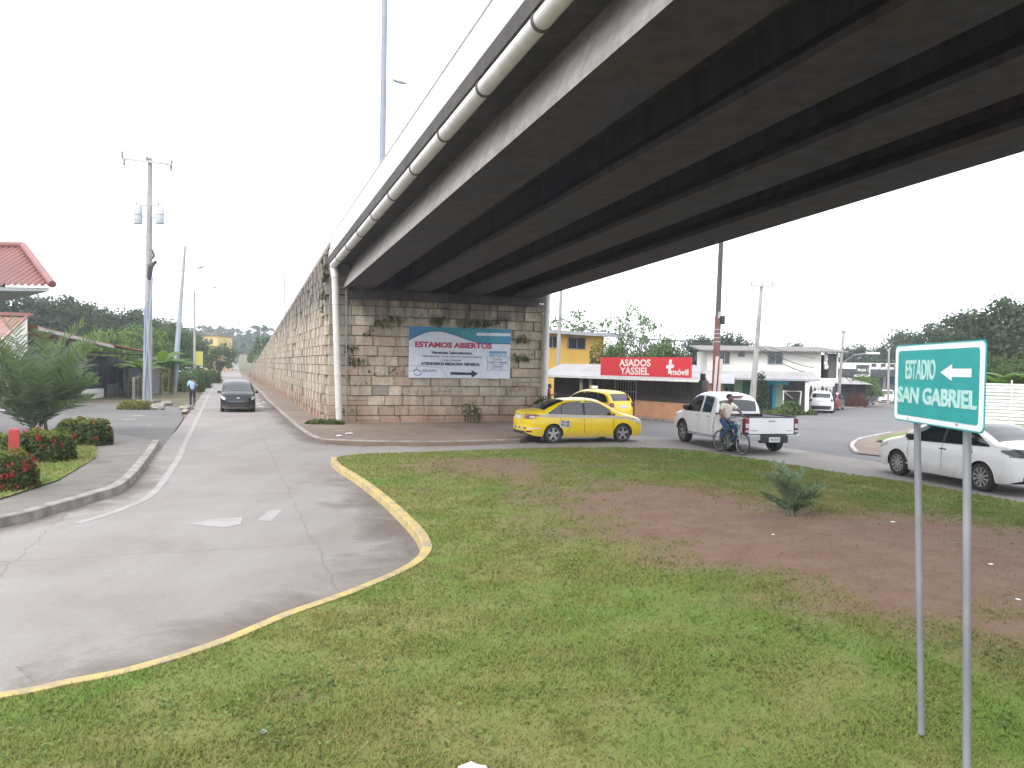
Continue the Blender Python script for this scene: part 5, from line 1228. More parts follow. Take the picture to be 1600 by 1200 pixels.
# ================================================================ BUILDINGS
def corr(name, col, col2, pitch=.18, ax=0, rough=.5, dirt=(.25, .2, .17)):
    n = N(name); v = n.pos(False); a = n.noise(n.pos(False, (1, .25, 1)), 1.5, 6); n.col(n.mix(n.ramp(a, [(.45, 0), (.72, .8)]), n.mix(n.ramp(n.noise(v, .7, 4), [(.35, 0), (.65, 1)]), col, col2), dirt))
    n.b.inputs['Roughness'].default_value = rough; return n.m
MB_ = dict(
    plank=mat('weathered_planks', (.125, .115, .115), (.055, .05, .052), rough=.9, scale=2.2, stretch=(7, 7, .3), lo=.3, hi=.7, bump=.3),
    zinc=corr('old_zinc_roof', (.30, .295, .30), (.20, .192, .195)), orange=mat('orange_wall_paint', (.62, .33, .19), (.52, .27, .16), rough=.8, scale=2),
    signred=mat('red_sign_face', (.62, .045, .055), (.57, .04, .05), rough=.45, scale=1), signw=mat('white_sign_face', (.80, .79, .78), rough=.5),
    yellow=mat('yellow_wall_paint', (.80, .50, .10), (.74, .45, .09), rough=.8, scale=.8, stretch=(1, 1, .3)), cream=mat('white_wall_paint', (.82, .80, .76), (.72, .70, .66), rough=.85, scale=.7, stretch=(1, 1, .3)),
    roofdark=mat('dark_roof_edge', (.20, .185, .175), (.12, .11, .105), rough=.8, scale=2), turq=mat('turquoise_paint', (.05, .52, .62), (.04, .44, .54), rough=.7, scale=2),
    green=mat('green_wall_paint', (.06, .25, .17), (.05, .20, .14), rough=.8, scale=2), pale=mat('pale_green_wall_paint', (.42, .55, .42), (.34, .47, .36), rough=.8, scale=2),
    fence=mat('dark_fence_board', (.045, .042, .05), (.03, .028, .034), rough=.9, scale=3), bluewall=mat('blue_wall_paint', (.15, .21, .31), (.11, .16, .25), rough=.85, scale=1.5),
    darkblue=mat('dark_blue_shutter', (.022, .028, .062), (.015, .02, .045), rough=.7, scale=2, stretch=(1, 1, 6)), tile=corr('red_tile', (.25, .10, .092), (.20, .078, .072), dirt=(.17, .10, .09)),
    otile=corr('orange_tile', (.40, .13, .065), (.32, .10, .055), dirt=(.22, .10, .07)), tilepale=corr('pale_tile', (.34, .165, .14), (.27, .125, .105), dirt=(.30, .21, .18)), greyw=mat('grey_sheet', (.33, .35, .36), (.26, .275, .285), rough=.8, scale=2), station=mat('station_blue', (.08, .16, .40), rough=.6), steel=mat('dark_steel', (.05, .055, .06), rough=.6))
class Fac:
    """a building seen from its front: local x along the front, y into it, z up"""
    def __init__(s, name, label, cat, A, B, group=None):
        A, B = Vector((A[0], A[1], 0)), Vector((B[0], B[1], 0)); s.A = A; d = B-A; s.len = d.length; s.d = d.normalized(); s.n = Vector((-s.d.y, s.d.x, 0)); s.rz = math.atan2(d.y, d.x)
        s.z0 = zf(A.x, A.y); s.t = thing(name, label, cat, (A.x, A.y, s.z0), s.rz, group)
    def xz(s, u, v, y=0.0):
        d = ray(u, v); o = Vector((0, 0, H)); k = (y+(s.A-o).dot(s.n))/d.dot(s.n); p = o+d*k; return (p-s.A).dot(s.d), p.z-s.z0
    def box(s, name, x0, x1, y0, y1, z0, z1, m, parent=None, bevel=0):
        mb = MB(); mb.box(((x0+x1)/2, (y0+y1)/2, (z0+z1)/2), (abs(x1-x0), abs(y1-y0), abs(z1-z0))); return mb.build(name, m, parent or s.t, bevel=bevel)
    def pbox(s, name, u0, v0, u1, v1, y0, y1, m, parent=None):       # front rectangle measured on the photograph
        a = s.xz(u0, v0, y0); b = s.xz(u1, v1, y0); return s.box(name, a[0], b[0], y0, y1, a[1], b[1], m, parent)
    def sheet(s, name, x0, x1, y0, z0, y1, z1, m, pitch=.2, amp=.025, parent=None, th=.02):   # corrugated sheet falling from (y1,z1) to (y0,z0)
        n = max(8, int((x1-x0)/pitch)*4); rows = []
        n = min(n, 400); ln = math.hypot(y1-y0, z1-z0); ny, nz = -(z1-z0)/ln, (y1-y0)/ln; r = []
        for i in range(n+1):
            x = x0+(x1-x0)*i/n; a = amp*math.cos(2*math.pi*x/pitch); r.append([(x, y0+ny*a, z0+nz*a), (x, y1+ny*a, z1+nz*a), (x, y1+ny*(a-th), z1+nz*(a-th)), (x, y0+ny*(a-th), z0+nz*(a-th)), (x, y0+ny*a, z0+nz*a)])
        mb = MB(); mb.grid(r); return mb.build(name, m, parent or s.t)
    def window(s, u0, v0, u1, v1, y=-.0, bars=1, frame=None):
        a = s.xz(u0, v0, y); b = s.xz(u1, v1, y); x0, x1, z1, z0 = a[0], b[0], a[1], b[1]
        w_ = s.box('window', x0, x1, y-.02, y+.06, z0, z1, MT['glass2']); f = .05; mm = frame or MT['galv']
        mb = MB(); 
        for bx in ((x0-f, x0, z0-f, z1+f), (x1, x1+f, z0-f, z1+f), (x0, x1, z1, z1+f), (x0, x1, z0-f, z0)): mb.box(((bx[0]+bx[1])/2, y-.03, (bx[2]+bx[3])/2), (bx[1]-bx[0], .08, bx[3]-bx[2]))
        for k in range(bars): xm = x0+(x1-x0)*(k+1)/(bars+1); mb.box((xm, y-.035, (z0+z1)/2), (.05, .06, z1-z0))
        mb.build('frame', mm, w_); return w_
# --- wooden eatery with the red sign
A = Fac('eatery', 'low weathered wooden eatery with orange base wall and red sign ASADOS YASSIEL', 'building', (2.5, 48.1), (9.1, 37.6))
X = lambda u, v=600, y=0: A.xz(u, v, y)[0]
xg0, xg1 = X(961), X(995); xe = A.len
hw_ = 2.0
A.box('plank_wall', 0, xg0, 0, .1, 0, hw_, MB_['plank']); A.box('plank_wall', xg1, xe, 0, .1, .86, hw_, MB_['plank'])
A.box('base_wall', xg1, xe+.01, -.12, .2, -.1, .86, MB_['orange']); SHR = .98
def shear(o):
    for v_ in o.data.vertices: v_.co.x -= SHR*v_.co.y
    return o
shear(A.box('plank_wall', 0, .1, .101, 4.5, 0, hw_, MB_['plank'])); shear(A.box('plank_wall', xe-.1, xe, .201, 4.5, 0, hw_, MB_['plank'])); shear(A.box('back_wall', .1, xe-.1, 4.4, 4.5, 0, 2.3, MB_['plank']))
mb = MB(); 
for k in range(int((xe-.1)/.22)):
    x = .12+k*.22
    if xg0-.1 < x < xg1+.1: continue
    z0 = .9 if x > xg1 else 0
    mb.box((x, -.012, (z0+hw_)/2), (.035, .03, hw_-z0-.02))
mb.build('battens', MB_['plank'], A.t)
A.box('doorway', xg0, xg1, .25, .3, 0, hw_, MT['dark'])
mb = MB(); gw = xg1-xg0
for k in range(9): x = xg0+.04+(gw-.08)*k/8; mb.cyl((x, .0, .02), (x, .0, hw_-.1), .022 if k not in (0, 8) else .04, n=6)
for z in (.06, .72, 1.3, hw_-.12): mb.box(((xg0+xg1)/2, 0, z), (gw-.06, .05, .05))
mb.build('gate', MT['galv'], A.t)
shear(A.sheet('roof', -1.3, xe-.45, -.9, 2.02, 4.8, 2.75, MB_['zinc'], .3, .03))
A.box('eave_board', -.4, xe+.35, -.97, -.92, 1.93, 2.06, MB_['signw'])
for u in (908, 923): x = X(u, 600, -.7); A.box('porch_post', x-.07, x+.07, -.75, -.62, 0, 1.95, mat('ochre_post', (.36, .32, .22), (.25, .22, .16), rough=.9))
a = A.xz(941, 559, -.9); b = A.xz(1081, 591, -.9); sz0, sz1 = 2.12, 2.12+.95
A.box('sign_panel', a[0], b[0], -1.0, -.9, sz0, sz1, MB_['signred'])
def atext(s, ul, ur, f0, f1, m=None, bold=.012):
    x0, x1 = X(ul, 575, -1), X(ur, 575, -1); z = sz0+(sz1-sz0)*f0; hh = (sz1-sz0)*(f1-f0)/.70
    text(s, hh, m or MB_['signw'], A.t, (x0, -1.003, z), (math.pi/2, 0, 0), 'lettering', bold, 'LEFT', width=x1-x0, depth=.004)
atext('ASADOS', 968, 1017, .54, .89); atext('YASSIEL', 969.5, 1015, .10, .47); atext('móvil', 1048, 1075.5, .13, .42)
pc = X(1046, 575, -1); pz = sz0+(sz1-sz0)*.50
mb = MB()
for P in ([(-.22, -.07), (.30, -.02), (.30, .14), (-.22, .09)], [(-.09, -.32), (.10, -.30), (.16, .38), (-.02, .36)]): mb.extr([(pc+x, -1.003-.002*(len(mb.v) > 0), pz+z) for x, z in P], (0, -.003, 0))
mb.build('plus_logo', MB_['signw'], A.t)
# --- yellow two storey house behind
Yh = 63
p = at(846, 600, 61); q = at(942, 600, 66)
B = Fac('house', 'yellow two storey house with dark sliding windows behind the eatery', 'building', (p.x, p.y), (q.x, q.y)); zt = (B.xz(850, 520)[1]+B.xz(940, 523)[1])/2
B.box('wall', -3, B.len, 0, 8, -.1, zt-.1, MB_['yellow']); 
mb = MB(); mb.box((B.len/2-1.2, 3.6, zt+.02), (B.len+4.2, 9.6, .16)); mb.build('roof', MB_['roofdark'], B.t); B.box('fascia', -3.2, B.len+.9, -1.24, -1.2, zt-.14, zt+.12, MT['galv'])
B.window(856, 525.5, 869, 543); B.window(887.5, 527, 913.5, 545.5); B.pbox('door', 857, 577, 866, 590, -.03, .05, MB_['roofdark'])
# --- white two storey house on the right
Yw = 67
p = at(1104, 600, 67.6); q = at(1297, 600, 66.4)
W = Fac('house', 'long white two storey house with dark windows and end balcony', 'building', (p.x, p.y), (q.x, q.y))
zt = (W.xz(1110, 546)[1]+W.xz(1290, 551)[1])/2; zm = W.xz(1240, 590)[1]
W.box('upper_wall', 0, W.len-.9, 0, 8, zm, zt, MB_['cream']); W.box('lower_wall', 0, W.len+.3, .25, 8, -.2, zm-.003, MB_['cream'])
mb = MB(); n8 = 60
W.sheet('roof', -.7, W.len+1.2, -.9, zt+.02, 8.6, zt+.65, MB_['roofdark'], .3, .03, None, .10)
W.window(1125.5, 550.5, 1139, 568); W.window(1153.5, 550.5, 1163, 557, bars=0); W.window(1200.5, 552.5, 1222, 568.5)
W.box('balcony_floor', W.len-.9, W.len+.5, -.3, 8, zm-.12, zm, MB_['cream'])
W.box('balcony_screen', W.len-.15, W.len-.08, 0, 7.5, zm, zt-.2, MB_['plank']); W.box('balcony_screen', W.len-.15, W.len+.5, -.02, .06, zm, zt-.15, MB_['plank'])
W.box('balcony_post', W.len+.42, W.len+.52, -.28, -.18, zm, zt, MB_['cream']); W.box('corner_post', W.len-.92, W.len-.78, -.06, .05, zm, zt, MB_['cream'])
mb = MB()
for k, (u, v) in enumerate(((1290.5, 556), (1291, 561), (1290, 567), (1291.5, 573))): x, z = W.xz(u, v, -.05); mb.lathe([(0, -.01), (.16, 0), (.13, .03), (0, .03)], (x, -.1, z), 'y', 8)
W.box('banner_strip', W.xz(1287.5, 560)[0], W.xz(1293.5, 560)[0], -.07, -.04, W.xz(1290, 577)[1], W.xz(1290, 551)[1], MB_['greyw'])
mb.build('banner_blobs', MB_['signw'], W.t)
x0 = W.xz(1270, 600)[0]
W.box('canopy_board', x0, W.len+.2, -.6, -.5, W.xz(1285, 603)[1], zm-.15, MB_['cream'])
# --- shop row under a zinc awning in front of it
p = at(1103, 620, 60.5); q = at(1262, 620, 58.5)
S = Fac('shop_row', 'row of small shops in green and turquoise paint under a zinc awning', 'shop', (p.x, p.y), (q.x, q.y))
ze = S.xz(1180, 589, -2)[1]
S.box('wall_orange', 0, S.xz(1131, 600)[0], 0, .2, 0, ze, MB_['orange'])
def seg(name, u0, u1, m, y0=0, y1=.2, z0=0, z1=None): return S.box(name, S.xz(u0, 615)[0]+.001, S.xz(u1, 615)[0], y0, y1, z0, ze if z1 is None else z1, m)
seg('wall_green', 1131, 1147, MB_['green']); S.window(1133, 605, 1145, 622, -.03, 1, MB_['green']); seg('wall_pale', 1147, 1160, MB_['pale']); seg('wall_green', 1160, 1194, MB_['green'])
seg('wall_turquoise', 1194, 1212.5, MB_['turq'], -.03, .2); seg('wall_pale', 1212.5, 1223, MB_['pale']); seg('wall_dark', 1223, 1262, MB_['plank'])
dr = S.pbox('door', 1201.5, 600, 1206.5, 641, -.06, -.03, MB_['darkblue']); S.window(1196, 602, 1199.5, 620, -.05, 0, MB_['turq'])
S.pbox('beam', 1194, 594.5, 1233, 601.5, -1.0, -.9, MB_['turq'])
S.sheet('awning', -.3, S.len+.6, -2.2, ze-.12, 3.0, ze+.42, MB_['zinc'], .3, .03)
S.box('awning_edge', -.3, S.len+.6, -2.25, -2.21, ze-.22, ze-.08, MB_['greyw'])
S.box('back_wall', 0, S.len, 4, 4.2, 0, ze, MB_['plank']); S.box('end_wall', S.len-.1, S.len, .2, 4, 0, ze, MB_['plank'])
for u in (1261,): x = S.xz(u, 610, -2)[0]; S.box('awning_post', x-.13, x+.13, -2.1, -1.9, 0, ze-.2, MB_['signw'])
a = S.xz(1104, 585, -2.5); b = S.xz(1147.5, 601, -2.5); sg_ = Fac('shop_sign', 'plain pale grey signboard hung at the eatery end of the awning', 'sign', tuple((S.A+S.d*a[0]-S.n*2.5)[:2]), tuple((S.A+S.d*b[0]-S.n*2.5)[:2]))
sg_.box('panel', 0, sg_.len, 0, .06, b[1], a[1], mat('faded_grey_sign', (.52, .53, .57), (.45, .46, .51), rough=.6, scale=1)); sg_.box('frame', 0, sg_.len, .061, .12, b[1]+.02, a[1]-.02, MT['galv'])
for k in (.3, sg_.len-.3): sg_.box('bracket', k-.03, k+.03, .121, .3, b[1]+.1, a[1]-.1, MT['galv'])
# white pipe goal frame on the verge
o0 = gz(Vector((at(1224, 640, 57).x, 57, 0))); gf = thing('goal_frame', 'white pipe goal frame standing in the weeds before the dark shed', 'goal', tuple(o0))
P3 = lambda u, v, Y=57: at(u, v, Y)-o0
MB().ring([P3(1224, 642), P3(1224, 611), P3(1252, 611.5), P3(1249, 642, 57)], .05, 8).build('front_frame', MT['white'], gf)
for a, b in ((P3(1224, 611), P3(1240, 624, 59)), (P3(1252, 611.5), P3(1248, 632, 58.6)), (P3(1240, 624, 59), P3(1241, 641, 59))): MB().cyl(a, b, .04, n=6).build('brace', MT['white'], gf)
# dark pointed palisade
p = at(1264, 620, 64.5); q = at(1306, 620, 64); Fp = Fac('fence', 'dark palisade fence with tall pointed tops beneath the white house', 'fence', tuple(p[:2]), tuple(q[:2])); zt_ = Fp.xz(1290, 602)[1]
for k in range(7):
    x = Fp.len*(k+.5)/7; hw = Fp.len/7*.47; zz = zt_*(1-.07*((k*37) % 3)); mb = MB(); mb.extr([(x-hw, 0, 0), (x+hw, 0, 0), (x+hw, 0, zz*.76), (x+hw*.7, 0, zz*.9), (x, 0, zz), (x-hw*.7, 0, zz*.9), (x-hw, 0, zz*.76)], (0, .06, 0)); mb.build('pointed_board', MB_['fence'], Fp.t)
for z in (.3, 1.3): Fp.box('rail', 0, Fp.len, .061, .12, z, z+.1, MB_['fence'])
# dark shed beyond the palisade
p = at(1306, 620, 80); q = at(1352, 620, 80); Fs = Fac('shed', 'dark open shed in the shade beyond the palisade fence', 'shed', tuple(p[:2]), tuple(q[:2])); zt_ = Fs.xz(1320, 600)[1]
Fs.box('wall', 0, Fs.len, 0, 4, -.3, zt_, MB_['fence']); Fs.sheet('roof', -.3, Fs.len+.3, -1, zt_+.02, 4.5, zt_+.6, MB_['zinc'], .3, .03)
# petrol station far behind
p = at(1298, 600, 114); q = at(1405, 600, 112); St = Fac('petrol_station', 'distant petrol station canopy with white fascia and dark Mobil sign', 'petrol station', tuple(p[:2]), tuple(q[:2]))
a = St.xz(1300, 566); b = St.xz(1400, 573); St.box('canopy', -2, St.len+8, 0, 8, a[1]-.9, a[1]-.02, MB_['signw']); St.box('canopy_underside', -2, St.len+8, .05, 7.9, a[1]-1.9, a[1]-.905, MB_['steel'])
for k in range(9): St.box('roof_cap', .5+k*1.2, 1.1+k*1.2, -.06, -.005, a[1]-.55, a[1]-.1, MB_['steel']) if k > 3 else None
for x in (1.0, 7.5): St.box('column', x, x+.4, 3, 3.4, -1.5, a[1]-1.9, MB_['signw'])
c0 = St.xz(1338, 570, -1.5); c1 = St.xz(1357.5, 589, -1.5); St.box('sign_panel', c0[0], c1[0], -1.6, -1.5, c1[1]+.35, c0[1], MB_['steel']); St.box('sign_frame', c1[0], c1[0]+.16, -1.6, -1.45, c1[1], c0[1], MB_['signw']); St.box('sign_frame', c0[0]-.2, c1[0], -1.6, -1.45, c1[1], c1[1]+.35, MB_['signw'])
text('Mobil 1', .55, MB_['signw'], St.t, (c0[0]+.15, -1.61, (c0[1]+c1[1])/2-.05), (math.pi/2, 0, 0), 'lettering', .012, 'LEFT', width=(c1[0]-c0[0])*.82)
c0 = St.xz(1366, 591, 4); c1 = St.xz(1392, 601, 4); St.box('kiosk_band', c0[0], c1[0]+3, 3.9, 8, c1[1], c0[1], MB_['station']); St.box('kiosk_wall', c0[0], c1[0]+3, 4, 8, -2, c1[1]-.003, MB_['greyw'])
# white corrugated fence on the right
p = Vector((23.3, 40.6, 0)); q = Vector((31, 33.5, 0)); Cf = Fac('fence', 'white horizontally corrugated metal fence at the right edge', 'fence', tuple(p[:2]), tuple(q[:2]))
rows = []; zt_ = 2.35
n = int(zt_/.085)*4; 
mb = MB(); mb.grid([[(x, .03*math.cos(2*math.pi*(zt_*i/n)/.17), zt_*i/n) for x in (0, Cf.len)]+[(x, .03*math.cos(2*math.pi*(zt_*i/n)/.17)+.012, zt_*i/n) for x in (Cf.len, 0)]+[(0, .03*math.cos(2*math.pi*(zt_*i/n)/.17), zt_*i/n)] for i in range(n+1)]); mb.build('sheet', corr('white_fence_sheet', (.74, .74, .75), (.64, .64, .66), dirt=(.5, .47, .44)), Cf.t)
for x in np.arange(.02, Cf.len, 1.6): MB().cyl((x, -.06, -.1), (x, -.06, zt_+.18), .035, n=8).build('post', MT['white'], Cf.t)
# ---------------------------------------------------------------- left side
# canopy with red corrugated hip roof whose corner enters the frame
cr = at(82, 448, 20.0); rg_ = at(36, 387, 22.6); ev = at(0, 449, 20.0)
K = thing('canopy_roof', 'red corrugated tile hip roof corner at the upper left edge', 'roof', (cr.x, cr.y, 0))
ez = cr.z; rz_ = rg_.z; rx_ = rg_.x-cr.x; ry = rg_.y-cr.y
mb = MB(); L_ = 9.0; n = int(L_/.17)*6; rows = []
for i in range(n+1):
    x = -L_*i/n; a = .035*math.cos(2*math.pi*x/.17); f = min(1, x/rx_) if x > rx_ else 1.0
    rows.append([(x, ry*g*f, ez+(rz_-ez)*g*f+a+.03) for g in (0, .25, .5, .75, 1)])
mb.grid(rows)
rows = []
for i in range(n+1):
    x = rx_-(L_+rx_)*i/n; a = .035*math.cos(2*math.pi*x/.17); yb = min(2*ry, ry*x/rx_)
    rows.append([(x, ry+(yb-ry)*g, rz_-(rz_-ez)*(yb/ry-1)*g+a+.03) for g in (0, .25, .5, .75, 1)])
mb.grid(rows); mb.build('tiles', MB_['tile'], K)
MB().ring([(0.0, -.0, ez+.06), (rx_, ry, rz_+.07)], .09, 10).build('hip_cap', MB_['tile'], K); MB().ring([(rx_, ry, rz_+.07), (-L_, ry, rz_+.07)], .09, 10).build('ridge_cap', MB_['tile'], K)
mb = MB(); mb.prism([(-.12, .06), (2*rx_-.1, 2*ry-.06), (-L_, 2*ry-.06), (-L_, .06)], ez-.11, ez-.02); mb.build('soffit', MB_['greyw'], K)
for x, y in ((-4.2, .9), (-8.2, .9), (-8.2, 4.4)): MB().box((x, y, ez/2-.1), (.3, .3, ez-.12)).build('post', MB_['cream'], K)
# white house with tiled roof
D = Fac('house', 'white house with pale red tiled roof behind the fan palm', 'building', (-30.5, 35.85), (-23.6, 36.8))
zc_ = at(43, 493, 40).z
D.box('wall', -6, D.len, 0, 3.2, -.1, 3.0, MB_['cream'])
mb = MB(); mb.extr([(D.len-.12, .0, 3.003), (D.len-.12, 3.2, zc_-.08), (D.len-.12, 3.2, 3.003)], (.12, 0, 0)); mb.build('gable', MB_['cream'], D.t)
D.box('back_wall', -6, D.len-.13, 3.05, 3.2, 3.003, zc_-.15, MB_['cream'])
D.sheet('roof', -6.5, D.len-.02, -.7, 2.62, 3.25, zc_-.03, MB_['tilepale'], .25, .045)
mb = MB(); mb.box((D.len/2-3.1, 3.2, zc_+.05), (D.len+6.6, .3, .16)); mb.build('ridge', MB_['tile'], D.t)
mb = MB(); mb.extr([(D.len+.005, -.72, 2.56), (D.len+.005, 3.2, zc_-.08), (D.len+.005, 3.2, zc_+.08), (D.len+.005, -.72, 2.72)], (.06, 0, 0)); mb.build('verge_board', MB_['tilepale'], D.t)
w_ = D.box('window', D.len-.05, D.len+.03, .5, 1.15, 1.5, 2.3, MT['glass2']); D.box('sill', D.len-.02, D.len+.1, .4, 1.25, 1.4, 1.495, MB_['greyw'], w_)
D.box('door', D.len-.03, D.len+.03, 1.5, 2.3, .0, 1.25, MB_['greyw'])
# blue building with orange roof
p = at(70, 620, 46.5); q = at(214, 620, 61)
Bb = Fac('workshop', 'blue fronted workshop with dark shutters and orange tiled roof', 'building', tuple(p[:2]), tuple(q[:2]))
zL = Bb.xz(85, 516, -1.2)[1]; zR = Bb.xz(195, 549, -1.2)[1]
X2 = lambda u: Bb.xz(u, 600)[0]
hb = min(zL, zR)-.35
Bb.box('wall', -3, X2(96), 0, 8, -.1, hb, MB_['bluewall']); Bb.box('blue_pier', X2(105), X2(121), -.25, .1, -.1, hb, MB_['bluewall'])
Bb.box('tan_panel', X2(96)+.01, X2(105)-.01, .0, .1, 1.0, hb, mat('tan_board', (.36, .25, .17), (.27, .18, .12), rough=.9))
Bb.box('dark_shutter', X2(121)+.01, X2(156), .1, .2, .55, hb, MB_['darkblue']); Bb.box('low_wall', X2(122), X2(155), -.3, .09, -.1, .55, MB_['cream'])
Bb.box('dark_interior', X2(121), Bb.len, 3.0, 3.2, -.1, hb, MB_['darkblue']); Bb.box('dark_side', Bb.len-.2, Bb.len, 0, 3, -.1, hb-.3, MB_['darkblue']); Bb.box('dark_front', X2(157), Bb.len-.2, 1.2, 1.3, -.1, hb, MB_['darkblue'])
for u in (122, 157, 166, 180, 197): x = X2(u); Bb.box('steel_post', x-.05, x+.05, -.12, -.02, 0, hb, MB_['steel'])
for k in range(4): Bb.box('step', X2(165), X2(178), -.9+.2*k, -.7+.2*k, -.1, .2+.2*k, MT['pave'])
mb = MB(); x0, x1 = -3.5, Bb.len+.3
for z in (.9, .45): mb.box(((X2(157)+X2(196))/2, -.95, z), (X2(196)-X2(157), .05, .05))
for k in range(7): xk = X2(157)+(X2(196)-X2(157))*k/6; mb.box((xk, -.95, .45), (.05, .05, .95))
mb.build('railing', MB_['steel'], Bb.t)
# roof: two pitches, edges measured on the photograph
def rsheet(name, x0, x1, za0, za1, y0, y1, rise, m, pitch=.25):
    n = int(abs(x1-x0)/pitch)*4; rows = []
    for i in range(n+1):
        f = i/n; x = x0+(x1-x0)*f; a = .03*math.cos(2*math.pi*x/pitch); z = za0+(za1-za0)*f; rows.append([(x, y0, z+a), (x, y1, z+rise+a), (x, y1, z+rise+a-.04), (x, y0, z+a-.04)])
    mb = MB(); mb.grid(rows); return mb.build(name, m, Bb.t)
xm = X2(146); x1 = X2(206); zL -= .42
rsheet('roof', x0, xm, zL+.55, zL*.45+zR*.55+.12, -1.2, 6, 1.35, MB_['otile']); rsheet('roof', xm+.02, x1, zL*.45+zR*.55+.12, zR+.02, -1.4, 6, .95, MB_['otile'])
mb = MB(); mb.extr([(x0, -1.25, zL+.50), (xm, -1.25, zL*.45+zR*.55+.08), (xm, -1.25, zL*.45+zR*.55-.09), (x0, -1.25, zL+.33)], (0, -.05, 0)); mb.build('fascia', MT['galv'], Bb.t)
mb = MB()
for k in range(9): xk = X2(121)+k*(Bb.len-X2(121))/8; mb.cyl((xk, -1.2, hb+.15), (xk, 3, hb+.3), .04, n=6)
mb.build('rafters', MB_['steel'], Bb.t)
# small grey shed and the yellow panel up the road
p = at(236, 625, 60); q = at(250, 625, 62); s_ = Fac('shed', 'small grey sheet shed behind the concrete pole', 'shed', tuple(p[:2]), tuple(q[:2])); s_.box('wall', 0, s_.len, 0, 2, -.1, 1.95, MB_['greyw']); s_.sheet('roof', -.2, s_.len+.2, -.3, 1.98, 2.3, 2.2, MB_['zinc'], .2)
p = at(305, 600, 86); q = at(316.5, 600, 86.5); s_ = Fac('billboard', 'blank yellow panel on posts beside the left road', 'billboard', tuple(p[:2]), tuple(q[:2])); za, zb2 = s_.xz(310, 549)[1], s_.xz(310, 571)[1]
s_.box('panel', 0, s_.len, 0, .1, zb2, za, mat('yellow_panel', (.66, .60, .14), (.58, .52, .12), rough=.7)); 
for x in (.08, s_.len-.08): s_.box('post', x-.05, x+.05, .101, .2, -.3, za-.1, MT['galv'])
p = at(316, 600, 150); q = at(334, 600, 150); s_ = Fac('apartment_block', 'distant yellow block rising behind the roadside trees', 'building', tuple(p[:2]), tuple(q[:2])); za = s_.xz(325, 524)[1]
s_.box('wall', 0, s_.len+.6, 0, 8, -.5, za, mat('distant_yellow_wall', (.62, .46, .18), (.55, .40, .16), rough=.8, scale=.5)); s_.box('roof', -.3, s_.len+.9, -.3, 8.3, za+.002, za+.5, MB_['roofdark'])
for k in range(3):
    for j in range(2): s_.box('window', .3+j*1.0, .9+j*1.0, -.05, .02, za-1.6-k*2.2, za-.7-k*2.2, MT['glass2'])
# low garden walls / fences along the left road
for (s0, s1, t, h, nm, lab, m_) in ((24, 34, -9.5, 1.3, 'fence', 'dark mesh garden fence between the poles on the left', MB_['fence']), (40, 58, -10.5, 1.5, 'wall', 'low pale garden wall farther up the left road', MB_['cream'])):
    a = ST(s0, t); b = ST(s1, t); f_ = Fac(nm, lab, nm, tuple(a[:2]), tuple(b[:2]))
    for k in range(int(f_.len/2)+1): f_.box('post', 2*k-.05, 2*k+.05, -.08, .08, -.1, h+.1, MT['kerb'])
    f_.box('panel', 0, f_.len, -.02, .02, .05, h, m_)
# ================================================================ VEGETATION
def leafmat(name, c, trans=.35):
    n = N(name); at_ = n.new('Attribute', attribute_name='Col'); v = n.pos(False)
    cc = n.mix(1.0, at_.outputs['Color'], c, 'MULTIPLY'); n.col(cc); n.b.inputs['Roughness'].default_value = .6; n.b.inputs['Specular IOR Level'].default_value = .25
    tr = n.new('BsdfTranslucent'); n.link(n.mix(1.0, cc, (1.3, 1.5, .5), 'MULTIPLY'), tr.inputs[0]); ms = n.new('MixShader'); ms.inputs[0].default_value = trans
    n.link(n.b.outputs[0], ms.inputs[1]); n.link(tr.outputs[0], ms.inputs[2]); n.link(ms.outputs[0], n.t.nodes['Material Output'].inputs[0]); return n.m
LM = dict(dark=leafmat('dark_foliage', (.040, .062, .030)), blue=leafmat('bluish_foliage', (.045, .066, .042)), mid=leafmat('mid_foliage', (.062, .100, .030)), bright=leafmat('bright_foliage', (.105, .165, .040)), airy=leafmat('airy_foliage', (.095, .145, .060)),
          hedge=leafmat('hedge_foliage', (.060, .085, .024)), hedgetop=leafmat('hedge_top_foliage', (.13, .15, .03)), palm=leafmat('palm_foliage', (.155, .205, .14)), flower=leafmat('red_flower', (.36, .03, .035)), turf=leafmat('turf_weed_foliage', (.13, .19, .05)), tuft=leafmat('wall_weed_foliage', (.15, .16, .07)), weed=leafmat('weed_foliage', (.085, .12, .035)), olive=leafmat('olive_foliage', (.17, .16, .04)), rust=leafmat('rusty_foliage', (.16, .06, .035)), banana=leafmat('banana_leaf', (.10, .16, .045)))
MT['bark'] = mat('grey_bark', (.13, .105, .085), (.07, .058, .048), rough=.95, scale=5, stretch=(1, 1, .3), bump=.4)
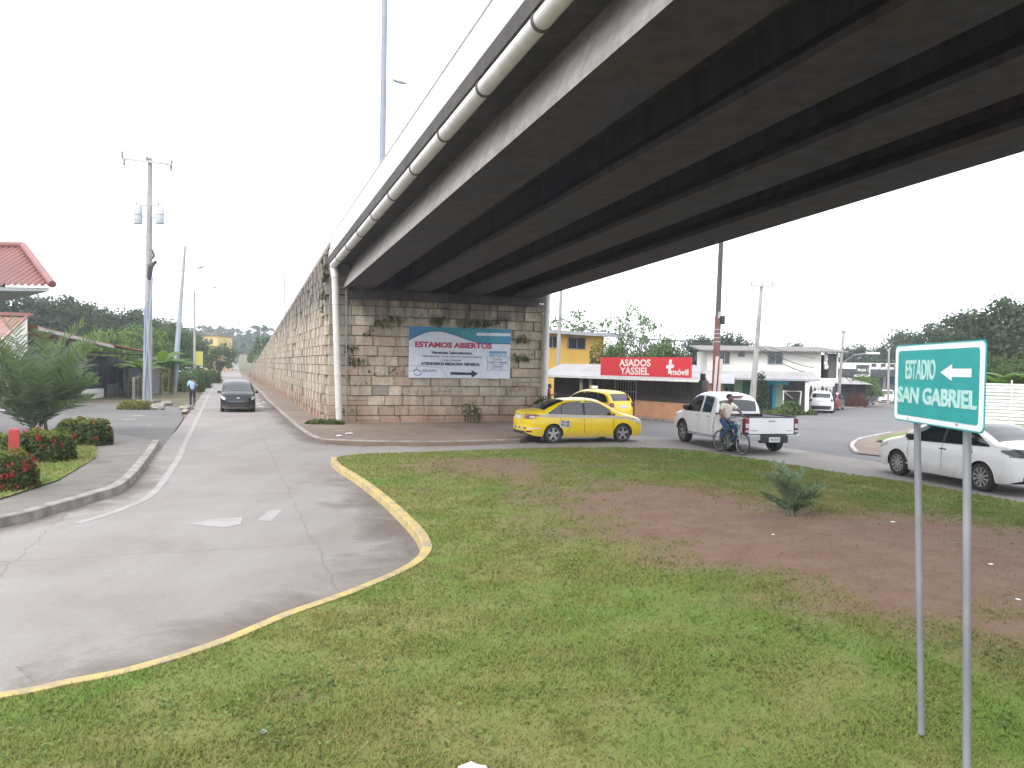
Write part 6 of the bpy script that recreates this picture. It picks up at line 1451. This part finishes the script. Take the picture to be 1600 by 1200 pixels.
def leaves(name, Pn, Nn, size, m, parent, rg, asp=.55, jit=.6, tint=(.65, 1.25)):
    n = len(Pn); Nn = Nn+jit*rg.normal(size=(n, 3)); Nn /= np.linalg.norm(Nn, axis=1)[:, None]+1e-9
    U = np.cross(Nn, rg.normal(size=(n, 3))); U /= np.linalg.norm(U, axis=1)[:, None]+1e-9; Vv = np.cross(Nn, U); s = size*rg.uniform(.6, 1.35, n)[:, None]
    q = np.empty((n, 4, 3), np.float32); fold = Nn*s*.18
    q[:, 0] = Pn-U*s; q[:, 1] = Pn-Vv*s*asp+fold; q[:, 2] = Pn+U*s; q[:, 3] = Pn+Vv*s*asp+fold
    me = bpy.data.meshes.new(name); me.vertices.add(4*n); me.vertices.foreach_set('co', q.ravel()); me.loops.add(6*n)
    idx = np.arange(n)[:, None]*4+np.array([0, 1, 2, 0, 2, 3]); me.loops.foreach_set('vertex_index', idx.ravel().astype(np.int32)); me.polygons.add(2*n)
    me.polygons.foreach_set('loop_start', np.arange(0, 6*n, 3, dtype=np.int32)); me.update(calc_edges=True)
    k = rg.uniform(tint[0], tint[1], n); hue = rg.uniform(-.12, .12, n); col = np.ones((n, 4), np.float32); col[:, 0] = k*(1+hue); col[:, 1] = k; col[:, 2] = k*(1-hue)
    ca = me.color_attributes.new('Col', 'FLOAT_COLOR', 'CORNER'); ca.data.foreach_set('color', np.repeat(col, 6, axis=0).ravel()); me.materials.append(m)
    o = bpy.data.objects.new(name, me); C.objects.link(o); o.parent = parent; return o
def tree_proto(h, cw, cb, seed, m, ncl=40, per=75, leaf=.24, spread=.19, gaps=.0, label='', top=1.0):
    """h height, cw crown width, cb height where the crown starts"""
    rg = np.random.default_rng(seed); t = thing('tree', label, 'tree'); ch = h-cb
    cen = []
    while len(cen) < ncl:
        p = rg.uniform(-1, 1, 3); r = np.linalg.norm(p)
        if r > 1 or r < .45: continue
        if p[2] < -.5 and rg.random() < .6: continue
        k = .86+.2*rg.random(); cen.append((p[0]*cw/2*k, p[1]*cw/2*k, cb+ch*(.5+.5*p[2]*top)))
    cen = np.array(cen); crs = spread*cw*rg.uniform(.55, 1.25, ncl)
    mb = MB(); tk = max(.12, h*.028); fork = Vector((.1*rg.normal(), .1*rg.normal(), cb*.75+.1*h))
    mb.ring([(0, 0, -.1), (0, 0, .15), fork*.5, fork], [tk*1.5, tk*1.1, tk*.9, tk*.75], 10)
    for k in range(0, ncl, 2 if ncl > 24 else 1):
        c = Vector(cen[k]); a = fork.lerp(c, .45)+Vector((0, 0, .08*h))*rg.random(); mb.ring([fork, a, c], [tk*.42, tk*.22, tk*.06], 6)
    mb.build('trunk', MT['bark'], t)
    Pn, Nn = [], []
    for c, r in zip(cen, crs):
        k = int(per*rg.uniform(.6, 1.3)); d = rg.normal(size=(k, 3)); d /= np.linalg.norm(d, axis=1)[:, None]; rad = r*(rg.random(k)**.45)[:, None]*np.array([1.15, 1.15, .8]); Pn.append(c+d*rad*(1+.15*rg.normal(size=(k, 1)))); Nn.append(d+np.array([0, 0, .35]))
    leaves('crown', np.concatenate(Pn), np.concatenate(Nn), leaf, m, t, rg); return t
used = set()
def put_tree(proto, key, u, Y, vtop, hbase, label, group, wk=1.0, rz=None):
    t = proto if key not in used else copy_tree(proto)
    used.add(key)
    x = at(u, 600, Y).x; z = zf(x, Y); ht = at(u, vtop, Y).z-z; s = ht/hbase
    t.location = (x, Y, z-.05); t.scale = (s*wk, s*wk, s); t.rotation_euler = (0, 0, rz if rz is not None else (u*1.7) % 6.28); t['label'] = label; t['group'] = group; return t
T1 = tree_proto(10, 11, 2.0, 1, LM['dark'], 60, 115, .27, .15)
T2 = tree_proto(10, 9, 1.4, 2, LM['blue'], 50, 115, .26, .17)
T3 = tree_proto(8, 7.5, 1.0, 3, LM['mid'], 46, 105, .22, .16)
T4 = tree_proto(6, 6.0, .6, 4, LM['bright'], 36, 100, .18, .17)
T5 = tree_proto(8, 8, 1.6, 5, LM['airy'], 46, 42, .17, .12)
gl = 'trees behind the buildings on the left'
for pr_, key, u, Y, v, hb_, lab, wk in (
    (T1, 1, -40, 84, 462, 10, 'dark tree at the far left edge behind the tiled roof', 1.0), (T2, 2, 40, 88, 466, 10, 'dark bluish tree behind the white tiled house', 1.1), (T1, 1, 105, 92, 470, 10, 'broad dark tree behind the workshop roof', 1.0),
    (T2, 2, 150, 100, 478, 10, 'dark tree showing between workshop roof and sky', .8), (T1, 1, 206, 96, 487, 10, 'dark tree with a flat crown left of the concrete pole', 1.0), (T4, 4, 168, 70, 520, 6, 'bright green bushy tree above the workshop roof end', 1.1),
    (T4, 4, 218, 74, 512, 6, 'bright green tree just left of the concrete pole', 1.0), (T3, 3, 258, 84, 505, 8, 'mid green tree between the two concrete poles', .9), (T2, 2, 285, 104, 520, 10, 'bluish tree behind the leaning pole', .8),
    (T3, 3, 306, 120, 524, 8, 'green tree behind the yellow panel', .7), (T3, 3, 343, 125, 536, 8, 'round roadside tree overhanging the parked white cars', 1.0), (T1, 1, 356, 170, 541, 10, 'dark roadside tree on the rise of the left road', .8),
    (T2, 2, 300, 190, 520, 10, 'hazy dark tree far behind the yellow block', .9), (T2, 2, 250, 130, 500, 10, 'tall bluish tree far behind the concrete pole', .9), (T1, 1, 75, 110, 472, 10, 'tall dark tree at the back of the left row', 1.0)):
    put_tree(pr_, key, u, Y, v, hb_, lab, gl, wk)
gr_ = 'trees behind the buildings on the right'
for pr_, key, u, Y, v, hb_, lab, wk in (
    (T5, 5, 905, 82, 484, 8, 'thin crowned tree rising behind the yellow house', 1.0), (T5, 5, 996, 66, 475, 8, 'airy light green tree behind the red sign', .66), (T3, 3, 1030, 70, 530, 8, 'low green tree behind the right end of the red sign', .9), (T2, 2, 1090, 86, 527, 10, 'dusky tree behind the dark utility pole', .75), (T2, 2, 1140, 92, 524, 10, 'dusky tree behind the left half of the white house', .8),
    (T3, 3, 960, 74, 535, 8, 'low green tree behind the left end of the red sign', .8), (T1, 1, 1240, 120, 540, 10, 'distant rounded tree over the white house roof', .8), (T2, 2, 1340, 140, 541, 10, 'distant tree left of the petrol station sign', .8), (T1, 1, 1320, 150, 547, 10, 'distant tree above the petrol station canopy', .7), (T1, 1, 1375, 135, 545, 10, 'distant tree behind the petrol station', .7), (T2, 2, 1412, 120, 519, 10, 'domed dark tree behind the green sign', .8),
    (T1, 1, 1470, 100, 510, 10, 'dark tree behind the middle of the green sign', 1.0), (T2, 2, 1520, 76, 490, 10, 'large bluish tree rising right of the green sign', 1.0), (T1, 1, 1585, 70, 474, 10, 'largest dark tree at the right edge', 1.0), (T1, 1, 1650, 66, 480, 10, 'dark tree just beyond the right edge', 1.0), (T3, 3, 1545, 56, 548, 8, 'mid green tree behind the white corrugated fence', .8),
    (T4, 4, 1352, 82, 588, 6, 'low spreading green tree shading the dark parked car', 1.35), (T3, 3, 1322, 84, 596, 8, 'dark green bush tree beside the shed', .8), (T3, 3, 1600, 52, 560, 8, 'bushy tree behind the fence at the right edge', .8)):
    put_tree(pr_, key, u, Y, v, hb_, lab, gr_, wk)
# --- a far wooded skyline that reads as one mass
rg = np.random.default_rng(8); Pn = []
for a_ in np.linspace(-42, 42, 420):
    D = 330+rg.uniform(-40, 60); x, y = D*math.sin(R_(a_)), D*math.cos(R_(a_)); hh = rg.uniform(5, 10); k = 26
    Pn.append(np.stack([x+rg.normal(size=k)*3.2, y+rg.normal(size=k)*3, zf(x, min(y, 420))+rg.uniform(0, hh, k)], 1))
Pn = np.concatenate(Pn); o = leaves('distant_wood', Pn, np.tile(np.array([[0, -.6, .6]]), (len(Pn), 1)), 1.9, LM['blue'], None, rg); tag(o, 'low hazy line of distant woods on the horizon', 'wood', None, 'stuff')
# --- bushes
def bush(label, loc, size, m, n, leaf, seed, name='bush', cat='bush', flowers=0, topm=None, group=None):
    rg = np.random.default_rng(seed); t = thing(name, label, cat, loc, 0, group); d = rg.normal(size=(n, 3)); d /= np.linalg.norm(d, axis=1)[:, None]; d = np.sign(d)*np.abs(d)**.75
    rr = .80+.22*rg.random(n)[:, None]; lump = 1+.10*np.sin(d[:, :1]*7+seed)*np.cos(d[:, 1:2]*6); P = d*rr*lump*np.array(size)/2; P[:, 2] = np.abs(P[:, 2]*1.0+size[2]*.06)*1.75; P[:, 2] = np.minimum(P[:, 2], size[2]*(1+.05*rg.normal(size=n)))
    k = P[:, 2] > size[2]*.80
    if topm is not None:
        leaves('crown', P[~k], d[~k], leaf, m, t, rg); leaves('young_growth', P[k], d[k]+np.array([0, 0, .6]), leaf, topm, t, rg)
    else: leaves('crown', P, d, leaf, m, t, rg)
    mb = MB(); 
    for q in range(9): a = rg.uniform(0, 6.28); mb.ring([(0.15*math.cos(a), .15*math.sin(a), -.02), (size[0]*.36*math.cos(a), size[1]*.36*math.sin(a), size[2]*.8)], [.022, .008], 5)
    mb.build('stems', MT['bark'], t)
    if flowers:
        Pf, Nf = [], []
        for q in range(flowers):
            i = rg.integers(n); c = P[i]*1.03; kk = 26; e = rg.normal(size=(kk, 3)); e /= np.linalg.norm(e, axis=1)[:, None]; Pf.append(c+e*.055); Nf.append(e)
        leaves('flowers', np.concatenate(Pf), np.concatenate(Nf), .022, LM['flower'], t, rg)
    return t
hg = 'clipped hedge bushes on the left pavement'
def gb(u, v): p = G(u, v, .15); return tuple(p)
p0, p1 = G(85, 700, .15), G(176, 698, .15); bush('long hedge with yellow green top and few red flowers farthest back', gb(130, 694), ((p1-p0).length*1.08, 1.3, .74), LM['hedge'], 5200, .05, 1, 'hedge', 'hedge', 26, LM['hedgetop'], hg)
p0, p1 = G(12, 727, .15), G(116, 727, .15); bush('middle hedge block behind the red bollard with flowers on its right end', gb(66, 720), ((p1-p0).length*1.06, 1.1, .74), LM['hedge'], 5200, .046, 2, 'hedge', 'hedge', 34, LM['hedgetop'], hg)
bush('front hedge at the left edge covered in red flowers', gb(-4, 763), (1.25, 1.2, .74), LM['hedge'], 5200, .036, 3, 'hedge', 'hedge', 70, LM['hedgetop'], hg)
bush('hedge at the left edge behind the red bollard', gb(-30, 722), (2.2, 1.0, .68), LM['hedge'], 3600, .045, 4, 'hedge', 'hedge', 8, LM['hedgetop'], hg)
# --- fronds
def frond(mb, base, d, L, rise, droop, nl=26, lw=.022, ll=.36, v_ang=.5, m=None):
    d = Vector((d[0], d[1], 0)).normalized(); P = []
    for k in range(nl+1):
        f = k/nl; P.append(Vector(base)+d*(L*f*math.cos(rise*(1-f*.2)))+Vector((0, 0, L*f*math.sin(rise)-droop*L*f*f)))
    mb.ring(P[::4]+([P[-1]] if nl % 4 else []), [.016*(1-k/(len(P[::4])+1)*.8) for k in range(len(P[::4])+(1 if nl % 4 else 0))], 5)
    for k in range(2, nl+1):
        f = k/nl; tan = (P[k]-P[k-1]).normalized(); side = tan.cross(Vector((0, 0, 1))).normalized(); up = side.cross(tan)
        l = ll*(1-.65*abs(f-.45)**1.3)*(.9+.2*random.random())
        for sg in (-1, 1):
            dd = (side*sg*.75+tan*.62+up*v_ang*(1 if random.random() < .75 else -.2)).normalized(); e = P[k]+dd*l-Vector((0, 0, .10*l)); wv = tan*lw
            kk = .75+.5*random.random(); mb.add([P[k]-wv, P[k]+wv, P[k]+dd*l*.5+wv*1.1, e, P[k]+dd*l*.5-wv*1.1], [(0, 1, 2, 3, 4)], (kk, kk, kk))
random.seed(4)
def palm(label, loc, n, L, name='palm_plant', m=None, ll=.36, lw=.022, nl=26, stems=4, rises=(.5, 1.35), group=None, spreadr=.25):
    t = thing(name, label, 'palm', loc, 0, group); mb = MB(); sb = MB()
    for k in range(n):
        a = 2*math.pi*k/n*2.4+random.uniform(-.3, .3); rs = rises[0]+(rises[1]-rises[0])*random.random(); b = Vector((random.uniform(-1, 1)*spreadr*.4, random.uniform(-1, 1)*spreadr*.4, random.uniform(.05, .5)*min(1, L/2)))
        frond(mb, b, (math.cos(a), math.sin(a)), L*random.uniform(.8, 1.1)*(.50+.50*min(1, (rs-rises[0])/(rises[1]-rises[0])*1.4)), rs, random.uniform(.12, .34), nl, lw, ll)
    mb.build('fronds', m or LM['palm'], t, fix=False)
    for k in range(stems): a = k*2.4; sb.cyl((.12*spreadr*4*math.cos(a), .12*spreadr*4*math.sin(a), -.05), (.08*spreadr*4*math.cos(a), .08*spreadr*4*math.sin(a), .7*min(1, L/2)), .05*min(1, L/1.5), .03*min(1, L/1.5), 8)
    sb.build('stems', MT['bark'], t); return t
palm('tall bushy palm with many upright fronds behind the hedges', gb(56, 674), 46, 3.7, ll=.66, lw=.027, nl=30, rises=(.75, 1.57), spreadr=.7)
palm('small dark palm seedling on the edge of the red earth patch', tuple(G(1235, 808, .27)), 30, .80, 'palm_seedling', LM['palm'], .17, .014, 18, 3, (.6, 1.55), None, .14)
# --- banana plants
def banana(label, loc, h, n, seed, group):
    random.seed(seed); t = thing('banana_plant', label, 'banana plant', loc, 0, group); mb = MB(); mb.ring([(0, 0, -.05), (0, 0, h*.3), (.03, 0, h*.55)], [.13, .10, .07], 10); mb.build('stem', mat('banana_stem', (.16, .17, .07), (.10, .10, .05), rough=.7), t)
    mb = MB()
    for k in range(n):
        a = k*2.4+random.random()*.5; d = Vector((math.cos(a), math.sin(a), 0)); sd_ = Vector((-d.y, d.x, 0)); rs = random.uniform(.6, 1.3); L = h*random.uniform(.5, .68); rows = []
        for j in range(9):
            f = j/8; c = Vector((0, 0, h*.52))+d*(L*f*math.cos(rs*(1-.45*f)))+Vector((0, 0, L*(f*math.sin(rs)-.55*f*f))); wv = h*.085*math.sin(math.pi*min(1, f*.92+.06))**.7
            rows.append([c-sd_*wv-Vector((0, 0, wv*.3)), c, c+sd_*wv-Vector((0, 0, wv*.3))])
        kk = random.uniform(.75, 1.2); mb.grid(rows, (kk, kk, kk))
    mb.build('leaves', LM['banana'], t, fix=False); return t
bg_ = 'banana plants by the left pole'; 
for u, Y, h_, lab in ((200, 56, 3.6, 'banana plant in front of the workshop right end'), (222, 54, 3.2, 'banana plant just left of the concrete pole base'), (252, 60, 4.2, 'banana plant just right of the concrete pole'), (268, 62, 3.6, 'banana plant beside the leaning pole')):
    p = at(u, 600, Y); banana(lab, (p.x, Y, zf(p.x, Y)), h_, 9, u, bg_)
for u, Y, h_, lab in ((1563, 47, 3.9, 'banana plant above the left end of the corrugated fence'), (1590, 46, 4.1, 'taller banana plant behind the corrugated fence at the right edge')):
    p = at(u, 600, Y); banana(lab, (p.x, Y, zf(p.x, Y)), h_, 9, u, 'banana plants behind the corrugated fence')
# --- shrubs
p = at(933, 600, 60.5); bush('tall olive creeper shrub against the right end of the yellow house', (p.x, 60.5, 0), (1.5, .8, 4.7), LM['olive'], 1500, .12, 21)
p = at(1343, 600, 83); bush('round rusty red bush beside the dark parked car', (at(1338, 600, 80).x, 80, zf(28, 80)), (1.9, 1.9, 1.5), LM['rust'], 2200, .10, 22)
p = at(1186, 600, 57.5); bush('dark leafy shrub between the grey pole and the turquoise shop', (p.x, 57.5, zf(p.x, 57.5)), (1.2, 1.2, 3.0), LM['dark'], 2200, .10, 23)
for k, (u, Y, w_, h_) in enumerate(((1224, 55, 1.6, .55), (1236, 56, 1.3, 1.0), (1256, 57, 2.0, .4), (1206, 54.5, 1.5, .35))):
    p = at(u, 600, Y); bush(('weedy green clump below the turquoise shop', 'tallest weedy clump beside the goal frame', 'low weedy clump at the foot of the white awning post', 'low weeds at the tail of the pickup')[k], (p.x, Y, zf(p.x, Y)), (w_, 1.4, h_), LM['weed'], 1700, .08, 30+k, group='weedy clumps before the shops')
p = onwall(737, 664, -.7); bush('small leafy weed bush growing at the foot of the block wall', (p.x, p.y, .12), (.8, .5, .95), LM['mid'], 170, .06, 41)
p = onwall(1, 1, 0); q_ = ST(-1.2, 8.8, .1); bush('green weeds at the foot of the far downpipe', tuple(q_), (1.0, .8, 1.2), LM['weed'], 900, .08, 42)
q_ = ST(-.7, -.25, .1); bush('low grass clump at the wall corner by the drain pipe', tuple(q_), (1.5, .8, .22), LM['weed'], 900, .05, 43)
q_ = G(226, 640); bush('dry grass clump around the concrete pole footing', (q_.x-.5, q_.y, 0), (1.6, 1.2, .5), LM['olive'], 1200, .06, 44)
q_ = ST(60, .0, TOPL(60)+.1); bush('leggy shrub hanging over the ramp coping', tuple(q_), (2.2, 1.6, 2.0), LM['mid'], 500, .11, 45)
q_ = ST(80, .0, TOPL(80)+.1); bush('creeper clump at the low end of the ramp coping', tuple(q_), (2.6, 1.6, 1.8), LM['mid'], 700, .11, 46)
for k, (u, Y, w_, h_) in enumerate(((280, 66, 4, 1.6), (296, 74, 4, 1.9), (322, 92, 3.5, 1.6))):
    p = at(u, 600, Y); bush(('bushes behind the leaning pole', 'bushes beyond the mesh garden fence', 'bush at the parked white hatchback')[k], (p.x, Y, zf(p.x, Y)), (w_, 2.5, h_), LM['mid'], 2200, .12, 50+k, group='bushes along the left road')
# low broad-leaved weeds scattered through the island's turf
rg = np.random.default_rng(31); cx = rg.uniform(-5, 11, 900); cy = 4+18*rg.random(900)**1.5; P = []
for a_, b_ in zip(cx, cy): k = rg.integers(6, 26); P.append(np.stack([a_+rg.normal(size=k)*.13, b_+rg.normal(size=k)*.13], 1))
P = np.concatenate(P); k = inside(islp, P[:, 0], P[:, 1]) & (dist_poly(islp, P[:, 0], P[:, 1]) > .25) & (dirtness(P[:, 0], P[:, 1]) < .75); P = P[k]
Pz = np.concatenate([P, (island_z(P[:, 0], P[:, 1])+rg.uniform(.01, .04, len(P)))[:, None]], 1)
tag(leaves('ground_weeds', Pz, np.tile([[0, 0, 1.]], (len(P), 1)), .022, LM['turf'], None, rg, .6, .35), 'low broad leaved weeds scattered through the grass', 'weeds', None, 'stuff')
# weeds rooted in the joints of the wall
def tuft(label, loc, h, n, m, seed, group):
    rg = np.random.default_rng(seed); t = thing('weed_tuft', label, 'weed', loc, 0, group); mb = MB()
    for k in range(n):
        x0 = rg.uniform(-.35, .35); a = rg.uniform(-1, 1); L = h*rg.uniform(.5, 1.1); o = (Vector((E2.x, E2.y, 0)) if seed < 500 else E1)*x0+Vector((0, 0, rg.uniform(-.12, .12))); out = -E1 if seed < 500 else -E2
        d = (out*rg.uniform(.15, .6)+(Vector((E2.x, E2.y, 0)) if seed < 500 else E1)*a*.8); mid = o+d*L*.45+Vector((0, 0, L*.55)); e = o+d*L*.95+Vector((0, 0, L*rg.uniform(-.5, .9))); wv = (Vector((E2.x, E2.y, 0)) if seed < 500 else E1)*.006
        kk = rg.uniform(.6, 1.3); mb.add([o-wv, o+wv, mid+wv, e, mid-wv], [(0, 1, 2, 3, 4)], (kk, kk*.98, kk*.9))
    mb.build('blades', m, t, fix=False); return t
for k, (u, v, h_, n) in enumerate(((547, 545, .7, 46), (556, 563, .6, 50), (548, 640, .5, 24), (585, 520, .5, 26), (600, 505, .8, 40), (618, 498, .8, 34), (650, 493, .4, 14), (680, 500, .9, 40), (690, 500, .7, 30), (725, 505, .8, 26), (748, 505, .9, 40), (770, 503, .9, 36), (785, 500, .7, 24), (588, 578, .35, 14), (620, 578, .4, 16), (640, 612, .3, 9), (700, 605, .3, 9), (817, 530, .9, 50), (815, 560, .9, 60), (808, 605, .6, 24), (565, 598, .5, 12), (600, 577, .35, 12))):
    p = onwall(u, v+4, -.12); tuft('weeds rooted in a joint of the block wall', tuple(p), h_*.52, int(n*.8), LM['tuft'] if k % 3 else LM['weed'], 100+k, 'weeds rooted in the front of the block wall')
for k, (s, z) in enumerate(((.6, 5.9), (.9, 5.2), (1.2, 4.6), (1.6, 6.6), (.4, 6.3), (2.4, 5.4))):
    tuft('weeds hanging from the ramp side of the block wall', tuple(ST(s, -.12, z)), .45, 26, LM['tuft'], 600+k, 'weeds hanging from the ramp side wall')
# --- litter and stones
rg = np.random.default_rng(77)
MT['litter'] = mat('white_litter', (.70, .70, .70), (.55, .55, .56), rough=.6); MT['stone'] = mat('grey_stone', (.30, .27, .24), (.18, .16, .14), rough=.95, bump=.4)
def rock(name, label, cat, p, s, m, group, seed):
    r = np.random.default_rng(seed); bm = bmesh.new(); bmesh.ops.create_icosphere(bm, subdivisions=2, radius=1)
    for v in bm.verts: v.co = Vector((v.co.x*s[0], v.co.y*s[1], v.co.z*s[2]))*(1+.22*math.sin(v.co.x*5+seed)*math.cos(v.co.y*4+seed*2))
    me = bpy.data.meshes.new(name); bm.to_mesh(me); bm.free(); me.materials.append(m); o = bpy.data.objects.new(name, me); C.objects.link(o); o.location = p; o.rotation_euler = (0, 0, seed); return tag(o, label, cat, group)
for k, (u, v) in enumerate(((1395, 826), (1548, 893), (1590, 950), (740, 1197), (1208, 845), (412, 1140))):
    p = G(u, v, .2); z = float(island_z(np.array([p.x]), np.array([p.y]))[0]); s = .07 if v > 1150 else .03*rg.uniform(.6, 1.2)
    rock('litter', 'crumpled scrap of white litter lying on the traffic island', 'litter', (p.x, p.y, z+s*.25), (s*1.2, s, s*.3), MT['litter'], 'scraps of litter on the island', k)
for k, (u, v) in enumerate(((405, 632), (412, 629), (408, 636), (546, 684), (530, 688))):
    p = G(u, v); rock('litter', 'scrap of white litter on the road by the wall kerb', 'litter', (p.x, p.y, .03 if k < 3 else .15), (.16, .10, .03), MT['litter'], 'scraps of litter by the wall', 20+k)
for k, (u, v, s) in enumerate(((245, 640, .5), (262, 632, .35), (292, 640, .4), (290, 645, .3), (252, 634, .3))):
    p = G(u, v); rock('stone', 'rough grey stone lying around the foot of the left poles', 'stone', (p.x, p.y, s*.2), (s, s*.7, s*.45), MT['stone'], 'stones by the left poles', 40+k)
# ================================================================ HAZE
n = N('haze'); n.t.nodes.remove(n.b); pv = n.new('VolumePrincipled'); pv.inputs['Color'].default_value = (.88, .94, 1, 1); pv.inputs['Density'].default_value = .0008; pv.inputs['Anisotropy'].default_value = .2
n.link(pv.outputs[0], n.t.nodes['Material Output'].inputs['Volume'])
mb = MB(); mb.box((0, 0, 10.5), (3600, 3600, 36)); o = mb.build('haze', n.m); o['kind'] = 'stuff'
